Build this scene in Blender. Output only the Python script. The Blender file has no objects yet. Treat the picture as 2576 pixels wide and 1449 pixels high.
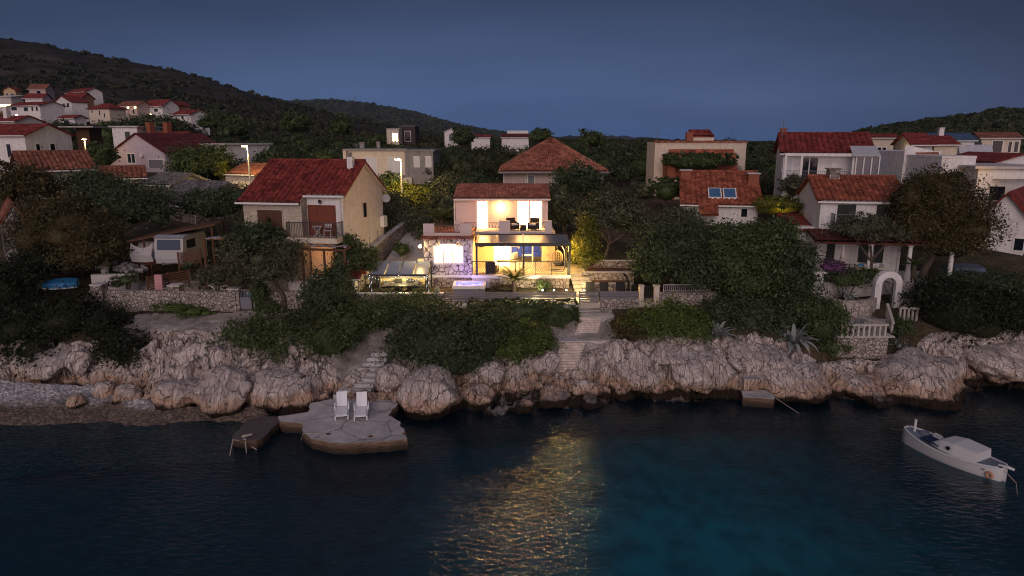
import bpy, bmesh, math, random
import numpy as np
from mathutils import Vector, Matrix
R = math.radians
scene = bpy.context.scene
COL = scene.collection
rnd = random.Random(7)

# ------------------------------------------------------------------ camera
CAMZ, PITCH, FPX = 14.5, R(12.3), 1717.3
cam = bpy.data.objects.new('camera', bpy.data.cameras.new('camera'))
COL.objects.link(cam)
cam.location = (0, 0, CAMZ)
cam.rotation_euler = (math.pi / 2 - PITCH, 0, 0)
cam.data.sensor_width = 36
cam.data.lens = 24.0
cam.data.clip_start = 0.2
cam.data.clip_end = 30000
scene.camera = cam

def px(u, v, Y=None, z=None):
    """point of the place seen at (u, v) of the 2576 x 1449 photograph, at distance Y or height z"""
    xc, yc = (u - 1288) / FPX, (724.5 - v) / FPX
    d = Vector((xc, math.cos(PITCH) + yc * math.sin(PITCH), -math.sin(PITCH) + yc * math.cos(PITCH)))
    t = Y / d.y if Y is not None else (z - CAMZ) / d.z
    return Vector((0, 0, CAMZ)) + d * t

# ------------------------------------------------------------------ noise (numpy)
def _h(i, j, k, s):
    n = (i * 374761393 + j * 668265263 + k * 1442695041 + s * 974634777) & 0xffffffff
    n = ((n ^ (n >> 13)) * 1274126177) & 0xffffffff
    n = (n ^ (n >> 16)) & 0xffffffff
    return n / 4294967295.0

def vn(x, y, z=0.0, s=0):
    x, y, z = np.broadcast_arrays(np.asarray(x, float), np.asarray(y, float), np.asarray(z, float))
    i, j, k = np.floor(x).astype(np.int64), np.floor(y).astype(np.int64), np.floor(z).astype(np.int64)
    f, g, h = x - i, y - j, z - k
    f, g, h = f * f * (3 - 2 * f), g * g * (3 - 2 * g), h * h * (3 - 2 * h)
    def L(a, b, t): return a + (b - a) * t
    c = [[[_h(i + a, j + b, k + d, s) for d in (0, 1)] for b in (0, 1)] for a in (0, 1)]
    return L(L(L(c[0][0][0], c[1][0][0], f), L(c[0][1][0], c[1][1][0], f), g),
             L(L(c[0][0][1], c[1][0][1], f), L(c[0][1][1], c[1][1][1], f), g), h)

def fbm(x, y, z=0.0, o=4, s=0):
    a, r, n = 1.0, 0.0, 0.0
    for q in range(o):
        r = r + a * vn(x * 2 ** q, y * 2 ** q, np.asarray(z) * 2 ** q, s + q)
        n += a
        a *= 0.5
    return r / n

def ridged(x, y, z=0.0, o=4, s=0):
    a, r, n = 1.0, 0.0, 0.0
    for q in range(o):
        r = r + a * (1 - np.abs(2 * vn(x * 2 ** q, y * 2 ** q, np.asarray(z) * 2 ** q, s + q) - 1))
        n += a
        a *= 0.5
    return r / n

def voro(x, y, s=0):
    x, y = np.broadcast_arrays(np.asarray(x, float), np.asarray(y, float))
    i, j = np.floor(x).astype(np.int64), np.floor(y).astype(np.int64)
    f1 = np.full(x.shape, 9.0); f2 = np.full(x.shape, 9.0); cid = np.zeros(x.shape); tilt = np.zeros(x.shape)
    for a in (-1, 0, 1):
        for b in (-1, 0, 1):
            qx = i + a + _h(i + a, j + b, 0, s); qy = j + b + _h(i + a, j + b, 1, s)
            d = np.hypot(qx - x, qy - y); c = _h(i + a, j + b, 2, s)
            near = d < f1; tw = (qx - x) * (_h(i + a, j + b, 3, s) - .5) * 2 + (qy - y) * (_h(i + a, j + b, 4, s) - .5) * 2; tilt = np.where(near, tw, tilt)
            f2 = np.where(near, f1, np.minimum(f2, d))
            cid = np.where(near, c, cid)
            f1 = np.where(near, d, f1)
    return f1, f2, cid, tilt

def sstep(a, b, x):
    t = np.clip((np.asarray(x, float) - a) / (b - a), 0, 1)
    return t * t * (3 - 2 * t)

# ------------------------------------------------------------------ materials
class NT:
    def __init__(s, m):
        m.use_nodes = True
        s.t = m.node_tree; s.n = s.t.nodes; s.l = s.t.links
    def add(s, kind, **kw):
        n = s.n.new(kind)
        for k, v in kw.items():
            if k.startswith('i_'):
                n.inputs[k[2:].replace('_', ' ')].default_value = v
            else:
                setattr(n, k, v)
        return n
    def link(s, a, b): s.l.new(a, b)

def ramp(nt, fac, stops):
    r = nt.add('ShaderNodeValToRGB')
    e = r.color_ramp.elements
    while len(e) < len(stops): e.new(0.5)
    for q, (p, c) in enumerate(stops):
        e[q].position = p
        e[q].color = (c[0], c[1], c[2], 1) if len(c) > 2 else (c[0], c[0], c[0], 1)
    nt.link(fac, r.inputs[0])
    return r.outputs[0]

def sc(c, f): return tuple(min(1, x * f) for x in c[:3])

_M = {}
def mat(name, col, rough=0.75, var=0.18, scale=2.0, bump=0.15, bscale=18.0, metal=0.0, spec=0.3, stain=0.0, emis=None, es=1.0):
    if name in _M: return _M[name]
    m = bpy.data.materials.new(name); nt = NT(m); b = nt.n['Principled BSDF']
    tc = nt.add('ShaderNodeTexCoord')
    no = nt.add('ShaderNodeTexNoise', i_Scale=scale, i_Detail=6.0, i_Roughness=0.65)
    nt.link(tc.outputs['Object'], no.inputs['Vector'])
    stops = [(0.25, sc(col, 1 - var)), (0.75, sc(col, 1 + var))]
    c = ramp(nt, no.outputs[0], stops)
    if stain:
        mp = nt.add('ShaderNodeMapping'); mp.inputs['Scale'].default_value = (3, 3, 0.35)
        nt.link(tc.outputs['Object'], mp.inputs[0])
        n2 = nt.add('ShaderNodeTexNoise', i_Scale=1.2, i_Detail=5.0)
        nt.link(mp.outputs[0], n2.inputs['Vector'])
        f = ramp(nt, n2.outputs[0], [(0.48, (0,)), (0.75, (stain,))])
        mx = nt.add('ShaderNodeMix', data_type='RGBA')
        nt.link(f, mx.inputs[0]); nt.link(c, mx.inputs[6])
        mx.inputs[7].default_value = (*sc(col, 0.45), 1)
        c = mx.outputs[2]
    nt.link(c, b.inputs['Base Color'])
    b.inputs['Roughness'].default_value = rough
    b.inputs['Metallic'].default_value = metal
    b.inputs['Specular IOR Level'].default_value = spec
    if bump:
        n3 = nt.add('ShaderNodeTexNoise', i_Scale=bscale, i_Detail=4.0)
        nt.link(tc.outputs['Object'], n3.inputs['Vector'])
        bp = nt.add('ShaderNodeBump', i_Strength=bump, i_Distance=0.05)
        nt.link(n3.outputs[0], bp.inputs['Height']); nt.link(bp.outputs[0], b.inputs['Normal'])
    if emis:
        b.inputs['Emission Color'].default_value = (*emis, 1); b.inputs['Emission Strength'].default_value = es
    _M[name] = m
    return m

def emit(name, col, strength):
    if name in _M: return _M[name]
    m = bpy.data.materials.new(name); nt = NT(m); b = nt.n['Principled BSDF']
    b.inputs['Base Color'].default_value = (*sc(col, 0.6), 1)
    b.inputs['Emission Color'].default_value = (*col, 1)
    b.inputs['Emission Strength'].default_value = strength
    _M[name] = m
    return m

def glassy(name, col, rough=0.08):
    return mat(name, col, rough=rough, var=0.1, bump=0, spec=0.6)

def crazy(name, a, b_, mortar, scale=2.2, line=0.045, bump=0.6, squash=1.0):
    """irregular stones in mortar"""
    if name in _M: return _M[name]
    m = bpy.data.materials.new(name); nt = NT(m); b = nt.n['Principled BSDF']
    tc = nt.add('ShaderNodeTexCoord')
    mp = nt.add('ShaderNodeMapping'); mp.inputs['Scale'].default_value = (1, 1, squash)
    nt.link(tc.outputs['Object'], mp.inputs[0])
    ns = nt.add('ShaderNodeTexNoise', i_Scale=1.7, i_Detail=2.0)
    nt.link(mp.outputs[0], ns.inputs['Vector'])
    mad = nt.add('ShaderNodeVectorMath', operation='MULTIPLY_ADD')
    mad.inputs[1].default_value = (0.25, 0.25, 0.25)
    nt.link(ns.outputs['Color'], mad.inputs[0]); nt.link(mp.outputs[0], mad.inputs[2])
    v1 = nt.add('ShaderNodeTexVoronoi', feature='F1', i_Scale=scale)
    v2 = nt.add('ShaderNodeTexVoronoi', feature='DISTANCE_TO_EDGE', i_Scale=scale)
    nt.link(mad.outputs[0], v1.inputs['Vector']); nt.link(mad.outputs[0], v2.inputs['Vector'])
    sep = nt.add('ShaderNodeSeparateColor'); nt.link(v1.outputs['Color'], sep.inputs[0])
    mid = tuple((p + q) / 2 for p, q in zip(a, b_))
    c = ramp(nt, sep.outputs[0], [(0.05, a), (0.5, mid), (0.95, b_)])
    fine = nt.add('ShaderNodeTexNoise', i_Scale=14.0, i_Detail=5.0)
    nt.link(tc.outputs['Object'], fine.inputs['Vector'])
    fr = ramp(nt, fine.outputs[0], [(0.3, (0.72,)), (0.7, (1.12,))])
    mu = nt.add('ShaderNodeMix', data_type='RGBA', blend_type='MULTIPLY'); mu.inputs[0].default_value = 1
    nt.link(c, mu.inputs[6]); nt.link(fr, mu.inputs[7])
    ln = ramp(nt, v2.outputs['Distance'], [(line * 0.45, (0,)), (line, (1,))])
    mx = nt.add('ShaderNodeMix', data_type='RGBA')
    nt.link(ln, mx.inputs[0]); mx.inputs[6].default_value = (*mortar, 1); nt.link(mu.outputs[2], mx.inputs[7])
    nt.link(mx.outputs[2], b.inputs['Base Color'])
    b.inputs['Roughness'].default_value = 0.85; b.inputs['Specular IOR Level'].default_value = 0.2
    hr = ramp(nt, v2.outputs['Distance'], [(0, (0,)), (line * 3, (1,))])
    ad = nt.add('ShaderNodeMath', operation='MULTIPLY_ADD'); ad.inputs[1].default_value = 0.25
    nt.link(fine.outputs[0], ad.inputs[0]); nt.link(hr, ad.inputs[2])
    bp = nt.add('ShaderNodeBump', i_Strength=bump, i_Distance=0.08)
    nt.link(ad.outputs[0], bp.inputs['Height']); nt.link(bp.outputs[0], b.inputs['Normal'])
    _M[name] = m
    return m

def ashlar(name, a, b_, mortar, scale=1.0):
    if name in _M: return _M[name]
    m = bpy.data.materials.new(name); nt = NT(m); b = nt.n['Principled BSDF']
    tc = nt.add('ShaderNodeTexCoord'); se = nt.add('ShaderNodeSeparateXYZ'); cb = nt.add('ShaderNodeCombineXYZ')
    nt.link(tc.outputs['Object'], se.inputs[0])
    ad = nt.add('ShaderNodeMath', operation='ADD'); nt.link(se.outputs[0], ad.inputs[0]); nt.link(se.outputs[1], ad.inputs[1])
    nt.link(ad.outputs[0], cb.inputs[0]); nt.link(se.outputs[2], cb.inputs[1])
    br = nt.add('ShaderNodeTexBrick', i_Scale=scale, i_Mortar_Size=0.012, offset=0.4, squash=0.7)
    br.inputs['Color1'].default_value = (*a, 1); br.inputs['Color2'].default_value = (*b_, 1); br.inputs['Mortar'].default_value = (*mortar, 1)
    br.inputs['Brick Width'].default_value = 0.55; br.inputs['Row Height'].default_value = 0.24
    nt.link(cb.outputs[0], br.inputs['Vector'])
    no = nt.add('ShaderNodeTexNoise', i_Scale=9.0, i_Detail=5.0); nt.link(tc.outputs['Object'], no.inputs['Vector'])
    f = ramp(nt, no.outputs[0], [(0.3, (0.78,)), (0.7, (1.08,))])
    mu = nt.add('ShaderNodeMix', data_type='RGBA', blend_type='MULTIPLY'); mu.inputs[0].default_value = 1
    nt.link(br.outputs[0], mu.inputs[6]); nt.link(f, mu.inputs[7]); nt.link(mu.outputs[2], b.inputs['Base Color'])
    b.inputs['Roughness'].default_value = 0.9
    bp = nt.add('ShaderNodeBump', i_Strength=0.4, i_Distance=0.04); nt.link(no.outputs[0], bp.inputs['Height']); nt.link(bp.outputs[0], b.inputs['Normal'])
    _M[name] = m
    return m

def tile(name, a, b_, var=0.42):
    """clay tiles: one colour per small cell, weathered"""
    if name in _M: return _M[name]
    m = bpy.data.materials.new(name); nt = NT(m); b = nt.n['Principled BSDF']
    tc = nt.add('ShaderNodeTexCoord')
    v = nt.add('ShaderNodeTexVoronoi', i_Scale=3.2); nt.link(tc.outputs['Object'], v.inputs['Vector'])
    se = nt.add('ShaderNodeSeparateColor'); nt.link(v.outputs['Color'], se.inputs[0])
    c = ramp(nt, se.outputs[0], [(0.0, sc(a, .75)), (.5, tuple((p + q) / 2 for p, q in zip(a, b_))), (1.0, sc(b_, 1.15))])
    no = nt.add('ShaderNodeTexNoise', i_Scale=0.9, i_Detail=7.0, i_Roughness=0.7); nt.link(tc.outputs['Object'], no.inputs['Vector'])
    f = ramp(nt, no.outputs[0], [(0.3, (1 - var,)), (0.7, (1 + var,))])
    mu = nt.add('ShaderNodeMix', data_type='RGBA', blend_type='MULTIPLY'); mu.inputs[0].default_value = 1
    nt.link(c, mu.inputs[6]); nt.link(f, mu.inputs[7]); nt.link(mu.outputs[2], b.inputs['Base Color'])
    b.inputs['Roughness'].default_value = 0.8; b.inputs['Specular IOR Level'].default_value = 0.2
    _M[name] = m
    return m

def leaf(name, a, b_, c=None, trans=0.25):
    """foliage: each leaf its own shade, drifting tone through the crown"""
    if name in _M: return _M[name]
    m = bpy.data.materials.new(name); nt = NT(m); b = nt.n['Principled BSDF']
    g = nt.add('ShaderNodeNewGeometry'); tc = nt.add('ShaderNodeTexCoord')
    no = nt.add('ShaderNodeTexNoise', i_Scale=0.8, i_Detail=4.0); nt.link(tc.outputs['Object'], no.inputs['Vector'])
    ad = nt.add('ShaderNodeMath', operation='MULTIPLY_ADD'); ad.inputs[1].default_value = 0.5
    ad2 = nt.add('ShaderNodeMath', operation='MULTIPLY'); ad2.inputs[1].default_value = 0.55
    nt.link(no.outputs[0], ad2.inputs[0]); nt.link(g.outputs['Random Per Island'], ad.inputs[0]); nt.link(ad2.outputs[0], ad.inputs[2])
    col = ramp(nt, ad.outputs[0], [(0.15, a), (0.6, b_), (0.95, c or sc(b_, 1.5))])
    nt.link(col, b.inputs['Base Color'])
    b.inputs['Roughness'].default_value = 0.6; b.inputs['Specular IOR Level'].default_value = 0.25
    tr = nt.add('ShaderNodeBsdfTranslucent'); nt.link(col, tr.inputs[0])
    mx = nt.add('ShaderNodeMixShader'); mx.inputs[0].default_value = trans
    nt.link(b.outputs[0], mx.inputs[1]); nt.link(tr.outputs[0], mx.inputs[2])
    nt.link(mx.outputs[0], nt.n['Material Output'].inputs[0])
    _M[name] = m
    return m

# ------------------------------------------------------------------ objects
WL = {}      # world offset of every root built in place
def tag(o, label=None, cat=None, group=None, kind=None):
    if label: o['label'] = label
    if cat: o['category'] = cat
    if group: o['group'] = group
    if kind: o['kind'] = kind
    return o

def thing(name, label, cat, loc=(0, 0, 0), rz=0.0, group=None, local=False):
    o = bpy.data.objects.new(name, None); COL.objects.link(o)
    o.empty_display_size = 0.3
    o.location = loc; o.rotation_euler = (0, 0, rz)
    WL[o.name] = Vector((0, 0, 0)) if local else Vector(loc)
    return tag(o, label, cat, group)

def kids(o): return [c for c in COL.objects if c.parent == o]

def copy_tree(o, label=None, loc=None, rz=None, parent=None):
    c = o.copy(); COL.objects.link(c)
    if parent: c.parent = parent
    if label: c['label'] = label
    if loc is not None: c.location = loc
    if rz is not None: c.rotation_euler = (0, 0, rz)
    for ch in list(o.children): copy_tree(ch, parent=c)
    return c

def link_mesh(me, name, m, parent=None, off=None, smooth=False):
    o = bpy.data.objects.new(name, me); COL.objects.link(o)
    if m: me.materials.append(m)
    if smooth: me.shade_smooth()
    if parent: o.parent = parent
    elif off is not None: o.location = off
    WL[o.name] = Vector(off) if off is not None else Vector((0, 0, 0))
    return o

def np_mesh(V, Q, name, m, parent=None, smooth=False, at=None):
    """mesh from numpy: V (n,3), Q (k,3|4); in place, origin at the base"""
    V = np.asarray(V, float)
    if parent is not None: off = WL.get(parent.name, Vector((0, 0, 0)))
    elif at is not None: off = Vector(at)
    else: off = Vector(((V[:, 0].min() + V[:, 0].max()) / 2, (V[:, 1].min() + V[:, 1].max()) / 2, V[:, 2].min()))
    W = V - np.array(off)
    me = bpy.data.meshes.new(name)
    me.vertices.add(len(W)); me.vertices.foreach_set('co', W.astype(np.float32).ravel())
    Q = np.asarray(Q, np.int32); n, k = Q.shape
    me.loops.add(n * k); me.loops.foreach_set('vertex_index', Q.ravel())
    me.polygons.add(n); me.polygons.foreach_set('loop_start', np.arange(0, n * k, k, dtype=np.int32))
    me.update(calc_edges=True)
    o = link_mesh(me, name, m, parent, off, smooth)
    return o

class MB:
    def __init__(s): s.v = []; s.f = []
    def _add(s, vs, fs):
        b = len(s.v); s.v += [tuple(p) for p in vs]; s.f += [tuple(b + i for i in q) for q in fs]
        return s
    def box(s, x0, x1, y0, y1, z0, z1, M=None):
        vs = [Vector((x, y, z)) for z in (z0, z1) for y in (y0, y1) for x in (x0, x1)]
        if M: vs = [M @ p for p in vs]
        return s._add(vs, [(0, 2, 3, 1), (4, 5, 7, 6), (0, 1, 5, 4), (2, 6, 7, 3), (0, 4, 6, 2), (1, 3, 7, 5)])
    def cbox(s, c, sx, sy, sz, rz=0, rx=0, ry=0):
        M = Matrix.Translation(c) @ Matrix.Rotation(rz, 4, 'Z') @ Matrix.Rotation(ry, 4, 'Y') @ Matrix.Rotation(rx, 4, 'X')
        return s.box(-sx / 2, sx / 2, -sy / 2, sy / 2, -sz / 2, sz / 2, M)
    def quad(s, a, b, c, d): return s._add([a, b, c, d], [(0, 1, 2, 3)])
    def ext(s, pts, vec):
        n = len(pts); vec = Vector(vec); pts = [Vector(p) for p in pts]
        return s._add(pts + [p + vec for p in pts], [tuple(range(n - 1, -1, -1)), tuple(range(n, 2 * n))] + [(i, (i + 1) % n, n + (i + 1) % n, n + i) for i in range(n)])
    def prism(s, pts, z0, z1): return s.ext([(p[0], p[1], z0) for p in pts], (0, 0, z1 - z0))
    def beam(s, a, b, w, h=None):
        """square bar from a to b"""
        a, b = Vector(a), Vector(b); d = b - a; L = d.length
        if L < 1e-6: return s
        q = d.to_track_quat('X', 'Z').to_matrix().to_4x4(); h = h or w
        return s.box(0, L, -w / 2, w / 2, -h / 2, h / 2, Matrix.Translation(a) @ q)
    def tube(s, pts, r, n=8, cap=True):
        pts = [Vector(p) for p in pts]; rs = r if isinstance(r, (list, tuple)) else [r] * len(pts)
        vs = []; prev = None
        for i, p in enumerate(pts):
            t = (pts[min(i + 1, len(pts) - 1)] - pts[max(i - 1, 0)])
            t = t.normalized() if t.length > 1e-9 else Vector((0, 0, 1))
            if prev is None:
                a = t.orthogonal().normalized()
            else:
                a = prev - t * prev.dot(t)
                a = a.normalized() if a.length > 1e-6 else t.orthogonal().normalized()
            prev = a; b = t.cross(a)
            vs += [p + (a * math.cos(q) + b * math.sin(q)) * rs[i] for q in (2 * math.pi * k / n for k in range(n))]
        fs = [(i * n + k, i * n + (k + 1) % n, (i + 1) * n + (k + 1) % n, (i + 1) * n + k) for i in range(len(pts) - 1) for k in range(n)]
        if cap: fs += [tuple(range(n - 1, -1, -1)), tuple(range((len(pts) - 1) * n, len(pts) * n))]
        return s._add(vs, fs)
    def cyl(s, c, r, z0, z1, n=16, r2=None):
        return s.tube([(c[0], c[1], z0), (c[0], c[1], z1)], [r, r if r2 is None else r2], n)
    def lathe(s, prof, c=(0, 0, 0), n=16):
        vs = [(c[0] + r * math.cos(2 * math.pi * k / n), c[1] + r * math.sin(2 * math.pi * k / n), c[2] + z) for r, z in prof for k in range(n)]
        fs = [(i * n + k, i * n + (k + 1) % n, (i + 1) * n + (k + 1) % n, (i + 1) * n + k) for i in range(len(prof) - 1) for k in range(n)]
        fs += [tuple(range(n - 1, -1, -1)), tuple(range((len(prof) - 1) * n, len(prof) * n))]
        return s._add(vs, fs)
    def ball(s, c, r, nu=12, nv=8):
        r = r if isinstance(r, (list, tuple)) else (r, r, r)
        vs = []
        for j in range(nv + 1):
            p = -math.pi / 2 + math.pi * j / nv
            for i in range(nu):
                a = 2 * math.pi * i / nu
                vs.append((c[0] + r[0] * math.cos(p) * math.cos(a), c[1] + r[1] * math.cos(p) * math.sin(a), c[2] + r[2] * math.sin(p)))
        return s._add(vs, [(j * nu + i, j * nu + (i + 1) % nu, (j + 1) * nu + (i + 1) % nu, (j + 1) * nu + i) for j in range(nv) for i in range(nu)])
    def loft(s, rows, close=False, caps=False):
        n = len(rows[0]); vs = [p for r in rows for p in r]
        m = n if close else n - 1
        fs = [(i * n + k, i * n + (k + 1) % n, (i + 1) * n + (k + 1) % n, (i + 1) * n + k) for i in range(len(rows) - 1) for k in range(m)]
        if caps: fs += [tuple(range(n - 1, -1, -1)), tuple(range((len(rows) - 1) * n, len(rows) * n))]
        return s._add(vs, fs)
    def rail(s, a, b, h, step=0.12, w=0.02, low=0.08, cap=0.045, posts=None):
        a, b = Vector(a), Vector(b); up = Vector((0, 0, h)); L = (b - a).length; n = max(1, int(L / step))
        s.beam(a + up, b + up, cap); s.beam(a + Vector((0, 0, low)), b + Vector((0, 0, low)), w * 1.2)
        for i in range(n + 1):
            p = a.lerp(b, i / n); s.beam(p + Vector((0, 0, low)), p + up, w)
        for i in range((posts or 0) + 1):
            p = a.lerp(b, i / max(1, posts or 1)); s.beam(p, p + up, cap)
        return s
    def build(s, name, m, parent=None, smooth=False, bevel=0, at=None):
        V = np.array(s.v)
        if parent is not None: off = WL.get(parent.name, Vector((0, 0, 0)))
        elif at is not None: off = Vector(at)
        else: off = Vector(((V[:, 0].min() + V[:, 0].max()) / 2, (V[:, 1].min() + V[:, 1].max()) / 2, V[:, 2].min()))
        me = bpy.data.meshes.new(name)
        me.from_pydata([tuple(p) for p in (V - np.array(off))], [], s.f)
        bm = bmesh.new(); bm.from_mesh(me)
        bmesh.ops.recalc_face_normals(bm, faces=bm.faces)
        if bevel: bmesh.ops.bevel(bm, geom=[e for e in bm.edges if len(e.link_faces) == 2 and e.calc_face_angle(0) > 0.5], offset=bevel, segments=2, affect='EDGES')
        bm.to_mesh(me); bm.free(); me.update()
        return link_mesh(me, name, m, parent, off, smooth)

def lamp(name, loc, watts, col, r=0.1, kind='POINT'):
    d = bpy.data.lights.new(name, kind); d.energy = watts; d.color = col
    if kind == 'POINT': d.shadow_soft_size = r
    o = bpy.data.objects.new(name, d); COL.objects.link(o); o.location = loc
    return o
WARM = (1.0, 0.60, 0.19)

# ------------------------------------------------------------------ the sky of the blue hour
w = bpy.data.worlds.new('World'); scene.world = w
nt = NT(w); bg = nt.n['Background']
tc = nt.add('ShaderNodeTexCoord'); se = nt.add('ShaderNodeSeparateXYZ'); nt.link(tc.outputs['Generated'], se.inputs[0])
front = ramp(nt, se.outputs[2], [(0.0, (0.061, 0.128, 0.285)), (0.06, (0.054, 0.113, 0.258)), (0.13, (0.035, 0.071, 0.172)), (0.20, (0.019, 0.036, 0.098)), (0.38, (0.022, 0.036, 0.09)), (0.75, (0.19, 0.215, 0.33))])
# darker away from the middle of the view's horizon, with the last afterglow in the west behind the camera
az = nt.add('ShaderNodeVectorMath', operation='DOT_PRODUCT'); az.inputs[1].default_value = (-0.06, 0.998, 0.0)
nt.link(tc.outputs['Generated'], az.inputs[0])
fz = ramp(nt, az.outputs['Value'], [(0.68, (0.34,)), (0.99, (1.0,))])
mu = nt.add('ShaderNodeMix', data_type='RGBA', blend_type='MULTIPLY'); mu.inputs[0].default_value = 1
nt.link(front, mu.inputs[6]); nt.link(fz, mu.inputs[7])
# thin cloud streaks
mpw = nt.add('ShaderNodeMapping'); mpw.inputs['Scale'].default_value = (1.2, 1.2, 6.0); nt.link(tc.outputs['Generated'], mpw.inputs[0])
nz = nt.add('ShaderNodeTexNoise', i_Scale=1.8, i_Detail=5.0, i_Roughness=0.5); nt.link(mpw.outputs[0], nz.inputs['Vector'])
cl = ramp(nt, nz.outputs[0], [(0.35, (0.80, 0.83, 0.88)), (0.7, (1.18, 1.11, 1.07))])
mu2 = nt.add('ShaderNodeMix', data_type='RGBA', blend_type='MULTIPLY'); mu2.inputs[0].default_value = 1
nt.link(mu.outputs[2], mu2.inputs[6]); nt.link(cl, mu2.inputs[7])
glow = nt.add('ShaderNodeVectorMath', operation='DOT_PRODUCT'); glow.inputs[1].default_value = (-0.12, -0.96, 0.26)
nt.link(tc.outputs['Generated'], glow.inputs[0])
gl = ramp(nt, glow.outputs['Value'], [(0.1, (0, 0, 0)), (0.55, (0.10, 0.082, 0.11)), (1.0, (0.80, 0.58, 0.56))])
ad = nt.add('ShaderNodeMix', data_type='RGBA', blend_type='ADD'); ad.inputs[0].default_value = 1
nt.link(mu2.outputs[2], ad.inputs[6]); nt.link(gl, ad.inputs[7])
sky = nt.add('ShaderNodeTexSky', sky_type='NISHITA'); sky.sun_disc = False; sky.sun_elevation = R(1.0); sky.sun_rotation = R(187)
sk = nt.add('ShaderNodeMix', data_type='RGBA', blend_type='ADD'); sk.inputs[0].default_value = 0.012
nt.link(ad.outputs[2], sk.inputs[6]); nt.link(sky.outputs[0], sk.inputs[7])
nt.link(sk.outputs[2], bg.inputs[0]); bg.inputs[1].default_value = 1.0
sun = bpy.data.lights.new('afterglow', 'SUN'); sun.energy = 0.7; sun.angle = R(32); sun.color = (1.0, 0.84, 0.78)
so = bpy.data.objects.new('afterglow', sun); COL.objects.link(so)
so.rotation_euler = Vector((0.12, 0.96, -0.34)).to_track_quat('-Z', 'Y').to_euler()

vs = scene.view_settings
vs.view_transform = 'Standard'; vs.look = 'None'; vs.gamma = 1; vs.exposure = 0
scene.render.engine = 'CYCLES'
cy = scene.cycles
cy.use_denoising = True; cy.filter_width = 1.1
cy.max_bounces = 6; cy.diffuse_bounces = 3; cy.glossy_bounces = 3; cy.transmission_bounces = 3; cy.transparent_max_bounces = 8; cy.volume_bounces = 0
cy.caustics_reflective = False; cy.caustics_refractive = False
cy.sample_clamp_indirect = 4.0

# shared palette
WHITE = mat('white_render', (0.72, 0.70, 0.70), stain=0.35)
CREAM = mat('cream_render', (0.62, 0.54, 0.44), stain=0.15)
PINK = mat('pink_render', (0.50, 0.39, 0.37), stain=0.15)
LILAC = mat('lilac_render', (0.50, 0.43, 0.50), stain=0.2)
GREY = mat('grey_cement', (0.24, 0.23, 0.23), stain=0.4, var=0.25)
CONC = mat('pale_concrete', (0.50, 0.47, 0.46), var=0.25, scale=1.3, stain=0.2)
TRIM = mat('white_trim', (0.72, 0.70, 0.68), var=0.06, rough=0.5)
DARKM = mat('anthracite_metal', (0.035, 0.036, 0.042), rough=0.45, var=0.1, metal=0.3)
GREYM = mat('slate_grey_metal', (0.17, 0.17, 0.20), rough=0.5, var=0.1)
BLACK = mat('black_fabric', (0.012, 0.012, 0.014), rough=0.8)
WOOD = mat('brown_wood', (0.10, 0.045, 0.025), rough=0.7, var=0.35, scale=5)
REDWOOD = mat('red_brown_wood', (0.17, 0.045, 0.025), rough=0.6, var=0.2, scale=4)
PALEWOOD = mat('weathered_boards', (0.56, 0.48, 0.44), rough=0.85, var=0.4, scale=4)
GLASS = glassy('dark_window_glass', (0.012, 0.016, 0.024))
SHUT = mat('white_shutter', (0.58, 0.58, 0.62), rough=0.6, var=0.05)
BSHUT = mat('brown_shutter', (0.085, 0.035, 0.022), rough=0.6, var=0.15)
GSHUT = mat('dark_green_shutter', (0.012, 0.02, 0.018), rough=0.5)
LIT = emit('warm_lit_glass', (1.0, 0.52, 0.17), 40)
LITW = emit('warm_lit_kitchen_glass', (1.0, 0.56, 0.20), 15)
BULB = emit('warm_bulb', (1.0, 0.66, 0.24), 60)
RTILE = tile('red_roof_tiles', (0.15, 0.026, 0.024), (0.24, 0.048, 0.038), .4)
OTILE = tile('orange_roof_tiles', (0.21, 0.062, 0.036), (0.33, 0.105, 0.06))
PTILE = tile('old_pink_tiles', (0.26, 0.095, 0.062), (0.38, 0.155, 0.105))
BTILE = tile('old_brown_tiles', (0.17, 0.065, 0.045), (0.26, 0.105, 0.07), 0.4)
SLATE = tile('grey_slabs', (0.10, 0.095, 0.10), (0.17, 0.16, 0.165), 0.35)
BRICK = mat('red_brick', (0.26, 0.085, 0.05), var=0.3, scale=9)
STONE = crazy('rubble_wall', (0.29, 0.245, 0.22), (0.50, 0.44, 0.40), (0.07, 0.058, 0.052), 4.4, 0.075)
STONE2 = crazy('brown_rubble_wall', (0.30, 0.235, 0.19), (0.48, 0.40, 0.33), (0.05, 0.04, 0.034), 3.6, 0.06)
CLAD = crazy('pale_stone_cladding', (0.54, 0.48, 0.48), (0.72, 0.65, 0.64), (0.05, 0.042, 0.045), 2.7, 0.065, 0.5)
LIME = ashlar('limestone_blocks', (0.44, 0.375, 0.30), (0.55, 0.48, 0.39), (0.36, 0.30, 0.24))
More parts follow.
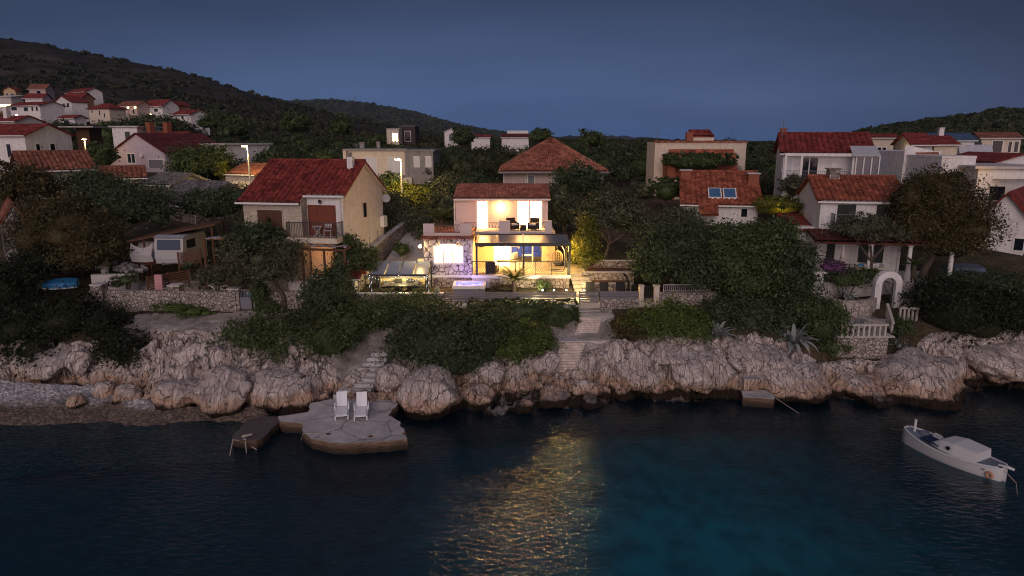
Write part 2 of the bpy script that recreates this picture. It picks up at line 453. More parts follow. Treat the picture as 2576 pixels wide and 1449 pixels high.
# ------------------------------------------------------------------ land form
# columns across the shore: x, (distance, height) from sea to garden, rocky band
COLS = [
 (-46, [(24, -2.5), (29, -0.9), (32.6, 0), (36, .8), (38.6, 1.3), (39.3, 2.3), (42, 3.2), (47.5, 4.5)], (38.2, 39.8)),
 (-31, [(24, -2.5), (29, -0.9), (32.8, 0), (36, .8), (38.3, 1.2), (39.1, 2.3), (42, 3.2), (47.5, 4.5)], (38.0, 39.6)),
 (-24, [(24, -2.5), (29, -0.9), (33.1, 0), (36, .7), (37.6, 1.0), (38.5, 2.4), (40.6, 3.2), (43, 3.6), (47.5, 4.5)], (37.4, 39.2)),
 (-21.4, [(24, -2.5), (30, -0.9), (33.8, 0), (35, .4), (36.8, .9), (38.2, 2.4), (40.2, 3.2), (43, 3.6), (47.5, 4.5)], (35.6, 39.6)),
 (-18, [(24, -2.8), (31, -0.7), (33.2, 0), (34.5, .4), (35.0, 1.0), (36.3, 1.8), (38.3, 2.8), (40.2, 3.3), (43, 3.7), (47.5, 4.6)], (35.1, 39.7)),
 (-14, [(24, -3), (31, -.8), (33.5, -.02), (34.5, .32), (34.95, 1.1), (36.0, 1.9), (37.8, 2.7), (40.3, 3.2), (43.2, 3.75), (47.5, 4.6)], (35.0, 39.4)),
 (-11.4, [(24, -3), (31, -1), (34.2, -.05), (34.7, 1.0), (36.2, 1.9), (38, 2.6), (40.5, 3.2), (43.2, 3.8), (47.5, 4.6)], (34, 39)),
 (-9.6, [(24, -3), (32, -1), (34.0, .1), (35.2, .35), (36.6, .85), (38.4, 1.65), (39.4, 2.1), (40.7, 3.1), (43.2, 3.8), (47.5, 4.6)], (33.8, 36.5)),
 (-7.6, [(24, -3), (32, -1), (34.2, .1), (35.3, .4), (36.6, .95), (38.4, 1.75), (39.4, 2.2), (40.7, 3.0), (43.2, 3.85), (47.5, 4.6)], (34, 39)),
 (-4, [(24, -3), (32.5, -1.2), (34.8, -.05), (35.3, .5), (36.6, 1.2), (38.4, 2.3), (40.5, 3.1), (43, 3.95), (47.5, 4.6)], (34.2, 39)),
 (0, [(24, -3), (32.5, -1.2), (34.9, -.05), (35.5, .45), (37, 1.1), (38.8, 2.3), (41, 3.2), (43, 4.0), (47.5, 4.7)], (34.3, 39)),
 (3.3, [(24, -3), (33, -1.2), (35.3, -.05), (35.8, .35), (37.6, .8), (38.6, 1.25), (39.9, 2.4), (40.8, 2.75), (42.2, 3.6), (43, 3.75), (47.5, 4.7)], (34.8, 38)),
 (6, [(24, -3), (33.5, -1.2), (36.6, -.05), (36.9, .7), (37.6, 1.3), (38.8, 2.5), (40.8, 2.95), (43, 3.8), (47.5, 4.7)], (36, 39.6)),
 (9, [(24, -3), (34, -1.2), (36.9, -.05), (37.1, 1.0), (37.6, 1.8), (38.6, 2.7), (40.5, 3.2), (43, 3.9), (47.5, 4.6)], (36.2, 40)),
 (14, [(24, -3), (34, -1.2), (36.8, -.05), (37.0, .9), (37.6, 1.6), (38.6, 2.5), (40.5, 3.1), (43, 3.9), (47.5, 4.6)], (36.2, 40)),
 (16.6, [(24, -3), (34, -1.2), (36.6, -.05), (36.9, .9), (37.8, 1.6), (39, 2.3), (40.5, 3.0), (43, 3.6), (47.5, 4.6)], (36, 40)),
 (18.2, [(24, -3), (34, -1.2), (36.5, -.05), (36.8, .7), (38.2, 1.1), (39.9, 1.4), (41, 2.3), (42.8, 2.6), (43.5, 3.4), (47.5, 4.6)], (36, 39.4)),
 (22.4, [(24, -3), (34, -1.2), (36.4, -.05), (36.9, .7), (38.2, 1.1), (39.9, 1.4), (41, 2.3), (42.8, 2.6), (43.5, 3.3), (47.5, 4.6)], (36, 39.4)),
 (26, [(24, -3), (34, -1.2), (36.8, -.05), (37.3, .8), (38.6, 1.3), (39.6, 2.3), (41, 3.0), (43, 3.5), (47.5, 4.6)], (36, 40.5)),
 (28.5, [(24, -3), (35, -1.2), (38.3, -.05), (38.6, .6), (39.2, .8), (39.9, 2.5), (42, 3.3), (47.5, 4.5)], (37.5, 40.8)),
 (46, [(24, -3), (35, -1.2), (38.6, -.05), (38.9, .6), (39.4, .8), (40.1, 2.6), (42, 3.3), (47.5, 4.5)], (37.8, 41)),
]
CX = np.array([c[0] for c in COLS], float)
def _cols(x, y):
    x = np.asarray(x, float); y = np.asarray(y, float)
    H = np.stack([np.interp(y, [p[0] for p in c[1]], [p[1] for p in c[1]]) for c in COLS])
    a = np.array([c[2][0] for c in COLS]); b = np.array([c[2][1] for c in COLS])
    i = np.clip(np.searchsorted(CX, x) - 1, 0, len(CX) - 2)
    t = np.clip((x - CX[i]) / (CX[i + 1] - CX[i]), 0, 1)
    ix = np.indices(x.shape)
    h0 = np.take_along_axis(H, i[None], 0)[0]; h1 = np.take_along_axis(H, (i + 1)[None], 0)[0]
    return h0 + (h1 - h0) * t, np.interp(x, CX, a), np.interp(x, CX, b)

def near_z(x, y, rough=True):
    x = np.atleast_1d(np.asarray(x, float)); y = np.atleast_1d(np.asarray(y, float))
    wob = (fbm(x * .55, y * .3, 0, 3, 11) - .5) * 1.3 * sstep(47, 42, y)
    h, a, b = _cols(x + wob * .6, y + wob)
    A = sstep(a - .8, a + .1, y) * sstep(b + .6, b - .5, y)
    if not rough: return h, A
    # limestone: tilted slabs, blocks and clefts
    u = x * .9 + y * .35; v = y * .9 - x * .35
    f1, f2, cid, tl = voro(u * .45 + 1.1 * (vn(x * .9, y * .9, 0, 3) - .5), v * .62, 5)
    crack = np.clip(1 - (f2 - f1) / .10, 0, 1)
    g1, g2, gid, tg = voro(u * 1.5 + .6 * vn(x * 2, y * 2, 0, 8), v * 1.5, 6)
    crack2 = np.clip(1 - (g2 - g1) / .12, 0, 1)
    q1, q2, qid, tq_ = voro(x * 3.3 + .5 * vn(x * 3, y * 3, 0, 18), y * 2.6, 7)
    crack2 = np.maximum(crack2, .6 * np.clip(1 - (q2 - q1) / .14, 0, 1))
    d = (cid - .45) * .85 + tl * 1.0 + (gid - .5) * .26 + tg * .55 + (qid - .5) * .10 + tq_ * .26 + (ridged(u * .7, v * .5, 0, 3, 9) - .62) * .55 + (fbm(x * 3, y * 3, 0, 4, 21) - .5) * .22
    d = .55 * np.tanh((d - .12) / .55) - .12 - .48 * crack - .16 * crack2
    low = sstep(-1.0, .5, h)
    bed = h * 1.9 + 1.2 * fbm(x * .5, y * .5, 0, 3, 23); d = d + .16 * (np.abs((bed % 1) - .35) - .3)
    h = h + A * d * (.25 + .75 * low) + (fbm(x * 1.1, y * 1.1, 0, 4, 31) - .5) * .16
    return h, A

def hit(u, v, lift=0.0):
    """where the line of sight (u, v) first meets the near shore"""
    Ys_ = np.linspace(31, 46, 400); ps = [px(u, v, Y=y) for y in Ys_]
    zz = near_z([p.x for p in ps], Ys_)[0]
    for p, z in zip(ps, zz):
        if p.z < z: return Vector((p.x, p.y, z + lift))
    return ps[-1]

def far_z(x, y):
    x = np.asarray(x, float); y = np.asarray(y, float); t = x / y
    base = np.interp(y, [46, 55, 65, 80, 110, 150, 220, 300, 700, 1300], [4.4, 5.8, 7.2, 8.7, 9.8, 10.6, 11.2, 11.6, 12, 6])
    def crest(tab, Y):
        ps = [px(u, v, Y=Y) for u, v in tab]
        return np.interp(t, [p.x / Y for p in ps], [p.z for p in ps])
    L = crest([(-500, 70), (-200, 82), (0, 94), (90, 108), (200, 131), (310, 153), (400, 168), (530, 203), (640, 238), (740, 260), (830, 290), (960, 315), (1060, 334), (1160, 345), (1270, 352), (1400, 360), (1600, 372)], 650.0)
    Rr = crest([(1900, 385), (2050, 362), (2120, 342), (2200, 326), (2290, 311), (2380, 297), (2460, 290), (2520, 274), (2576, 278), (2750, 262), (3000, 250)], 330.0)
    sl = np.where(y < 650, np.clip((y - 150) / 500, 0, 1) ** 1.3, np.clip(1 - (y - 650) / 700, 0, 1))
    sr = np.where(y < 330, np.clip((y - 165) / 165, 0, 1) ** 1.2, np.clip(1 - (y - 330) / 300, 0, 1))
    n = (fbm(x * .02, y * .02, 0, 4, 41) - .5)
    return base + np.maximum(L - 12, 0) * sl * (1 + .25 * n * (y < 620)) + np.maximum(Rr - 11.8, 0) * sr + n * np.interp(y, [50, 150], [.4, 2.0])

def ground_z(x, y):
    if y < 46.9:
        return float(near_z([x], [y], False)[0][0])
    return float(far_z(np.array([x]), np.array([y]))[0])

def grid_faces(nx, ny):
    i = np.arange(nx - 1)[None] + np.arange(ny - 1)[:, None] * nx
    return np.stack([i, i + 1, i + nx + 1, i + nx], -1).reshape(-1, 4)

def sub_mesh(V, Q, keep, name, m, kind='structure', smooth=True):
    q = Q[keep]
    if not len(q): return None
    u, inv = np.unique(q, return_inverse=True)
    o = np_mesh(V[u], inv.reshape(q.shape), name, m, smooth=smooth)
    return tag(o, kind=kind)

def surf(name, build):
    m = bpy.data.materials.new(name); n = NT(m); build(n, n.n['Principled BSDF']); return m

def _rock(n, b):
    tc = n.add('ShaderNodeTexCoord'); ge = n.add('ShaderNodeNewGeometry'); se = n.add('ShaderNodeSeparateXYZ'); n.link(ge.outputs['Position'], se.inputs[0])
    mp = n.add('ShaderNodeMapping'); mp.inputs['Rotation'].default_value = (0.25, 0.2, 0.5); mp.inputs['Scale'].default_value = (2.1, .9, .5)
    n.link(ge.outputs['Position'], mp.inputs[0])
    n1 = n.add('ShaderNodeTexNoise', i_Scale=1.1, i_Detail=9.0, i_Roughness=.68); n.link(mp.outputs[0], n1.inputs['Vector'])
    c = ramp(n, n1.outputs[0], [(.25, (.17, .13, .115)), (.40, (.47, .39, .35)), (.55, (.64, .56, .52)), (.75, (.77, .71, .675))])
    # narrow clefts
    n2 = n.add('ShaderNodeTexNoise', i_Scale=1.3, i_Detail=3.0); n.link(ge.outputs['Position'], n2.inputs['Vector'])
    wv = n.add('ShaderNodeVectorMath', operation='MULTIPLY_ADD'); wv.inputs[1].default_value = (1.1, 1.1, 1.1); n.link(n2.outputs['Color'], wv.inputs[0]); n.link(mp.outputs[0], wv.inputs[2])
    vo = n.add('ShaderNodeTexVoronoi', feature='DISTANCE_TO_EDGE', i_Scale=1.15); n.link(wv.outputs[0], vo.inputs['Vector'])
    vo2 = n.add('ShaderNodeTexVoronoi', feature='DISTANCE_TO_EDGE', i_Scale=3.4); n.link(wv.outputs[0], vo2.inputs['Vector'])
    k1 = ramp(n, vo.outputs[0], [(0, (.22,)), (.028, (1,))]); k2 = ramp(n, vo2.outputs[0], [(0, (.75,)), (.04, (1,))])
    km = n.add('ShaderNodeMix', data_type='RGBA', blend_type='MULTIPLY'); km.inputs[0].default_value = 1; n.link(k1, km.inputs[6]); n.link(k2, km.inputs[7])
    m1 = n.add('ShaderNodeMix', data_type='RGBA', blend_type='MULTIPLY'); m1.inputs[0].default_value = .7; n.link(c, m1.inputs[6]); n.link(km.outputs[2], m1.inputs[7])
    # ochre stain and black algae band above the water
    n3 = n.add('ShaderNodeTexNoise', i_Scale=.9, i_Detail=6.0); n.link(ge.outputs['Position'], n3.inputs['Vector'])
    hz = n.add('ShaderNodeMath', operation='MULTIPLY_ADD'); hz.inputs[1].default_value = -1.7; n.link(n3.outputs[0], hz.inputs[0]); n.link(se.outputs[2], hz.inputs[2])
    oc = ramp(n, hz.outputs[0], [(-.15, (.75,)), (.40, (0,))])
    m2 = n.add('ShaderNodeMix', data_type='RGBA', blend_type='MULTIPLY'); n.link(oc, m2.inputs[0]); n.link(m1.outputs[2], m2.inputs[6]); m2.inputs[7].default_value = (.82, .60, .43, 1)
    hw = n.add('ShaderNodeMath', operation='MULTIPLY_ADD'); hw.inputs[1].default_value = -.85; n.link(n3.outputs[0], hw.inputs[0]); n.link(se.outputs[2], hw.inputs[2])
    wt = ramp(n, hw.outputs[0], [(.0, (1,)), (.2, (0,))])
    m3 = n.add('ShaderNodeMix', data_type='RGBA'); n.link(wt, m3.inputs[0]); n.link(m2.outputs[2], m3.inputs[6]); m3.inputs[7].default_value = (.030, .020, .013, 1)
    # upward faces greyed, skylight on the tops put into the colour
    sn = n.add('ShaderNodeSeparateXYZ'); n.link(ge.outputs['Normal'], sn.inputs[0])
    up = n.add('ShaderNodeMath', operation='MULTIPLY'); n.link(sn.outputs[2], up.inputs[0]); n.link(n3.outputs[0], up.inputs[1])
    ul = ramp(n, up.outputs[0], [(.40, (0,)), (.6, (.6,))])
    m4 = n.add('ShaderNodeMix', data_type='RGBA'); n.link(ul, m4.inputs[0]); n.link(m3.outputs[2], m4.inputs[6]); m4.inputs[7].default_value = (.36, .33, .33, 1)
    n.link(m4.outputs[2], b.inputs['Base Color']); b.inputs['Roughness'].default_value = .9; b.inputs['Specular IOR Level'].default_value = .2
    hs = n.add('ShaderNodeMath', operation='ADD'); n.link(n1.outputs[0], hs.inputs[0]); n.link(km.outputs[2], hs.inputs[1])
    bp = n.add('ShaderNodeBump', i_Strength=1.0, i_Distance=.24); n.link(hs.outputs[0], bp.inputs['Height']); n.link(bp.outputs[0], b.inputs['Normal'])
ROCK = surf('limestone_rock', _rock)

def _peb(n, b):
    ge = n.add('ShaderNodeNewGeometry'); se = n.add('ShaderNodeSeparateXYZ'); n.link(ge.outputs['Position'], se.inputs[0])
    vo = n.add('ShaderNodeTexVoronoi', i_Scale=7.0); n.link(ge.outputs['Position'], vo.inputs['Vector'])
    sp = n.add('ShaderNodeSeparateColor'); n.link(vo.outputs['Color'], sp.inputs[0])
    c = ramp(n, sp.outputs[0], [(0, (.20, .20, .22)), (.6, (.36, .36, .38)), (.97, (.62, .60, .58))])
    n3 = n.add('ShaderNodeTexNoise', i_Scale=.7, i_Detail=6.0); n.link(ge.outputs['Position'], n3.inputs['Vector'])
    hw = n.add('ShaderNodeMath', operation='MULTIPLY_ADD'); hw.inputs[1].default_value = -.7; n.link(n3.outputs[0], hw.inputs[0]); n.link(se.outputs[2], hw.inputs[2])
    wt = ramp(n, hw.outputs[0], [(.0, (.95,)), (.35, (0,))])
    m = n.add('ShaderNodeMix', data_type='RGBA', blend_type='MULTIPLY'); n.link(wt, m.inputs[0]); n.link(c, m.inputs[6]); m.inputs[7].default_value = (.30, .215, .15, 1)
    n.link(m.outputs[2], b.inputs['Base Color']); b.inputs['Roughness'].default_value = .85
    bp = n.add('ShaderNodeBump', i_Strength=.8, i_Distance=.08); bp.invert = True; n.link(vo.outputs[0], bp.inputs['Height']); n.link(bp.outputs[0], b.inputs['Normal'])
PEBBLE = surf('beach_pebbles', _peb)

def _soil(dark, pale, s):
    def f(n, b):
        ge = n.add('ShaderNodeNewGeometry')
        n1 = n.add('ShaderNodeTexNoise', i_Scale=s, i_Detail=9.0, i_Roughness=.7); n.link(ge.outputs['Position'], n1.inputs['Vector'])
        n2 = n.add('ShaderNodeTexNoise', i_Scale=s * 14, i_Detail=4.0); n.link(ge.outputs['Position'], n2.inputs['Vector'])
        c = ramp(n, n1.outputs[0], [(.36, dark), (.52, tuple((p + q) / 2 for p, q in zip(dark, pale))), (.62, pale)])
        f2 = ramp(n, n2.outputs[0], [(.3, (.65,)), (.7, (1.15,))])
        m = n.add('ShaderNodeMix', data_type='RGBA', blend_type='MULTIPLY'); m.inputs[0].default_value = 1; n.link(c, m.inputs[6]); n.link(f2, m.inputs[7])
        n.link(m.outputs[2], b.inputs['Base Color']); b.inputs['Roughness'].default_value = .95; b.inputs['Specular IOR Level'].default_value = .1
        bp = n.add('ShaderNodeBump', i_Strength=.6, i_Distance=.1); n.link(n2.outputs[0], bp.inputs['Height']); n.link(bp.outputs[0], b.inputs['Normal'])
    return f
SOIL = surf('dry_earth', _soil((.035, .036, .018), (.13, .095, .065), .35))
PATHM = surf('pale_dust', _soil((.20, .18, .16), (.50, .46, .43), .8))
SEABED = None
HILLM = surf('scrub_hillside', _soil((.012, .014, .009), (.075, .064, .052), .04))
FARHILL = surf('far_hillside', _soil((.020, .024, .018), (.085, .080, .07), .006))

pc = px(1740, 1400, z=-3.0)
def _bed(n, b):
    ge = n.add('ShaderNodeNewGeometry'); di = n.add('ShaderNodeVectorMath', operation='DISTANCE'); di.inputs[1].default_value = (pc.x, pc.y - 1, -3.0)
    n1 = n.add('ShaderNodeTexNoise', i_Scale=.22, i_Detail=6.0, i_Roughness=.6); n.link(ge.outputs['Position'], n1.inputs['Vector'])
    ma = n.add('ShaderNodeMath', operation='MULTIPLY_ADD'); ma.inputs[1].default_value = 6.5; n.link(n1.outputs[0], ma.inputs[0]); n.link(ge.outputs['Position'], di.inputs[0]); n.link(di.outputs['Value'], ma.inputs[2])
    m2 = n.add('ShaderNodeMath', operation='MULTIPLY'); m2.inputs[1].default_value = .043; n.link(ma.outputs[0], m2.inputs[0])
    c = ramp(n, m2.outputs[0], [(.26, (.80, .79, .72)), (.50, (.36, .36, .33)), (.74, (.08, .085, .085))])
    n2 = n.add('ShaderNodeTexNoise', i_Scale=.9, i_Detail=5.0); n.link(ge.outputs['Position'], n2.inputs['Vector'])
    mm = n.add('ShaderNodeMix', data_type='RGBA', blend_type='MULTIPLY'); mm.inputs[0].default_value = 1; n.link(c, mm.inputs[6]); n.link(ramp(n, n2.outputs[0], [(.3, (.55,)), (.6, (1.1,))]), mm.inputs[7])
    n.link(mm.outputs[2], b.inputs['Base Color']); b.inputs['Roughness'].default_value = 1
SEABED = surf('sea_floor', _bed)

# near shore, one lattice cut into beach, rock, path and soil
xs = np.arange(-46, 46.01, .115); ys = np.concatenate([np.arange(24, 33, .4), np.arange(33, 41.5, .075), np.arange(41.5, 47.3, .2)])
X, Y = np.meshgrid(xs, ys); Z, A = near_z(X, Y)
# steep faces lean and bulge
push = A * (.6 * (fbm(X * 1.1, Z * 1.8, Y * .4, 4, 51) - .5) + .45 * voro(X * 1.2 + Z * .4, Z * 1.1, 57)[3] + .12 * (ridged(X * 1.8 + Z * .5, Z * .6, 0, 3, 53) - .6))
Xn = X + A * .25 * (fbm(X * 1.7, Z * 2, Y, 3, 55) - .5)
V = np.stack([Xn, Y - push, Z], -1).reshape(-1, 3)
Q = grid_faces(len(xs), len(ys))
cx, cy_, cz = [V[Q, k].mean(1) for k in range(3)]; ca = A.reshape(-1)[Q].mean(1)
wob = (fbm(cx * .8, cy_ * .8, 0, 3, 61) - .5) * 1.6
beach = (cx < -12.6 + wob) & (cz < 1.55) & (cz > -.9) & (ca < .5)
rock = (~beach) & (ca > .35) & (cz > -.9)
sea = cz <= -.9
path = (~beach) & (~rock) & (~sea) & (((cx > -24) & (cx < -13 + wob) & (cy_ > 39.6) & (cy_ < 42.75) & (cy_ + wob * .5 < 42.5)) | ((cx > 2.4) & (cx < 6.4) & (cy_ > 37.5) & (cy_ < 43.1)) | ((cx > -10.6) & (cx < -7.2) & (cy_ < 40.8)) | ((cx < -21.5) & (cx > -29) & (cy_ > 43 + wob)))
near = [sub_mesh(V, Q, beach, 'beach', PEBBLE), sub_mesh(V, Q, rock, 'rocky_shore', ROCK, smooth=False), sub_mesh(V, Q, path, 'path', PATHM),
        sub_mesh(V, Q, ~(beach | rock | path | sea), 'garden_ground', SOIL)]

# sea floor, with a pale sandy patch out in the bay
sx = np.arange(-150, 150.1, 1.5); sy = np.concatenate([np.arange(-60, 24, 1.5), np.arange(24, 38.1, .5)])
GX, GY = np.meshgrid(sx, sy)
sz = near_z(np.clip(GX, -46, 46), np.maximum(GY, 24), False)[0]
sz = np.where(GY < 24, sz - (24 - GY) * .06, sz); sz = np.where(GY > 29, np.minimum(sz - .5, -1.0), sz)
SV = np.stack([GX, GY, sz], -1).reshape(-1, 3); SQ = grid_faces(len(sx), len(sy))
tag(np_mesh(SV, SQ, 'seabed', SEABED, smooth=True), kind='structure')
def _water(n, b):
    n.n.remove(b)
    ge = n.add('ShaderNodeNewGeometry')
    mp = n.add('ShaderNodeMapping'); mp.inputs['Scale'].default_value = (.75, 1.5, 1); mp.inputs['Rotation'].default_value = (0, 0, .18); n.link(ge.outputs['Position'], mp.inputs[0])
    n1 = n.add('ShaderNodeTexNoise', i_Scale=3.0, i_Detail=4.0, i_Roughness=.55, i_Distortion=.5); n.link(mp.outputs[0], n1.inputs['Vector'])
    n2 = n.add('ShaderNodeTexNoise', i_Scale=.5, i_Detail=3.0); n.link(ge.outputs['Position'], n2.inputs['Vector'])
    hs = n.add('ShaderNodeMath', operation='MULTIPLY_ADD'); hs.inputs[1].default_value = .8; n.link(n2.outputs[0], hs.inputs[0]); n.link(n1.outputs[0], hs.inputs[2])
    bp = n.add('ShaderNodeBump', i_Strength=1.0, i_Distance=.072); n.link(hs.outputs[0], bp.inputs['Height']); n4 = n.add('ShaderNodeTexNoise', i_Scale=.11, i_Detail=3.0); n.link(ge.outputs['Position'], n4.inputs['Vector']); n.link(ramp(n, n4.outputs[0], [(.35, (.5,)), (.6, (1.0,))]), bp.inputs['Strength'])
    fr = n.add('ShaderNodeFresnel', i_IOR=1.45); n.link(bp.outputs[0], fr.inputs['Normal'])
    gl = n.add('ShaderNodeBsdfGlossy', i_Roughness=.03); gl.inputs['Color'].default_value = (1, 1, 1, 1); n.link(bp.outputs[0], gl.inputs['Normal'])
    tr = n.add('ShaderNodeBsdfTransparent'); tr.inputs[0].default_value = (.05, .80, .92, 1)
    df = n.add('ShaderNodeBsdfDiffuse'); df.inputs[0].default_value = (.001, .030, .058, 1)
    m1 = n.add('ShaderNodeMixShader'); m1.inputs[0].default_value = .25; n.link(tr.outputs[0], m1.inputs[1]); n.link(df.outputs[0], m1.inputs[2])
    m2 = n.add('ShaderNodeMixShader'); n.link(fr.outputs[0], m2.inputs[0]); n.link(m1.outputs[0], m2.inputs[1]); n.link(gl.outputs[0], m2.inputs[2])
    n.link(m2.outputs[0], n.n['Material Output'].inputs[0])
WATER = surf('sea_water', _water)
tag(MB().quad((-150, -60, 0), (150, -60, 0), (150, 40, 0), (-150, 40, 0)).build('water', WATER, at=(0, 0, 0)), kind='structure')

# ground inland and the hills
ts = np.arange(-1.3, 1.301, .0075); yy = np.concatenate([[45.6], np.geomspace(46.4, 240, 110), np.geomspace(245, 1350, 110)])
T, YY = np.meshgrid(ts, yy); XX = T * YY; ZZ = far_z(XX, YY) - sstep(48.2, 46.6, YY) * .7
FV = np.stack([XX, YY, ZZ], -1).reshape(-1, 3); FQ = grid_faces(len(ts), len(yy)); fy = FV[FQ, 1].mean(1); ft = FV[FQ, 0].mean(1) / fy
lefth = (fy > 190) & (ft < .30); righth = (fy > 190) & ~lefth
sub_mesh(FV, FQ, fy <= 190, 'ground', SOIL); sub_mesh(FV, FQ, lefth, 'hillside', HILLM); sub_mesh(FV, FQ, righth, 'wooded_hill', HILLM)

def ridge(name, tab, Y0, Y1, Y2, m, seed):
    ps = [px(u, v, Y=Y1) for u, v in tab]
    t = np.arange(min(p.x for p in ps) / Y1, max(p.x for p in ps) / Y1, .0016)
    zc = np.interp(t, [p.x / Y1 for p in ps], [p.z for p in ps])
    rows = []
    for q in np.linspace(0, 1, 22):
        y = Y0 + (Y1 - Y0) * q; rows.append(np.stack([t * y, np.full_like(t, y), zc * q ** .8 + (fbm(t * 60, q * 6, 0, 4, seed) - .5) * Y1 * .010 * (q < 1) + (vn(t * 900, q * 40, 0, seed) - .5) * Y1 * .0016], -1))
    for q in (.4, 1):
        y = Y1 + (Y2 - Y1) * q; rows.append(np.stack([t * y, np.full_like(t, y), zc * (1 - q)], -1))
    V = np.concatenate(rows)
    return tag(np_mesh(V, grid_faces(len(t), len(rows)), name, m), kind='structure')
far_tab = [(500, 290), (620, 268), (700, 258), (800, 253), (870, 256), (930, 262), (1000, 275), (1080, 295), (1160, 318), (1250, 333), (1330, 345), (1500, 356), (1700, 362)]
ridge('far_hill', far_tab, 1500, 2600, 3400, FARHILL, 81)
ridge('island', [(1330, 362), (1390, 350), (1430, 343), (1520, 341), (1600, 346), (1680, 352), (1760, 358), (2000, 362)], 3500, 4200, 4900, FARHILL, 83)
MB_far = MB().quad((-3800, 1300, 4), (3800, 1300, 4), (3800, 5200, 2), (-3800, 5200, 2)).build('plain', FARHILL, at=(0, 1300, 4)); tag(MB_far, kind='structure')
# ------------------------------------------------------------------ the lit villa and its garden
DZ, TZ, UZ = 4.13, 5.34, 7.95          # deck, terrace and upper floor levels
YF, YW, YU = 46.2, 49.5, 51.5          # terrace edge, living room front, upper storey front
def ux(u, Y, z): return px(u, 724, Y=Y).x * 1.0 if z is None else ((u - 1288) / FPX) * (Y * math.cos(PITCH) + (CAMZ - z) * math.sin(PITCH))
def fx(face, mb, s0, s1, z0, z1, d0, d1, W=0.0, y=0.0):
    """box on a face: F = front at y, R = right side at x=W, L = left side at x=W"""
    if face == 'F': return mb.box(s0, s1, y - d1, y - d0, z0, z1)
    if face == 'R': return mb.box(W + d0, W + d1, s0, s1, z0, z1)
    return mb.box(W - d1, W - d0, s0, s1, z0, z1)

def window(root, face, s0, s1, z0, z1, kind, W=0.0, y=0.0, fr=0.07, split=1, name=None, fm=None):
    """frame proud of the wall, with its pane or shutter as a sub-part"""
    pm = {'glass': GLASS, 'lit': LIT, 'litw': LITW, 'brown': BSHUT, 'white': SHUT, 'green': GSHUT, 'red': REDWOOD, 'grey': GREYM, 'ochre': mat('ochre_curtain', (.55, .33, .2), emis=(1, .5, .22), es=.12)}[kind]
    f = MB(); t = min(fr, (s1 - s0) * .2)
    fx(face, f, s0 - t, s0, z0 - t, z1 + t, -.05, .05, W, y); fx(face, f, s1, s1 + t, z0 - t, z1 + t, -.05, .05, W, y)
    fx(face, f, s0, s1, z1, z1 + t, -.05, .05, W, y); fx(face, f, s0, s1, z0 - t, z0, -.05, .06, W, y)
    for k in range(1, split):
        c = s0 + (s1 - s0) * k / split; fx(face, f, c - t / 2, c + t / 2, z0, z1, -.05, .04, W, y)
    if kind in ('brown', 'white', 'green', 'red'): pass
    o = f.build(name or ('door' if (z1 - z0) > 1.8 else 'window'), fm or TRIM, root)
    p = MB(); fx(face, p, s0, s1, z0, z1, -.04, .015, W, y)
    if kind in ('brown', 'white', 'green', 'red'):
        n = max(2, int((s1 - s0) / .5))
        for k in range(n):
            a = s0 + (s1 - s0) * k / n; b2 = s0 + (s1 - s0) * (k + 1) / n
            fx(face, p, a + .015, b2 - .015, z0 + .02, z1 - .02, .015, .035, W, y)
    p.build('shutter' if kind in ('brown', 'white', 'green', 'red') else 'pane', pm, o)
    return o

LILAC2 = mat('rose_plaster', (0.64, 0.53, 0.52), stain=0.1, var=0.06)
YEL = mat('warm_white_plaster', (0.66, 0.56, 0.36), var=0.06)
ROOMW = mat('room_white', (0.72, 0.66, 0.55), var=0.03, bump=0)
FLOORT = mat('pale_terrace_tiles', (0.46, 0.41, 0.34), var=0.15, scale=3)
xs_ = lambda u, Y, z: ux(u, Y, z)
V = thing('holiday_villa', 'two storey lit villa with crazy paving stone wing and glowing terrace', 'villa', (0, YF, DZ))
WX0, WX1 = xs_(1066, 46.4, 6.5), xs_(1186, 46.4, 6.5)
TX1 = xs_(1432, YF, 5.3); RX0 = xs_(1188, YW, 6.5); RX1 = xs_(1396, YW, 6.5)
UX0, UX1 = xs_(1146, YU, 9), xs_(1378, YU, 9)
# stone wing
m = MB(); m.box(WX0, WX1, 46.45, 53, TZ - .05, 7.84); m.build('wing_wall', CLAD, V)
m = MB(); m.box(WX0 + .02, WX1 - .06, 46.5, 53, DZ - .6, TZ - .2); m.build('wing_base', STONE2, V)
m = MB(); m.box(WX0 - .08, WX1 + .04, 46.34, 53, TZ - .2, TZ - .05); m.build('ledge', TRIM, V)
m = MB(); m.box(WX0 - .15, WX1 + .15, 46.2, 53.1, 7.84, 7.95)
for k in range(26): m.tube([(WX0 - .1 + k * (WX1 - WX0 + .2) / 25, 46.12, 7.90), (WX0 - .1 + k * (WX1 - WX0 + .2) / 25, 46.75, 8.02)], .065, 8)
m.build('wing_eave', PTILE, V)
m = MB(); m.box(WX0, WX1, 46.55, 46.8, 7.95, 8.2); m.box(WX0, WX0 + .75, 46.5, 46.85, 8.2, 8.83); m.box(WX1 - .75, WX1, 46.5, 46.85, 8.2, 8.83)
m.box(WX0, WX0 + .22, 46.85, 51, 7.95, 8.2); m.build('wing_parapet', LILAC2, V)
def scroll(m, a, b, z0, h):
    """low wrought panel: two bars filled with rings"""
    a, b = Vector(a), Vector(b); m.beam(a + Vector((0, 0, h)), b + Vector((0, 0, h)), .035); m.beam(a + Vector((0, 0, .06)), b + Vector((0, 0, .06)), .025)
    L = (b - a).length; n = max(1, int(L / .22)); d = (b - a).normalized()
    for k in range(n):
        c = a + (b - a) * ((k + .5) / n) + Vector((0, 0, h / 2 + .03))
        m.tube([c + d * (.105 * math.cos(q)) + Vector((0, 0, (h - .12) / 2 * math.sin(q))) for q in np.linspace(0, 2 * math.pi, 13)], .011, 4, False)
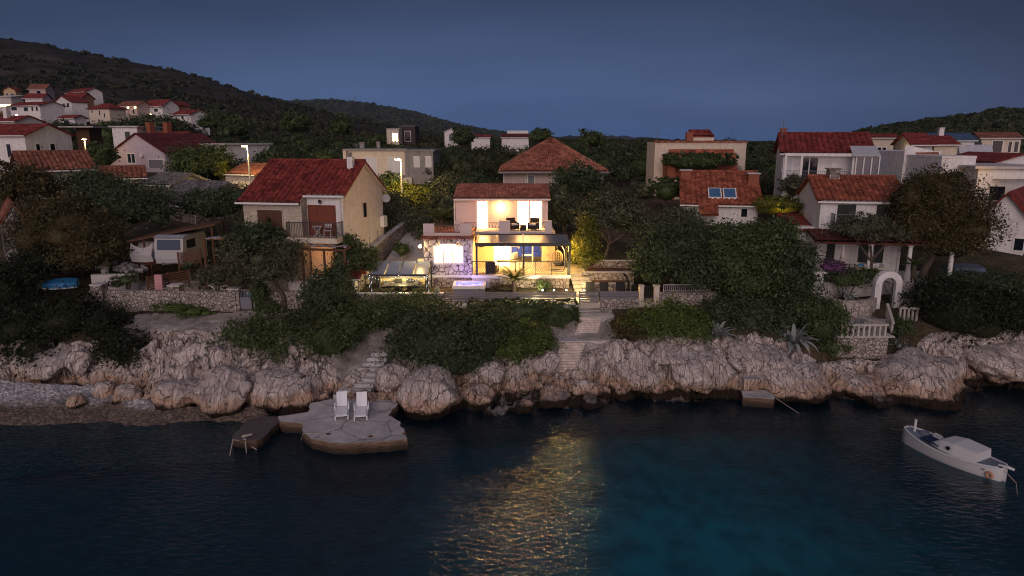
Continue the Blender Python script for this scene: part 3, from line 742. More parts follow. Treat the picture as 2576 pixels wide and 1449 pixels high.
m = MB(); scroll(m, (WX0 + .75, 46.68, 8.2), (WX1 - .75, 46.68, 8.2), 0, .55); m.build('wing_railing', DARKM, V)
wz0, wz1 = 6.16, 7.28; a, b = xs_(1092, 46.4, 6.7), xs_(1163, 46.4, 6.7)
window(V, 'F', a, b, wz0, wz1, 'litw', y=46.45, fr=.12, split=3)
m = MB(); m.box((a + b) / 2 - .5, (a + b) / 2 + .5, 46.2, 46.44, 7.46, 7.54); m.build('light_bar', TRIM, V)
m = MB(); m.box((a + b) / 2 - .48, (a + b) / 2 + .48, 46.22, 46.42, 7.40, 7.455); m.build('lamp_glow', BULB, V)
m = MB(); m.tube([(WX0 - .02, 46.6, 7.45), (WX0 - .22, 46.5, 7.5), (WX0 - .24, 46.5, 7.42)], .025, 6); wl = m.build('wall_lamp', DARKM, V)
m = MB(); m.ball((WX0 - .24, 46.5, 7.3), .11); m.build('bulb', BULB, wl)
m = MB(); m.box(WX0 - .5, WX0, 46.9, 47.4, 6.1, 6.3); m.box(WX0 - .42, WX0 - .02, 46.95, 47.35, DZ, 6.1); m.build('meter_box', CREAM, V)
# drain pipe between wing and terrace
m = MB(); m.tube([(WX1 + .06, 46.4, 7.8), (WX1 + .06, 46.4, DZ)], .05, 8); m.build('drain_pipe', TRIM, V)
# ground floor behind the terrace
dx0, dx1, dz1 = xs_(1240, YW, 6.4), xs_(1366, YW, 6.4), 7.6
m = MB(); m.box(WX1, dx0, YW, YW + .25, DZ, UZ - .1); m.box(dx1, RX1, YW, YW + .25, DZ, UZ - .1); m.box(dx0, dx1, YW, YW + .25, dz1, UZ - .1); m.box(RX1 - .25, RX1, YW + .25, 55.4, DZ, UZ - .1)
m.build('ground_floor_wall', YEL, V)
m = MB(); m.box(WX1, WX1 + .1, 46.6, YW, TZ, UZ - .1); m.build('wing_side_wall', YEL, V)
m = MB(); q0 = xs_(1383, YW, 6.4)
for k in range(9): m.box(q0 - .1 - .12 * (k % 2), RX1 - .02, YW - .06, YW + .01, TZ + .25 * k, TZ + .25 * k + .22)
m.build('corner_stones', LIME, V)
m = MB(); m.box(dx0 - 1.6, dx1 + .6, 54.2, 54.4, TZ, UZ - .1); m.box(dx0 - 1.6, dx0 - 1.5, YW + .25, 54.2, TZ, UZ - .1); m.box(dx1 + .5, dx1 + .6, YW + .25, 54.2, TZ, UZ - .1); m.box(dx0 - 1.6, dx1 + .6, YW + .25, 54.2, 7.7, 7.8)
m.build('room_wall', ROOMW, V)
m = MB(); m.box(dx0 - 1.6, dx1 + .6, YW, 54.3, TZ - .1, TZ + .004); m.build('room_floor', FLOORT, V)
m = MB()
for x in (dx0, dx1 - .09, dx0 + (dx1 - dx0) * .34, dx0 + (dx1 - dx0) * .78): m.box(x, x + .09, YW + .04, YW + .16, TZ, dz1)
m.box(dx0, dx1, YW + .03, YW + .17, dz1 - .08, dz1 + .01); sd = m.build('sliding_door', TRIM, V)
m = MB(); cxa, cxb = dx0 + .1, dx0 + (dx1 - dx0) * .36
for k in range(16):
    x = cxa + (cxb - cxa) * k / 16; m.box(x, x + (cxb - cxa) / 16 - .012, YW + .2 + .03 * (k % 2), YW + .25 + .03 * (k % 2), TZ + .02, dz1 - .05)
m.build('curtain', emit('glowing_curtain', (1.0, .54, .18), 20), V)
# terrace slab, retaining wall
m = MB(); m.box(WX1, TX1 + .1, YF - .08, YW + .0, TZ - .22, TZ); m.build('terrace_slab', TRIM, V)
m = MB(); m.box(WX1 + .12, TX1, YF + .1, YW - .1, TZ, TZ + .012); m.build('terrace_floor', FLOORT, V)
sx = xs_(1231, YF, 4.8)
m = MB(); m.box(sx, TX1, YF, YF + .3, DZ - .8, TZ - .22); m.box(TX1 - .3, TX1, YF + .3, YW + 4, DZ - .8, TZ - .22); m.build('retaining_wall', STONE2, V)
m = MB(); m.box(WX1 + .1, sx, YF + .05, YF + .25, DZ - .4, TZ - .22); m.build('store_wall', LILAC2, V)
m = MB(); m.box(WX1 + .35, sx - .12, YF, YF + .06, DZ, TZ - .3)
for k in range(5): m.box(WX1 + .4 + k * .17, WX1 + .53 + k * .17, YF - .015, YF, DZ + .05, TZ - .35)
m.build('store_door', mat('pale_door', (.5, .45, .46), var=.04), V)
m = MB(); rl = (WX1 + .05, YF + .02, TZ); rr = (TX1 - .12, YF + .02, TZ); m.beam(Vector(rl) + Vector((0, 0, .95)), Vector(rr) + Vector((0, 0, .95)), .045); m.beam(Vector(rl) + Vector((0, 0, .08)), Vector(rr) + Vector((0, 0, .08)), .03)
for k in range(7): p = Vector(rl).lerp(Vector(rr), k / 6); m.beam(p, p + Vector((0, 0, .95)), .045)
n = 46
for k in range(n):
    p = Vector(rl).lerp(Vector(rr), k / n); q = Vector(rl).lerp(Vector(rr), (k + 1) / n)
    for zz in (.1, .38, .66):
        m.beam(p + Vector((0, 0, zz)), q + Vector((0, 0, zz + .28)), .009); m.beam(q + Vector((0, 0, zz)), p + Vector((0, 0, zz + .28)), .009)
m.build('terrace_railing', DARKM, V)
# upper storey
m = MB(); m.ext([(UX0, YU, UZ), (UX0, 55.6, UZ), (UX0, 55.6, 10.75), (UX0, YU, 10.2)], (UX1 - UX0, 0, 0)); m.build('upper_wall', LILAC2, V)
m = MB(); m.box(WX1, UX1 + .3, YW - .35, 55.4, UZ - .1, UZ); m.build('floor_slab', CONC, V)
ez = 10.2
def tile_slope(mb, e0, e1, r0, r1, pitch=.34, amp=.12, course=.38, seg=6):
    """pantile field between eave e0-e1 and ridge r0-r1"""
    e0, e1, r0, r1 = map(Vector, (e0, e1, r0, r1)); W = (e1 - e0).length; L = ((r0 + r1) / 2 - (e0 + e1) / 2).length
    nx = max(2, min(420, int(W / pitch) * seg)); ny = max(1, min(40, int(L / course)))
    nrm = ((e1 - e0).cross((r0 + r1) / 2 - e0)).normalized(); nrm = nrm if nrm.z > 0 else -nrm
    rows = []
    for j in range(ny):
        for t, lift in ((j / ny, .035), ((j + 1) / ny - .001, 0.0)):
            a = e0.lerp(r0, t); b = e1.lerp(r1, t)
            rows.append([a.lerp(b, i / nx) + nrm * (amp * abs(math.sin(math.pi * i / seg)) ** .5 + lift) for i in range(nx + 1)])
    mb.loft(rows)
    th = nrm * .12
    mb._add([e0 - th, e1 - th, r1 - th, r0 - th, e0, e1, r1, r0], [(0, 1, 2, 3), (0, 1, 5, 4), (1, 2, 6, 5), (3, 0, 4, 7), (2, 3, 7, 6)])
    return mb
m = MB(); tile_slope(m, (UX0 - .15, YU - .35, ez - .02), (UX1 + .2, YU - .35, ez - .02), (UX0 - .15, 55.7, ez + .78), (UX1 + .2, 55.7, ez + .78), .26, .06, .36); m.build('roof', PTILE, V)
m = MB(); m.box(UX0 - .1, UX1 + .15, YU - .42, YU - .34, ez - .17, ez - .05); m.tube([(UX0 - .05, YU - .3, ez - .1), (UX0 - .08, YU - .1, ez - .4), (UX0 - .08, YU - .1, UZ)], .045, 6); m.build('gutter', TRIM, V)
a, b = xs_(1203, YU, 9), xs_(1222, YU, 9); window(V, 'F', a - .05, b + .1, UZ + .02, 9.93, 'lit', y=YU, fr=.16)
a, b = xs_(1303, YU, 9), xs_(1361, YU, 9); window(V, 'F', a, b, UZ + .02, 9.93, 'lit', y=YU, fr=.16, split=2)
lx = xs_(1260, YU, 9.6)
m = MB(); m.box(lx - .12, lx + .12, YU - .08, YU, 9.35, 9.6); wl2 = m.build('wall_light', TRIM, V)
m = MB(); m.lathe([(.05, -.2), (.22, -.1), (.24, .08), (.1, .16)], (lx, YU - .22, 9.55), 14); m.build('shade', emit('lamp_shade_glow', (1, .54, .15), 55), wl2)
yb = 49.2; bz = UZ
m = MB(); p0, p1, p2, p3, p4 = xs_(1144, yb, 8.2), xs_(1165, yb, 8.2), xs_(1255, yb, 8.2), xs_(1283, yb, 8.2), xs_(1385, yb, 8.2)
m.box(p1 - .02, p2 + .02, yb, yb + .2, bz - .38, bz + .02); m.box(p3 - .02, p4 - .3, yb, yb + .2, bz - .38, bz + .02)
for a, b in ((p0, p1), (p2, p3), (p4 - .4, p4 + .08)): m.box(a, b, yb - .06, yb + .28, bz - .4, bz + .78)
m.box(p4 - .1, p4 + .08, yb + .28, YU, bz - .4, bz + .05)
m.build('balcony_parapet', LILAC2, V)
m = MB(); scroll(m, (p1, yb + .1, bz + .02), (p2, yb + .1, bz + .02), 0, .62); scroll(m, (p3, yb + .1, bz + .02), (p4 - .4, yb + .1, bz + .02), 0, .62); m.build('balcony_railing', DARKM, V)
m = MB(); tile_slope(m, (WX1 + .1, YW - .75, UZ - .55), (TX1 - .9, YW - .75, UZ - .55), (WX1 + .1, YW - .1, UZ - .38), (TX1 - .9, YW - .1, UZ - .38), .24, .05, .3); m.build('canopy_tiles', PTILE, V)

# pergola over the terrace
P = thing('pergola', 'anthracite louvred pergola standing over the lit terrace', 'pergola', (0, YF, TZ))
x0, x1, xm = xs_(1199, YF, 7), xs_(1433, YF, 7), xs_(1317, YF, 7); pz = 7.35; pyb = 49.0; pzb = 7.72
for x in (x0, xm, x1): MB().box(x - .07, x + .07, YF - .02, YF + .12, TZ, pz).build('post', DARKM, P)
MB().box(x1 - .06, x1 + .06, pyb - .12, pyb, TZ, pzb - .1).build('post', DARKM, P)
m = MB(); m.box(x0 - .1, x1 + .1, YF - .06, YF + .1, pz, pz + .24); m.beam((x0 - .1, pyb, pzb), (x1 + .1, pyb, pzb), .12, .2)
for x in (x0, x1): m.beam((x, YF, pz + .14), (x, pyb, pzb), .1, .2)
m.build('frame', DARKM, P)
m = MB(); m.beam((xm, YF, pz + .17), (xm, pyb, pzb + .03), .09, .16); m.build('middle_beam', TRIM, P)
for a, b in ((x0, xm), (xm, x1)):
    m = MB()
    for k in range(14):
        t = (k + .5) / 14; y = YF + .1 + (pyb - YF - .15) * t; z = pz + .14 + (pzb - pz - .1) * t
        m.cbox((.5 * (a + b), y, z), b - a - .14, .19, .02, rx=.13)
    m.build('louvre_panel', mat('louvre_metal', (.17, .18, .21), rough=.35, metal=.4, var=.08), P)

# things on the villa
def chair_rattan(name, label, loc, rz, group, m_=None):
    t = thing(name, label, 'armchair', loc, rz, group, local=True); m_ = m_ or mat('dark_rattan', (.03, .024, .02), rough=.7, var=.4, scale=30)
    m = MB(); m.box(-.33, .33, -.33, .33, .08, .36); m.build('seat', m_, t, bevel=.02)
    m = MB(); m.ext([(-.36, .30, .08), (-.36, .40, .08), (-.36, .46, .86), (-.36, .38, .86)], (.72, 0, 0)); m.build('backrest', m_, t)
    for s in (-1, 1): m = MB(); m.ext([(s * .36, -.33, .08), (s * .36, .36, .08), (s * .36, .38, .62), (s * .36, -.3, .54)], (-s * .07, 0, 0)); m.build('armrest', m_, t)
    m = MB(); m.box(-.28, .28, -.3, .28, .36, .46); m.build('cushion', TRIM, t, bevel=.03)
    for sx in (-.3, .3):
        for sy in (-.3, .34): MB().box(sx - .03, sx + .03, sy - .03, sy + .03, 0, .1).build('leg', m_, t)
    return t
gb = 'rattan seats on the upper balcony'
c1 = chair_rattan('armchair', 'dark rattan armchair beside the middle pillar of the balcony', (xs_(1291, 50, 8.3), 50.2, UZ), R(28), gb)
c2 = copy_tree(c1, 'dark rattan armchair at the right window of the balcony', (xs_(1342, 50, 8.3), 50.2, UZ), R(-20))
t = thing('side_table', 'low dark rattan table between the two balcony armchairs', 'table', (xs_(1316, 50, 8.1), 50.0, UZ), local=True)
RAT = mat('dark_rattan', (.03, .024, .02))
m = MB(); m.box(-.27, .27, -.22, .22, .34, .40); m.build('table_top', RAT, t, bevel=.01); m = MB(); m.box(-.23, .23, -.18, .18, 0, .34); m.build('table_base', RAT, t)
# terrace furniture
c3 = copy_tree(c1, 'dark rattan armchair seen from behind at the left terrace railing', (xs_(1237, 46.9, 5.6), 46.95, TZ), R(170)); c3['group'] = 'seats on the terrace'
m = MB(); tx = xs_(1275, 47.6, 5.8); t = thing('dining_table', 'terrace table behind the palm, seen through the railing', 'table', (tx, 47.6, TZ), local=True)
m.box(-.7, .7, -.4, .4, .70, .75); m.build('table_top', RAT, t, bevel=.01)
for s in (-.6, .6):
    for q in (-.32, .32): MB().box(s - .03, s + .03, q - .03, q + .03, 0, .7).build('leg', RAT, t)
# clock
kx = xs_(1211, YW, 7.2); t = thing('wall_clock', 'round dark clock with pale numerals on the terrace wall', 'clock', (kx, YW, 7.0)); kz = 7.18
m = MB(); m.tube([(kx + .36 * math.cos(q), YW - .05, kz + .36 * math.sin(q)) for q in np.linspace(0, 2 * math.pi, 33)], .055, 8, False); m.build('rim', mat('dark_brass', (.06, .04, .02)), t)
m = MB(); m.ext([(kx + .34 * math.cos(q), YW - .005, kz + .34 * math.sin(q)) for q in np.linspace(0, 2 * math.pi, 33)[:-1]], (0, -.03, 0)); m.build('dial', mat('clock_dial', (.05, .035, .025)), t)
m = MB()
for k in range(12): q = k * math.pi / 6; m.beam((kx + .22 * math.cos(q), YW - .045, kz + .22 * math.sin(q)), (kx + .30 * math.cos(q), YW - .045, kz + .30 * math.sin(q)), .03, .012)
m.build('numerals', mat('clock_gold', (.6, .45, .2)), t)
m = MB(); m.beam((kx, YW - .05, kz), (kx + .12, YW - .05, kz + .08), .025, .01); m.beam((kx, YW - .05, kz), (kx - .04, YW - .05, kz + .2), .02, .01); m.build('hands', mat('clock_gold', (.6, .45, .2)), t)
# sofa in the room
BLUE = mat('blue_velvet', (.035, .07, .42), rough=.9, var=.12)
sx0, sx1 = xs_(1304, 53.2, 5.9), xs_(1362, 53.2, 5.9); t = thing('sofa', 'blue high backed sofa inside the lit living room', 'sofa', ((sx0 + sx1) / 2, 53.2, TZ)); sw = sx1 - sx0
m = MB(); m.box(sx0 + .15, sx1 - .15, 52.7, 53.6, TZ + .12, TZ + .46); m.build('seat', BLUE, t, bevel=.05)
m = MB(); m.box(sx0 + .1, sx0 + sw / 2 - .02, 53.5, 53.85, TZ + .3, TZ + 1.15); m.box(sx0 + sw / 2 + .02, sx1 - .1, 53.5, 53.85, TZ + .3, TZ + 1.15); m.build('backrest', BLUE, t, bevel=.05)
for x in (sx0, sx1 - .22): MB().box(x, x + .22, 52.7, 53.7, TZ + .1, TZ + .68).build('armrest', BLUE, t, bevel=.05)
ax = xs_(1287, 52.4, 5.7)
t = thing('armchair', 'pale armchair with a blue back beside the curtain in the living room', 'armchair', (ax, 52.4, TZ), R(-30), local=True)
m = MB(); m.box(-.4, .4, -.4, .3, .1, .45); m.build('seat', TRIM, t, bevel=.05); m = MB(); m.box(-.4, .4, .2, .42, .3, .95); m.build('backrest', BLUE, t, bevel=.05)
for s in (-.4, .28): MB().box(s, s + .12, -.4, .35, .1, .62).build('armrest', TRIM, t, bevel=.03)
t = thing('coffee_table', 'white metal framed table before the blue sofa', 'table', (xs_(1327, 51.4, 5.6), 51.4, TZ), local=True)
m = MB(); m.box(-.4, .4, -.25, .25, .5, .54); m.build('table_top', TRIM, t); m = MB()
for s in (-.37, .37):
    m.beam((s, -.22, 0), (s, -.22, .5), .04); m.beam((s, .22, 0), (s, .22, .5), .04); m.beam((s, -.22, .02), (s, .22, .02), .04)
m.build('frame', TRIM, t)
# hanging egg chair
ex, ey = xs_(1404, 47.6, 6), 47.7; t = thing('hanging_chair', 'wicker egg chair hanging from its curved stand on the terrace', 'hanging chair', (ex, ey, TZ))
WICK = mat('pale_wicker', (.30, .22, .13), rough=.8, var=.3, scale=20)
m = MB(); pts = [(ex + .42 * math.cos(q), ey + .42 * math.sin(q), TZ + .03) for q in np.linspace(0, 2 * math.pi, 25)]; m.tube(pts, .025, 6, False)
arc = [(ex + .45, ey + .1, TZ + .03), (ex + .5, ey + .1, TZ + .8), (ex + .42, ey + .08, TZ + 1.5), (ex + .2, ey + .04, TZ + 1.85), (ex - .02, ey, TZ + 1.9), (ex - .12, ey, TZ + 1.82)]; m.tube(arc, .03, 8); m.build('stand', GREYM, t)
m = MB()
for k in range(14):
    a = math.pi * 2 * k / 14
    if 0.9 < (a % (2 * math.pi)) - 3.6 < 1.6: continue
    m.tube([(ex - .05 + .4 * math.sin(p) * math.cos(a), ey + .36 * math.sin(p) * math.sin(a), TZ + .95 + .52 * math.cos(p)) for p in np.linspace(.15, 2.9, 9)], .014, 5)
for p in np.linspace(.4, 2.8, 9): m.tube([(ex - .05 + .4 * math.sin(p) * math.cos(a), ey + .36 * math.sin(p) * math.sin(a), TZ + .95 + .52 * math.cos(p)) for a in np.linspace(0, 2 * math.pi, 17)], .012, 5, False)
m.build('basket', WICK, t)
m = MB(); m.tube([(ex - .1, ey, TZ + 1.82), (ex - .06, ey, TZ + 1.46)], .012, 5); m.build('chain', GREYM, t)
m = MB(); m.ball((ex - .05, ey, TZ + .62), (.33, .3, .14)); m.build('cushion', mat('dark_cushion', (.05, .05, .06)), t)
# lights of the villa
lamp('wing_lamp_light', ((xs_(1128, 46, 7)), 46.15, 7.30), 12, WARM, .2)
lamp('corner_lamp_light', (WX0 - .35, 46.3, 7.25), 65, (1, .62, .2), .08)
lamp('balcony_lamp_light', (lx, YU - .45, 9.45), 75, (1, .6, .18), .15)
lamp('terrace_ceiling_light', (-.2, 47.9, 7.35), 800, (1.0, .57, .14), .3)
lamp('terrace_right_light', (3.75, 47.3, 7.1), 420, (1.0, .57, .14), .3)
lamp('living_room_light', ((dx0 + dx1) / 2, 51.8, 7.5), 330, (1.0, .72, .40), .4)
m = MB(); m.lathe([(.02, .05), (.22, .0), (.2, -.06), (.02, -.08)], ((dx0 + dx1) / 2 + .3, 51.8, 7.62), 16); tag(m.build('ceiling_lamp', emit('ceiling_lamp_glow', (1, .8, .5), 14)), 'round glowing lamp on the living room ceiling', 'lamp')

# deck, hot tub, fence, gate
tag(MB().prism([(-10.2, 42.95), (10.3, 42.95), (10.3, 46.3), (TX1, 46.3), (TX1, YF + .2), (-10.2, 51.5)], DZ - .5, DZ).build('deck', FLOORT), kind='structure')
hx0, hx1 = xs_(1139, 44.6, 4.9), xs_(1221, 44.6, 4.9)
T = thing('hot_tub', 'white hot tub with glowing violet blue water behind the slat fence', 'hot tub', ((hx0 + hx1) / 2, 44.9, DZ))
TUBW = mat('tub_shell', (.70, .68, .66), rough=.3, var=.04)
hy0, hy1, hz = 44.1, 45.9, DZ + .88
m = MB()
for a, b, c, d in ((hx0, hx1, hy0, hy0 + .2), (hx0, hx1, hy1 - .2, hy1), (hx0, hx0 + .2, hy0 + .2, hy1 - .2), (hx1 - .2, hx1, hy0 + .2, hy1 - .2)): m.box(a, b, c, d, hz - .2, hz)
m.box(hx0 + .2, hx1 - .2, hy0 + .2, hy1 - .2, hz - .55, hz - .5)
m.build('shell', TUBW, T)
MB().box(hx0 + .05, hx1 - .05, hy0 + .04, hy0 + .08, DZ, hz - .2).build('skirt', GREYM, T)
MB().box(hx0 + .05, hx1 - .05, hy1 - .08, hy1 - .04, DZ, hz - .2).build('skirt', GREYM, T)
for x in (hx0 + .05, hx1 - .09): MB().box(x, x + .04, hy0 + .08, hy1 - .08, DZ, hz - .2).build('skirt', GREYM, T)
def _tub(n, b):
    tc = n.add('ShaderNodeTexCoord'); no = n.add('ShaderNodeTexNoise', i_Scale=3.0, i_Detail=4.0); n.link(tc.outputs['Object'], no.inputs['Vector'])
    c = ramp(n, no.outputs[0], [(.35, (.10, .12, .9)), (.55, (.35, .32, 1)), (.68, (.85, .8, 1))]); n.link(c, b.inputs['Emission Color']); b.inputs['Emission Strength'].default_value = 1.15
    b.inputs['Base Color'].default_value = (.05, .08, .3, 1); b.inputs['Roughness'].default_value = .1
m = MB(); m.box(hx0 + .2, hx1 - .2, hy0 + .2, hy1 - .2, hz - .12, hz - .06); m.build('lit_water', surf('lit_tub_water', _tub), T)
lamp('tub_light', ((hx0 + hx1) / 2, 45.2, hz + .5), 55, (.50, .28, 1.0), .5)

FY = 43.0
def slat_fence(name, label, u0, u1, z0, z1, n, Y=FY, posts=5):
    a, b = xs_(u0, Y, z0), xs_(u1, Y, z0); t = thing(name, label, 'fence', ((a + b) / 2, Y, z0)); h = (z1 - z0) / n
    m = MB()
    for k in range(n): m.box(a, b, Y - .02, Y + .01, z0 + k * h + h * .14, z0 + (k + 1) * h - h * .14)
    m.build('slat_panel', GREYM, t)
    for k in range(posts + 1): x = a + (b - a) * k / posts; MB().box(x - .03, x + .03, Y + .01, Y + .07, z0 - .12, z1 + .02).build('post', DARKM, t)
    return t
slat_fence('slat_fence', 'long grey horizontal slat fence in front of the hot tub and palm', 1118, 1448, 4.2, 4.86, 6, posts=6)
slat_fence('slat_fence', 'short grey slat fence on the stone wall right of the garden gate', 1509, 1605, 4.42, 4.92, 4, posts=2)
tag(MB().box(xs_(1116, FY, 4.1), xs_(1450, FY, 4.1), FY - .12, FY + .12, 3.3, 4.13).build('kerb_wall', TRIM), 'low white kerb under the long slat fence', 'kerb')
t = thing('garden_gate', 'grey slatted garden gate at the head of the steps', 'gate', (xs_(1480, FY, 3.7), FY, 3.72)); a, b = xs_(1456, FY, 4.2), xs_(1505, FY, 4.2)
m = MB()
for k in range(7): m.box(a + .06, b - .06, FY - .02, FY + .02, 3.84 + k * .155, 3.94 + k * .155)
m.build('slat_panel', GREYM, t)
for x in (a, b - .07): MB().box(x, x + .07, FY - .04, FY + .04, 3.7, 4.95).build('gate_post', GREYM, t)
tag(MB().box(xs_(1509, FY, 4), xs_(1607, FY, 4), FY - .15, FY + .15, 3.0, 4.42).build('stone_wall', STONE), 'low rubble wall under the short slat fence right of the gate', 'wall')
tag(MB().box(a - .1, b + .1, FY - .4, FY + .2, 3.2, 3.72).build('gate_step', CONC), 'concrete threshold below the grey garden gate', 'step')
# stone wall left of the hot tub
a, b = xs_(820, 43.2, 4.3), xs_(1115, 43.2, 4.3)
t = thing('stone_wall', 'low rubble wall with pale coping before the dining pergola', 'wall', ((a + b) / 2, 43.2, 3.4)); MB().box(a, b, 43.0, 43.3, 2.9, 4.72).build('wall', STONE, t); MB().box(a, b + .03, 42.96, 43.34, 4.72, 4.78).build('coping', TRIM, t)
# bollard lights along the planting bed
for k, u in enumerate((1394, 1365, 1425, 1470)):
    x = xs_(u, 45.2, 4.4); t = thing('garden_light', 'small white spot lamp in the bed under the terrace wall', 'lamp', (x, 45.3, DZ), group='spot lamps along the bed')
    MB().cyl((x, 45.3), .03, DZ, DZ + .3, 8).build('stem', DARKM, t); m = MB(); m.ball((x, 45.3, DZ + .34), .05, 8, 6); m.build('bulb', emit('white_bulb', (.8, .95, 1), 14), t)
lamp('bed_light', (1.6, 44.6, 4.9), 200, (1, .8, .45), .1)
lamp('bed_light', (4.4, 44.4, 5.4), 240, (1, .72, .3), .1)

# steps, planters and loungers right of the terrace
sx0, sx1 = TX1 + .12, TX1 + 1.35
t = thing('garden_steps', 'lit pale steps between the terrace and the planters', 'steps', ((sx0 + sx1) / 2, 45.5, DZ))
m = MB()
for k in range(6): m.box(sx0 + .12 * (5 - k) * .4, sx1 + .1 * (5 - k), 44.9 + k * .42, 47.6, DZ + k * .19, DZ + (k + 1) * .19 - .003)
m.box(sx0, sx1, 47.6, 50.5, DZ, DZ + 1.2); m.build('flight', FLOORT, t)
pxa, pxb = xs_(1462, 46, 4.8), xs_(1584, 46, 4.8)
EARTH = mat('red_earth', (.13, .062, .035), rough=.95, var=.4, scale=5)
GRASSY = mat('dry_lawn', (.075, .062, .025), rough=.95, var=.45, scale=2)
for k, (y0, y1, z1, lab) in enumerate(((45.3, 46.9, 4.95, 'front stone planter behind the three black loungers'), (46.9, 48.9, 5.45, 'second planter with bare red earth behind the loungers'), (48.9, 53.0, 5.9, 'upper planter under the dark tree beside the villa'))):
    xa = pxa + .12 * k; xb = pxb + .45 * k
    t = thing('stone_planter', lab, 'planter', ((xa + xb) / 2, y0, DZ - .2)); m = MB()
    m.box(xa, xb, y0, y0 + .25, DZ - .3, z1 - .06); m.box(xa, xa + .25, y0 + .25, y1 - .02, DZ - .3, z1 - .06); m.build('wall', STONE2, t)
    m = MB(); m.box(xa - .04, xb + .02, y0 - .03, y0 + .27, z1 - .06, z1); m.box(xa - .04, xa + .27, y0 + .27, y1 - .02, z1 - .06, z1); m.build('coping', CONC, t)
    MB().box(xa + .25, xb, y0 + .25, y1, DZ - .3, z1 - .12).build('soil', EARTH if k < 2 else GRASSY, t)
def lounger_black(loc, label):
    t = thing('black_lounger', label, 'sun lounger', loc, 0, 'black loungers by the planter', local=True)
    m = MB(); m.box(-.3, .3, -.75, .25, .30, .35); m.build('seat', BLACK, t)
    m = MB(); m.ext([(-.3, .25, .30), (-.3, .25, .36), (-.3, .60, .98), (-.3, .65, .94)], (.6, 0, 0)); m.build('backrest', BLACK, t)
    for s in (-.3, .3):
        for q in (-.6, .2): MB().box(s - .02, s + .02, q - .02, q + .02, 0, .3).build('leg', DARKM, t)
    return t
l0 = lounger_black((xs_(1486, 44.5, 4.6), 44.4, DZ), 'black lounger nearest the grey garden gate')
copy_tree(l0, 'middle one of the three black loungers by the planter', (xs_(1521, 44.5, 4.6), 44.4, DZ)); copy_tree(l0, 'black lounger beside the curved outdoor shower', (xs_(1563, 44.5, 4.6), 44.4, DZ))
hx = xs_(1582, 44.6, 5); t = thing('outdoor_shower', 'tall curved black outdoor shower beside the loungers', 'shower', (hx, 44.7, DZ))
m = MB(); m.tube([(hx, 44.7, DZ), (hx, 44.7, DZ + .9), (hx - .06, 44.7, DZ + 1.2), (hx - .2, 44.7, DZ + 1.45), (hx - .42, 44.7, DZ + 1.6)], [.09, .09, .08, .07, .05], 10); m.build('column', BLACK, t)
m = MB(); m.cyl((hx - .42, 44.7), .09, DZ + 1.53, DZ + 1.57, 12); m.build('shower_head', GREYM, t)
# gate posts to the neighbour's lane
for u0, u1, lab in ((1607, 1618, 'slim white gate post left of the dark railing gate'), (1644, 1657, 'slim white gate post right of the dark railing gate')):
    a, b = xs_(u0, 43.2, 4.5), xs_(u1, 43.2, 4.5); MBt = MB().box(a, b, 43.05, 43.4, 3.2, 5.22).box(a - .03, b + .03, 43.02, 43.43, 5.22, 5.28); tag(MBt.build('gate_post', CREAM), lab, 'gate post')
a, b = xs_(1619, 43.2, 4.5), xs_(1643, 43.2, 4.5); t = thing('railing_gate', 'tall dark railing gate between two white posts', 'gate', ((a + b) / 2, 43.2, 3.8)); m = MB(); m.rail((a, 43.2, 3.75), (b, 43.2, 3.75), 1.4, .11, .022); m.build('bars', DARKM, t)
MB().box(a, b, 43.18, 43.22, 4.4, 4.46).build('lock_rail', DARKM, t)
a, b = xs_(1657, 43.4, 4.2), xs_(1800, 43.4, 4.2); tag(MB().box(a, b, 43.3, 43.6, 2.9, 4.75).build('stone_wall', STONE), 'rubble wall right of the tall railing gate', 'wall')
t = thing('wall_railing', 'pale bar railing on the rubble wall right of the railing gate', 'railing', ((a + b) / 2, 43.45, 4.75)); m = MB(); m.rail((a + .3, 43.45, 4.75), (b - .4, 43.45, 4.75), .5, .13, .03); m.build('bars', mat('pale_paint', (.4, .38, .38)), t)

# dining pergola
YP = 44.2; a, b = xs_(932, YP, 5), xs_(1076, YP, 5); ptop = 6.05
t = thing('dining_pergola', 'small pergola with bluish roof panels and fairy lights over a table', 'pergola', ((a + b) / 2, YP, DZ))
for x in (a, b): MB().box(x - .05, x + .05, YP - .05, YP + .05, DZ, ptop - .3).build('post', DARKM, t)
for x in (a, b): MB().box(x - .05, x + .05, 46.3, 46.4, DZ, ptop + .1).build('post', DARKM, t)
m = MB(); m.box(a - .1, b + .1, YP - .08, YP, ptop - .38, ptop - .26); m.box(a - .1, b + .1, 46.4, 46.48, ptop + .1, ptop + .2)
for x in (a - .05, (a + b) / 2, b + .05): m.beam((x, YP - .04, ptop - .3), (x, 46.44, ptop + .16), .06, .08)
m.build('frame', DARKM, t)
PANEL = mat('frosted_panel', (.22, .27, .40), rough=.25, spec=.6, var=.06)
for k in range(4):
    u0_, u1_ = a + (b - a) * k / 4 + .04, a + (b - a) * (k + 1) / 4 - .04
    m = MB(); m.ext([(u0_, YP, ptop - .26), (u0_, 46.42, ptop + .2), (u0_, 46.42, ptop + .215), (u0_, YP, ptop - .245)], (u1_ - u0_, 0, 0)); m.build('roof_panel', PANEL, t)
t2 = thing('string_lights', 'string of small white fairy lights draped along the dining pergola', 'string lights', ((a + b) / 2, YP - .1, 5.3))
m = MB(); m2 = MB()
pl = []
for k in range(41):
    s = k / 40; x = a + (b - a) * s; z = ptop - .32 - .32 * abs(math.sin(s * 2 * math.pi)) ** .8; pl.append((x, YP - .11, z))
m.tube(pl, .008, 4)
for p in pl[::2]: m2.ball(p, .02, 6, 4)
for x in (a, b):
    for k in range(22): q = k * .9; m2.ball((x + .08 * math.cos(q), YP + .08 * math.sin(q), DZ + .05 + k * .075), .014, 6, 4)
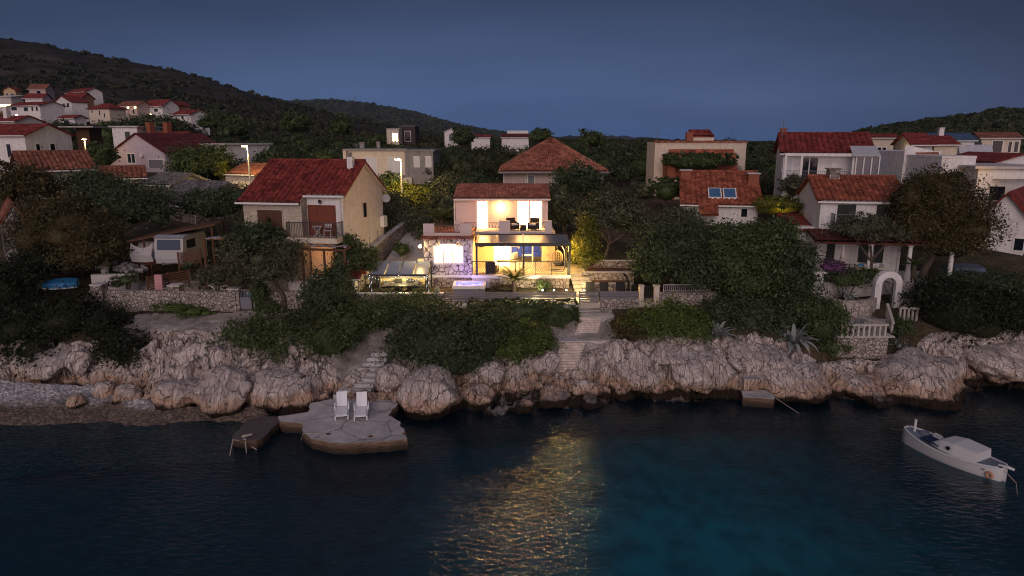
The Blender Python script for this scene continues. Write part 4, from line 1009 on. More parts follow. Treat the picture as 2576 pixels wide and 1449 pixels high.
m.build('wire', DARKM, t2); m2.build('bulbs', emit('fairy_bulb', (.8, .9, 1), 4), t2)
# masonry bench wall behind it
YELW = mat('sand_plaster', (.60, .48, .24), var=.1)
t = thing('kitchen_wall', 'lit sand coloured masonry bench wall behind the dining table', 'wall', ((a + b) / 2, 46.7, DZ)); m = MB(); m.box(a + .2, b - .1, 46.6, 46.9, DZ, 5.6); m.build('wall', YELW, t)
m = MB(); m.ext([(a + .15, 46.5, 5.5), (a + .15, 47.3, 5.85), (a + .15, 47.3, 5.9), (a + .15, 46.5, 5.57)], (b - a - .3, 0, 0)); m.build('top', YELW, t)
MB().box(a + .5, b - .9, 46.2, 46.59, DZ + .42, DZ + .72).build('counter', GREYM, t); MB().box(a + .35, b - .2, 46.52, 46.6, DZ + .95, DZ + 1.05).build('shelf', GREYM, t)
t = thing('dining_table', 'dark table under the fairy lit pergola behind the low wall', 'table', ((a + b) / 2 + .1, 45.2, DZ), local=True); m = MB(); m.box(-1.0, 1.0, -.45, .45, .70, .75); m.build('table_top', DARKM, t)
for s in (-.9, .9):
    for q in (-.38, .38): MB().box(s - .03, s + .03, q - .03, q + .03, 0, .7).build('leg', DARKM, t)
def dchair(loc, rz, label):
    t = thing('dining_chair', label, 'chair', loc, rz, 'dark chairs around the pergola table', local=True)
    MB().box(-.24, .24, -.24, .24, .42, .46).build('seat', DARKM, t); MB().box(-.24, .24, .22, .26, .5, .98).build('backrest', DARKM, t)
    for s in (-.22, .22):
        for q in (-.22, .22): MB().box(s - .018, s + .018, q - .018, q + .018, 0, .5 if q > 0 else .42).build('leg', DARKM, t)
    return t
xm_ = (a + b) / 2; d0 = dchair((xm_ - .35, 45.95, DZ), 0, 'dark chair behind the pergola table, under the left half of the lights')
copy_tree(d0, 'dark chair behind the pergola table, nearer the stone wing', (xm_ + .42, 45.95, DZ), 0); copy_tree(d0, 'dark chair at the end of the pergola table by the barbecue', (xm_ - 1.25, 45.2, DZ), R(90)); copy_tree(d0, 'dark chair at the end of the pergola table by the stone wing', (xm_ + 1.4, 45.2, DZ), R(-90))
lamp('pergola_light', (xm_, 45.4, 5.45), 260, (1, .74, .32), .2)
g = xs_(1102, 43.6, 4.9); t = thing('glass_lantern', 'large glass jar lantern standing on the wall by the hot tub', 'lantern', (g, 43.15, 4.78)); m = MB(); m.lathe([(.14, 0), (.17, .05), (.17, .3), (.1, .36)], (g, 43.15, 4.79), 12); m.build('jar', mat('jar_glass', (.35, .36, .26), rough=.1, spec=.8, bump=0), t)
m = MB(); m.cyl((g, 43.15), .1, 5.15, 5.18, 12); m.build('lid', GREYM, t)

# barbecue house
YB = 43.9; a, b = xs_(833, YB, 5.3), xs_(905, YB, 5.3); t = thing('barbecue_house', 'small barbecue house with red tiled roof and striped brick chimney', 'barbecue', ((a + b) / 2, YB, DZ))
m = MB(); m.box(a + .12, b - .75, YB, YB + 1.4, DZ - .4, 5.62); m.build('wall', GREY, t); m = MB(); m.box(b - .75, b - .35, YB, YB + 1.4, DZ - .4, 5.62)
m.build('white_pier', TRIM, t); MB().box(b - .12, b - .04, YB, YB + .08, DZ, 5.6).build('post', CREAM, t)
m = MB(); tile_slope(m, (a - .15, YB - .3, 5.62), (b + .1, YB - .3, 5.62), (a - .15, YB + .75, 6.3), (b + .1, YB + .75, 6.3), .22, .04, .3); tile_slope(m, (b + .1, YB + 1.8, 5.62), (a - .15, YB + 1.8, 5.62), (b + .1, YB + .75, 6.3), (a - .15, YB + .75, 6.3), .22, .04, .3); m.build('roof', RTILE, t)
m = MB(); m.box(a - .12, b + .08, YB - .36, YB - .28, 5.47, 5.6); m.build('fascia', TRIM, t)
c = (a + b) / 2
m = MB(); m2 = MB()
for k in range(9):
    z = 5.9 + k * .1; (m if k % 2 else m2).box(c - .24, c + .24, YB + .2, YB + .7, z, z + .1)
ch = m.build('chimney', TRIM, t); m2.build('brick_courses', BRICK, ch); MB().box(c - .13, c + .13, YB + .17, YB + .2, 6.52, 6.72).build('flue_opening', BLACK, ch); MB().box(c - .32, c + .32, YB + .1, YB + .8, 6.8, 6.87).build('chimney_cap', GREY, ch)
# ramp and side wall between the houses
t = thing('boundary_wall', 'pale rubble wall climbing beside the lit passage left of the villa', 'wall', (-9.5, 50, DZ)); pts = [(-10.7, 45.2, 6.3), (-9.6, 51.5, 7.3), (-8.6, 57, 8.0)]
m = MB(); m.loft([[(x - .15, y, 3.5), (x - .15, y, z), (x + .15, y, z), (x + .15, y, 3.5)] for x, y, z in pts], caps=True); m.build('wall', STONE, t)
m = MB(); m.loft([[(x - .2, y, z), (x - .2, y, z + .08), (x + .2, y, z + .08), (x + .2, y, z)] for x, y, z in pts], caps=True); m.build('coping', CONC, t)
for k in range(9):
    x, y, z = [np.interp(k / 8, (0, .5, 1), [p[i] for p in pts]) for i in range(3)]; MB().beam((x, y, z), (x, y, z + .9), .04).build('fence_post', DARKM, t)
m = MB()
m.loft([[(-10.4, 46.6, 5.1), (-6.2, 46.6, 5.1)], [(-9.4, 50, 5.7), (-6.2, 50, 5.7)], [(-8.6, 57, 7.2), (-5.5, 57, 7.2)]]); tag(m.build('passage_paving', CONC), kind='structure')
t = thing('planter_wall', 'curved low planter wall along the lit passage left of the villa', 'wall', (-8.6, 48.5, 5)); m = MB(); pw = [(-10.2, 47.2, 5.55), (-9.0, 47.5, 5.6), (-8.3, 49, 5.9), (-7.6, 52, 6.5)]
m.loft([[(x, y - .1, 4.2), (x, y - .1, z), (x - .05, y + .15, z), (x - .05, y + .15, 4.2)] for x, y, z in pw], caps=True); m.build('wall', CONC, t)
# ------------------------------------------------------------------ the houses of the village
class House: pass
def house(name, label, u0, u1, Y0, Y1, zb, ve, vr, dep, roof='gx', wall=WHITE, rm=RTILE, over=.35, wins=(), chim=(), cat='house', group=None, fine=True, vcap=None, flatdrop=.25):
    """u0..u1 = front wall seen in the photograph, Y0/Y1 distance of its two corners; ve eave, vr ridge"""
    A, B = px(u0, ve, Y=Y0), px(u1, ve, Y=Y1); h = House()
    d = Vector((B.x - A.x, B.y - A.y, 0)); h.W = d.length; rz = math.atan2(d.y, d.x); h.D = dep; h.He = A.z - zb
    um = (u0 + u1) / 2; Ym = (Y0 + Y1) / 2
    if roof in ('gx', 'hip', 'pyr'): h.Hr = px(um, vr, Y=Ym + dep / 2 * math.cos(rz)).z - zb
    elif roof == 'gy': h.Hr = px(um, vr, Y=Ym).z - zb
    elif roof in ('mono',): h.Hr = px(um, vr, Y=Ym + dep).z - zb
    else: h.Hr = h.He
    r = h.root = thing(name, label, cat, (A.x, A.y, zb), rz, group, local=True); W, D, He, Hr = h.W, h.D, h.He, h.Hr; b = -3.0
    m = MB()
    if roof == 'gx': m.ext([(0, 0, b), (0, D, b), (0, D, He), (0, D / 2, Hr), (0, 0, He)], (W, 0, 0))
    elif roof == 'gy': m.ext([(0, 0, b), (W, 0, b), (W, 0, He), (W / 2, 0, Hr), (0, 0, He)], (0, D, 0))
    elif roof == 'mono': m.ext([(0, 0, b), (0, D, b), (0, D, Hr), (0, 0, He)], (W, 0, 0))
    elif roof == 'lean_r': m.ext([(0, 0, b), (W, 0, b), (W, 0, He), (0, 0, He + flatdrop)], (0, D, 0))
    else: m.box(0, W, 0, D, b, He)
    m.build('wall', wall, r)
    m = MB(); o = over; pit = (.36 if Y0 < 55 else .44) if fine else 1.2; am = .13 if fine else .02; co = .4 if fine else 1.5
    if roof == 'gx':
        s = (Hr - He) / (D / 2); tile_slope(m, (-o, -o, He - s * o), (W + o, -o, He - s * o), (-o, D / 2, Hr), (W + o, D / 2, Hr), pit, am, co)
        tile_slope(m, (W + o, D + o, He - s * o), (-o, D + o, He - s * o), (W + o, D / 2, Hr), (-o, D / 2, Hr), pit, am, co)
        if fine: m.tube([(-o, D / 2, Hr + .04), (W + o, D / 2, Hr + .04)], .11, 8)
    elif roof == 'gy':
        s = (Hr - He) / (W / 2); tile_slope(m, (-o, D + o, He - s * o), (-o, -o, He - s * o), (W / 2, D + o, Hr), (W / 2, -o, Hr), pit, am, co)
        tile_slope(m, (W + o, -o, He - s * o), (W + o, D + o, He - s * o), (W / 2, -o, Hr), (W / 2, D + o, Hr), pit, am, co)
    elif roof == 'mono':
        s = (Hr - He) / D; tile_slope(m, (-o, -o, He - s * o), (W + o, -o, He - s * o), (-o, D + o, Hr + s * o), (W + o, D + o, Hr + s * o), pit, am, co)
    elif roof == 'lean_r':
        s = flatdrop / W; tile_slope(m, (W + o, -o, He - s * o), (W + o, D + o, He - s * o), (-o, -o, He + flatdrop + s * o), (-o, D + o, He + flatdrop + s * o), pit, am, co)
    elif roof in ('hip', 'pyr'):
        i = min(W, D) / 2 if roof == 'hip' else W / 2; s = (Hr - He) / (D / 2); e = He - s * o * .8
        r0, r1 = (i, D / 2, Hr), (max(W - i, i), D / 2, Hr)
        for e0, e1, q0, q1 in (((-o, -o, e), (W + o, -o, e), r0, r1), ((W + o, -o, e), (W + o, D + o, e), r1, r1), ((W + o, D + o, e), (-o, D + o, e), r1, r0), ((-o, D + o, e), (-o, -o, e), r0, r0)): tile_slope(m, e0, e1, q0, q1, pit, am, co)
        if fine:
            for p in ((-o, -o, e), (W + o, -o, e)): m.tube([Vector(p), Vector(r0 if p[0] < 0 else r1)], .12, 8)
    else: m.box(-o, W + o, -o, D + o, He, He + .22)
    m.build('roof', rm, r)
    if roof in ('gx', 'mono'):
        s = (Hr - He) / (D / 2 if roof == 'gx' else D); z = He - s * o
        MB().tube([(-o, -o - .07, z - .05), (W + o, -o - .07, z - .05)], .075, 8).build('gutter', TRIM, r)
        if fine: MB().tube([(W - .15, -.09, z - .1), (W - .15, -.09, -1)], .05, 6).build('drain_pipe', TRIM, r)
    for wn in wins:
        f, a, c, z0, z1, k = wn[:6]; sp = wn[6] if len(wn) > 6 else 1; L = W if f == 'F' else D
        window(r, f, a * L, c * L, z0 * He, z1 * He, k, W=W if f == 'R' else 0.0, y=0.0, fr=.08 if fine else .14, split=sp)
    for (cx, cyy, hh, s, cm) in chim:
        z = Hr - abs(cyy * D - D / 2) * (Hr - He) / (D / 2) if roof == 'gx' else He
        MB().box(cx * W - s, cx * W + s, cyy * D - s, cyy * D + s, z - .4, z + hh).box(cx * W - s - .06, cx * W + s + .06, cyy * D - s - .06, cyy * D + s + .06, z + hh, z + hh + .1).build('chimney', cm, r)
    return h

# --- left neighbour with the red roof
h = house('stone_house', 'two storey stone and render house with a wide red tiled roof', 770, 860, 45.25, 44.8, 5.5, 486, 405, 7.2, 'gx', WHITE, RTILE, .25)
r, W, D, He, Hr = h.root, h.W, h.D, h.He, h.Hr; s = (Hr - He) / (D / 2); LW = 4.15; pj = .75
m = MB(); m.ext([(-LW, -pj, -3), (-LW, D, -3), (-LW, D, He), (-LW, D / 2, Hr), (-LW, -pj, He - s * pj)], (LW - .02, 0, 0)); m.build('stone_wall', LIME, r)
m = MB(); tile_slope(m, (-LW - .3, -pj - .3, He - s * (pj + .3)), (-.05, -pj - .3, He - s * (pj + .3)), (-LW - .3, D / 2, Hr), (-.05, D / 2, Hr), .36, .13, .4)
tile_slope(m, (-.05, D + .3, He - s * .3), (-LW - .3, D + .3, He - s * .3), (-.05, D / 2, Hr), (-LW - .3, D / 2, Hr), .36, .13, .4); m.tube([(-LW - .3, D / 2, Hr + .04), (0, D / 2, Hr + .04)], .11, 8); m.build('left_roof', RTILE, r)
m = MB(); z = He - s * (pj + .3); m.box(-LW - .35, 0, -pj - .42, -pj - .32, z - .1, z + .02); m.build('left_gutter', TRIM, r)
m = MB(); m.ext([(W + .02, -.3, He - s * .3 - .3), (W + .02, D / 2, Hr - .3), (W + .02, D + .3, He - s * .3 - .3), (W + .02, D + .3, He - s * .3 - .08), (W + .02, D / 2, Hr - .06), (W + .02, -.3, He - s * .3 - .08)], (.22, 0, 0)); m.build('barge_board', CREAM, r)
m = MB(); m.ext([(W, 0, -3), (W, D, -3), (W, D, He - .05), (W, D / 2, Hr - .05), (W, 0, He - .05)], (.012, 0, 0)); m.build('gable_wall', mat('gable_render', (.68, .64, .58), stain=.15), r)
window(r, 'F', -LW + 1.0, -LW + 2.75, 3.15, 4.45, 'brown', y=-pj, fr=.06, fm=LIME)
window(r, 'F', .12, 1.95, 2.75, 4.7, 'red', y=0, fr=.06, name='balcony_door', fm=REDWOOD)
window(r, 'R', D * .46, D * .55, 3.6, 4.6, 'glass', W=W + .012, fr=.05, fm=CREAM); window(r, 'R', D * .5, D * .6, .5, 1.2, 'glass', W=W + .012, fr=.05, fm=CREAM)
MB().box(-1.0, W, -1.15, 0, 2.38, 2.72).build('balcony_slab', CREAM, r)
m = MB(); m.rail((-.95, -1.1, 2.72), (W - .04, -1.1, 2.72), 1.0, .11, .02); m.rail((W - .04, -1.1, 2.72), (W - .04, -.02, 2.72), 1.0, .11, .02); m.rail((-.95, -1.1, 2.72), (-.95, -pj - .02, 2.72), 1.0, .11, .02); m.build('balcony_railing', DARKM, r)
m = MB(); m.tube([(1.0, -.02, 5.05), (1.0, -.15, 5.08)], .03, 6); m.lathe([(.03, .08), (.1, .02), (.09, -.14), (.03, -.18)], (1.0, -.18, 5.05), 10); m.build('wall_lantern', DARKM, r)
m = MB(); cx_ = W - .45; zc = Hr - .45; m.box(cx_ - .2, cx_ + .2, D / 2 - 1.1, D / 2 - .7, zc - .3, zc + .75); c = m.build('chimney', WHITE, r); m = MB(); m.ball((cx_, D / 2 - .9, zc + .92), .15, 10, 8); m.build('cowl', GREYM, c)
MB().box(W + .05, W + .38, D - .85, D - .15, 2.55, 3.35).build('air_conditioner', TRIM, r)
m = MB(); m.lathe([(.02, 0), (.2, .03), (.32, .09)], (0, 0, 0), 18); dsh = m.build('satellite_dish', mat('dish_grey', (.4, .4, .42)), r); dsh.location = (W + .3, D - .05, He - .9); dsh.rotation_euler = (R(70), 0, R(25))
# ground floor of it, with curtains and slatted canopy
window(r, 'F', .1, 1.7, .15, 2.15, 'ochre', y=0, fr=.06, name='garden_door', fm=REDWOOD)
t = thing('slatted_canopy', 'brown slatted canopy under the balcony of the stone house', 'canopy', (-13.6, 43.5, 5.3), r.rotation_euler.z, local=True)
m = MB(); m.box(0, 3.0, 0, .1, 2.2, 2.35); m.box(0, 3.0, .9, 1.0, 2.3, 2.45); m.box(0, .1, .1, .9, 2.25, 2.35); m.box(2.9, 3, .1, .9, 2.25, 2.35); m.build('frame', WOOD, t)
m = MB()
for k in range(8): m.cbox((.25 + k * .36, .5, 2.46), .16, 1.25, .03, rz=.5 if k % 2 else -.5)
m.build('slats', mat('pale_slat', (.42, .42, .46)), t)
for x in (.05, 1.55, 2.95): MB().box(x - .06, x + .06, 0, .12, -.5, 2.2).build('post', WOOD, t)
# balcony table and chairs
dirm = Matrix.Translation(r.location) @ Matrix.Rotation(r.rotation_euler.z, 4, 'Z')
FOLD = mat('white_folding', (.6, .6, .62))
t = thing('bistro_table', 'small white folding table on the balcony of the stone house', 'table', dirm @ Vector((.95, -.6, 2.72)), 0, local=True); m = MB(); m.box(-.3, .3, -.25, .25, .68, .72); m.build('table_top', FOLD, t)
m = MB()
for q in (-.2, .2): m.beam((-.25, q, 0), (.25, q, .68), .03); m.beam((.25, q, 0), (-.25, q, .68), .03)
m.build('crossed_legs', FOLD, t)
t = thing('folding_chair', 'white slatted folding chair beside the bistro table on the balcony', 'chair', dirm @ Vector((1.65, -.6, 2.72)), 0, local=True); m = MB()
for k in range(5): m.box(-.22, .22, -.2 + k * .085, -.14 + k * .085, .43, .45)
m.build('seat', FOLD, t); m = MB()
for k in range(3): m.box(-.22, .22, .22, .24, .62 + k * .09, .68 + k * .09)
m.build('backrest', FOLD, t); m = MB()
for q in (-.22, .22): m.beam((q, -.2, 0), (q, .24, .9), .03); m.beam((q, .24, 0), (q, -.2, .45), .03)
m.build('crossed_legs', FOLD, t)
lamp('stone_house_porch_light', dirm @ Vector((1.0, -.8, 1.9)), 14, (1, .55, .2), .1)

# --- middle distance
FW = [('F', .1, .16, .55, .88, 'white'), ('F', .30, .46, .12, .86, 'white', 2)]
h = house('flat_roofed_house', 'flat roofed cream and grey house with white shutters behind the stone house', 868, 1018, 88, 88, 6.8, 379, 379, 9, 'flat', CREAM, GREY, .3, chim=((.45, .5, 1.0, .2, GREY), (.14, .6, .9, .3, GREY)))
r, W, D, He = h.root, h.W, h.D, h.He; s_ = He
MB().box(W + .01, W + 3.6, -.2, D, -3, He - .1).build('grey_wing', GREY, r); MB().box(W, W + 3.8, -.35, D + .2, He - .1, He + .12).build('wing_roof', GREY, r)
for a in (2.55, 4.6 + W * .12): window(r, 'F', a - .1, a + 1.35, He - 2.95, He - .85, 'white', fr=.08, split=2)
for a in (W + 1.2, W + 2.7): window(r, 'F', a, a + .6, He - 2.0, He - .75, 'white', y=-.2, fr=.08)
window(r, 'F', W + 2.7, W + 3.3, He - 5.4, He - 3.9, 'white', y=-.2, fr=.08)
MB().box(1.6, W - .1, -1.2, 0, He - 3.3, He - 3.05).build('balcony_slab', CONC, r)
m = MB(); m.rail((1.6, -1.15, He - 3.05), (W - .1, -1.15, He - 3.05), .95, .9, .03); m.build('balcony_railing', TRIM, r)
MB().box(1.6, W + .9, -.9, 0, -3, He - 3.3).build('ground_floor', CREAM, r)
MB().box(0, .35, -1.2, 0, -3, He).build('side_wing_wall', CREAM, r)
def aerial(name, label, u, v0, v1, Y):
    a, b = px(u, v0, Y=Y), px(u, v1, Y=Y); m = MB(); m.tube([(a.x, Y, b.z), (a.x, Y, a.z)], .03, 5)
    for k, q in enumerate((.0, .12, .24)): m.beam((a.x - .5 + q * .5, Y, a.z - (a.z - b.z) * q), (a.x + .5 - q * .5, Y, a.z - (a.z - b.z) * q), .03)
    tag(m.build('aerial', GREYM), label, 'aerial')
aerial('a', 'forked television aerial on the left of the flat roofed house', 978 - 82, 362, 384, 90); aerial('a', 'television aerial at the right end of the flat roofed house', 1082, 386, 407, 90)

h = house('pink_house', 'square pink house with a tall weathered hip roof behind the villa', 1266, 1519, 80, 80, 6.5, 425, 347, 12.6, 'pyr', PINK, PTILE, .45, wins=(('F', .23, .31, .52, .84, 'grey'), ('F', .52, .62, .52, .9, 'grey')))
MB().box(-.6, h.W + .5, -1.3, 0, h.He - .45, h.He - .28).build('canopy_board', GREY, h.root)
for f in (.0, .235, .5, .78, .97): MB().box(f * h.W, f * h.W + .14, -.12, 0, -2, h.He - .45).build('pilaster', TRIM, h.root)

# white house with arch, tile lean-to and hedge
h = house('arched_house', 'cream house with tile capped parapet, roof hedge and small arch', 1648, 1878, 76, 76, 6.6, 363, 363, 4.5, 'flat', CREAM, CREAM, 0.02)
r, W, D, He = h.root, h.W, h.D, h.He; ppm = W / 245.0
m = MB()
for k in range(60): m.tube([(k * W / 59, -.15, He + .24), (k * W / 59, .35, He + .32)], .1, 6)
m.build('coping_tiles', PTILE, r)
m = MB(); tile_slope(m, (1.0, -2.2, He - 3.6), (216 * ppm, -2.2, He - 3.6), (1.5, -.01, He - .55), (212 * ppm, -.01, He - .55), .34, .07, .5); m.build('lean_to_roof', OTILE, r)
MB().box(1.2, 214 * ppm, -2.1, -.02, -3, He - 3.7).build('lean_to_wall', CREAM, r); MB().box(.95, 1.75, -2.5, -.02, -3, He - 1.2).build('brick_stack', BRICK, r)
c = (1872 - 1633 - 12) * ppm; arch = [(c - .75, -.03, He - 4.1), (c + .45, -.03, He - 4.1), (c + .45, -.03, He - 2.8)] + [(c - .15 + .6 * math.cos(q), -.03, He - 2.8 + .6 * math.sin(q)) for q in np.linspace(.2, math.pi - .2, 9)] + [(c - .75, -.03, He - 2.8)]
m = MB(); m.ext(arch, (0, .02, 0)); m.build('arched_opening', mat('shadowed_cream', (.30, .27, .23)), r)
MB().box(100 * ppm - .35, 100 * ppm + .35, 1.2, 1.9, He, He + 1.3).build('chimney', BRICK, r)
MB().box(112 * ppm, 172 * ppm, 2.2, 4, He + .2, He + .9).build('attic_wall', CREAM, r); m = MB(); tile_slope(m, (112 * ppm, 2.0, He + .9), (172 * ppm, 2.0, He + .9), (112 * ppm, 4, He + 1.6), (172 * ppm, 4, He + 1.6), .4, .05, .5); m.build('attic_roof', RTILE, r)
aerial('a', 'tall thin aerial on the left of the arched cream house', 1654, 320, 380, 77)

h = house('skylight_house', 'white house with orange tiled roof and two blue skylights', 1722, 1908, 60, 58.8, 6.0, 508, 432, 9, 'gx', WHITE, OTILE, .4, wins=(('F', .78, .86, .62, .84, 'glass'),))
r, W, D, He, Hr = h.root, h.W, h.D, h.He, h.Hr; s = (Hr - He) / (D / 2)
for x in (W * .33, W * .535):
    m = MB(); y0, y1 = .35, 1.75; m.ext([(x, y0, He + s * y0 + .08), (x, y1, He + s * y1 + .08), (x, y1, He + s * y1 + .2), (x, y0, He + s * y0 + .2)], (W * .185, 0, 0)); sk_ = m.build('skylight', TRIM, r)
    m = MB(); m.ext([(x + .1, y0 + .1, He + s * (y0 + .1) + .2), (x + .1, y1 - .1, He + s * (y1 - .1) + .2), (x + .1, y1 - .1, He + s * (y1 - .1) + .215), (x + .1, y0 + .1, He + s * (y0 + .1) + .215)], (W * .185 - .2, 0, 0)); m.build('pane', mat('blue_sky_glass', (.05, .13, .27), rough=.05, spec=1.0, bump=0), sk_)
for x, y, z in ((.15, D * .42, 0), (W - .2, D * .3, -.2)):
    MB().box(x - .45, x + .45, y - .5, y + .5, He, Hr + .12 + z).build('chimney', BRICK, r)
    MB().box(x - .55, x + .55, y - .6, y + .6, Hr + .12 + z, Hr + .22 + z).build('chimney_cap', CONC, r)
m = MB(); tile_slope(m, (1.2, -1.6, 2.2), (2.8, -1.6, 2.2), (1.2, 0, 3.3), (2.8, 0, 3.3), .3, .05, .4); m.build('porch_roof', OTILE, r)

# right hand house with balconies
h = house('balcony_house', 'tall white house with red roof, bar railings and glazed porch', 1972, 2196, 62, 59.9, 6.2, 383, 336, 9, 'gx', WHITE, RTILE, .35, chim=((.03, .62, .8, .28, BRICK),))
r, W, D, He = h.root, h.W, h.D, h.He
MB().box(-.02, W, -1.6, -.002, 1.4, He - 2.5).build('balcony_base', WHITE, r)
for f in (0, .18, .75): MB().box(f * W, f * W + .2, -1.6, -1.4, He - 2.5, He - .05).build('post', WHITE, r)
MB().box(0, W * .8, -1.65, -1.35, He - .3, He - .05).build('lintel', WHITE, r)
m = MB(); m.rail((.2, -1.5, He - 2.5), (W * .75, -1.5, He - 2.5), .95, .16, .03); m.build('balcony_railing', GREYM, r)
window(r, 'F', W * .21, W * .4, He - 2.4, He - .45, 'glass', fr=.08, split=2, name='balcony_door'); window(r, 'F', W * .03, W * .1, He - 2.4, He - .5, 'white', fr=.06)
MB().box(W * .78, W + .25, -1.9, -1.61, 1.4, He - 1.9).build('porch_base', WHITE, r)
m = MB()
for k in range(4): x = W * .78 + k * (W * .22 + .2) / 3; m.box(x, x + .09, -1.85, -1.75, He - 1.9, He - .35)
m.box(W * .78, W + .3, -1.88, -1.72, He - .35, He - .25); gp = m.build('glazed_porch', TRIM, r); MB().box(W * .78 + .05, W + .25, -1.74, -1.70, He - 1.9, He - .35).build('pane', mat('dull_curtain_glass', (.18, .17, .2), rough=.2), gp)
m = MB(); m.ext([(W * .74, -2.1, He - .25), (W * .74, 0, He + .5), (W * .74, 0, He + .58), (W * .74, -2.1, He - .17)], (W * .29, 0, 0)); m.build('porch_roof', mat('pale_sheet', (.45, .45, .5)), r)
window(r, 'L', .9, 1.6, He - 1.7, He - .6, 'glass', fr=.06)
aerial('a', 'tall aerial pole on the gable of the tall white balcony house', 1972, 302, 345, 61)

# front right house with the pergola
h = house('garden_house', 'white two storey house with corrugated orange roof behind the garden arch', 2066, 2282, 49.8, 48.7, 5.6, 502, 444, 7.5, 'gx', WHITE, OTILE, .3, wins=(('F', .20, .42, .60, .93, 'green'), ('F', .66, .88, .60, .93, 'green')))
r, W, D, He, Hr = h.root, h.W, h.D, h.He, h.Hr
MB().box(W * .2, W * .33, D * .4, D * .55, Hr - .3, Hr + .55).box(W * .18, W * .35, D * .38, D * .57, Hr + .55, Hr + .62).build('chimney', STONE, r)
MB().box(-1.6, -.01, .8, D, -3, 2.5).build('side_wing', WHITE, r); m = MB(); tile_slope(m, (-1.9, .5, 2.3), (-.01, .5, 2.3), (-1.9, D, 3.1), (-.01, D, 3.1), .3, .05, .4); m.build('side_roof', RTILE, r)
for a, c_, k in ((.12, .22, 'green'), (.5, .62, 'green'), (.68, .8, 'green')): window(r, 'F', a * W, c_ * W, .1, 2.2, k, fr=.06)
m = MB(); m.rail((.8, -.9, 2.75), (2.1, -.9, 2.75), .9, .13, .025); m.rail((.8, -.9, 2.75), (.8, 0, 2.75), .9, .13, .025); m.box(.75, 2.1, -.95, 0, 2.65, 2.75); m.build('small_balcony', GREYM, r)
t = thing('porch_pergola', 'red edged porch roof on white columns before the garden house', 'porch', (r.location.x, r.location.y - 3, 5.4), r.rotation_euler.z, local=True)
m = MB(); tile_slope(m, (-1.4, -.3, 2.2), (W + .5, -.3, 2.2), (-1.4, 2.95, 2.62), (W + .5, 2.95, 2.62), .36, .1, .4); m.build('roof', tile('shaded_porch_tiles', (.07, .022, .018), (.11, .035, .026)), t)  # tile colour darkened, the shade on the porch roof is painted in
for k in (2.25, 4.75, 7.35): m = MB(); m.lathe([(.2, -1.5), (.2, .1), (.15, .15), (.13, 1.9), (.2, 1.95), (.2, 2.1)], (k, .1, 0), 14); m.build('column', TRIM, t)
MB().box(-1.3, W + .4, 0, .15, 2.02, 2.15).build('beam', REDWOOD, t)

# --- far right
G = False
def hs(*a, **k): k.setdefault('fine', False); k.setdefault('over', .4); return house(*a, **k)
hs('village_house', 'pale house with three small windows just behind the tall balcony house', 2172, 2250, 112, 110, 7, 346, 336, 8, 'gx', CREAM, RTILE, wins=(('F', .05, .15, .6, .75, 'glass'), ('F', .5, .62, .65, .8, 'glass'), ('F', .66, .78, .65, .8, 'glass')))
h = hs('village_house', 'cream gabled house with lit lower wall and a long red roof at right', 2298, 2346, 90, 89.5, 6.5, 362, 334, 8, 'gx', CREAM, RTILE, wins=(('L', .3, .4, .55, .75, 'glass'), ('L', .6, .72, .1, .5, 'white'), ('F', .2, .8, .35, .6, 'glass')))
MB().box(-2.2, -.01, -1.5, 3, -3, h.He * .45).build('annexe', WHITE, h.root)
m = MB(); m.ext([(.3, -1.6, h.He - 1.5), (.3, -.02, h.He - .5), (.3, -.02, h.He - .4), (.3, -1.6, h.He - 1.4)], (h.W - .4, 0, 0)); m.build('awning', mat('grey_awning', (.45, .46, .5)), h.root)
hs('village_house', 'cream house with one lit window and a red roof on the right slope', 2352, 2410, 92, 91.5, 6.5, 362, 340, 8, 'gx', CREAM, RTILE, wins=(('F', .12, .3, .55, .75, 'glass'), ('F', .62, .76, .66, .76, 'lit')), chim=((.75, .5, .9, .3, WHITE),))
h = hs('village_house', 'white house with bluish solar roof beside the lit window house', 2336, 2452, 108, 106, 6.5, 352, 334, 9, 'gx', WHITE, mat('solar_roof', (.06, .10, .18), rough=.3), wins=(('F', .75, .9, .3, .5, 'glass'),))
m = MB(); m.ext([(h.W * .66, -1.8, h.He - 2.4), (h.W * .66, 0, h.He - .8), (h.W * .66, 0, h.He - .7), (h.W * .66, -1.8, h.He - 2.3)], (4.4, 0, 0)); m.build('awning', mat('grey_awning', (.45, .46, .5)), h.root)
h = hs('village_house', 'wide terraced house with two dark openings highest at far right', 2470, 2570, 120, 118, 8, 346, 332, 9, 'gx', CREAM, BTILE, wins=(('F', .3, .55, .64, .92, 'glass'), ('F', .7, .78, .64, .9, 'glass'), ('F', .85, .95, .64, .9, 'glass')))
MB().box(-1.5, h.W, -2.5, -.01, -3, h.He * .58).build('terrace_block', PINK, h.root)
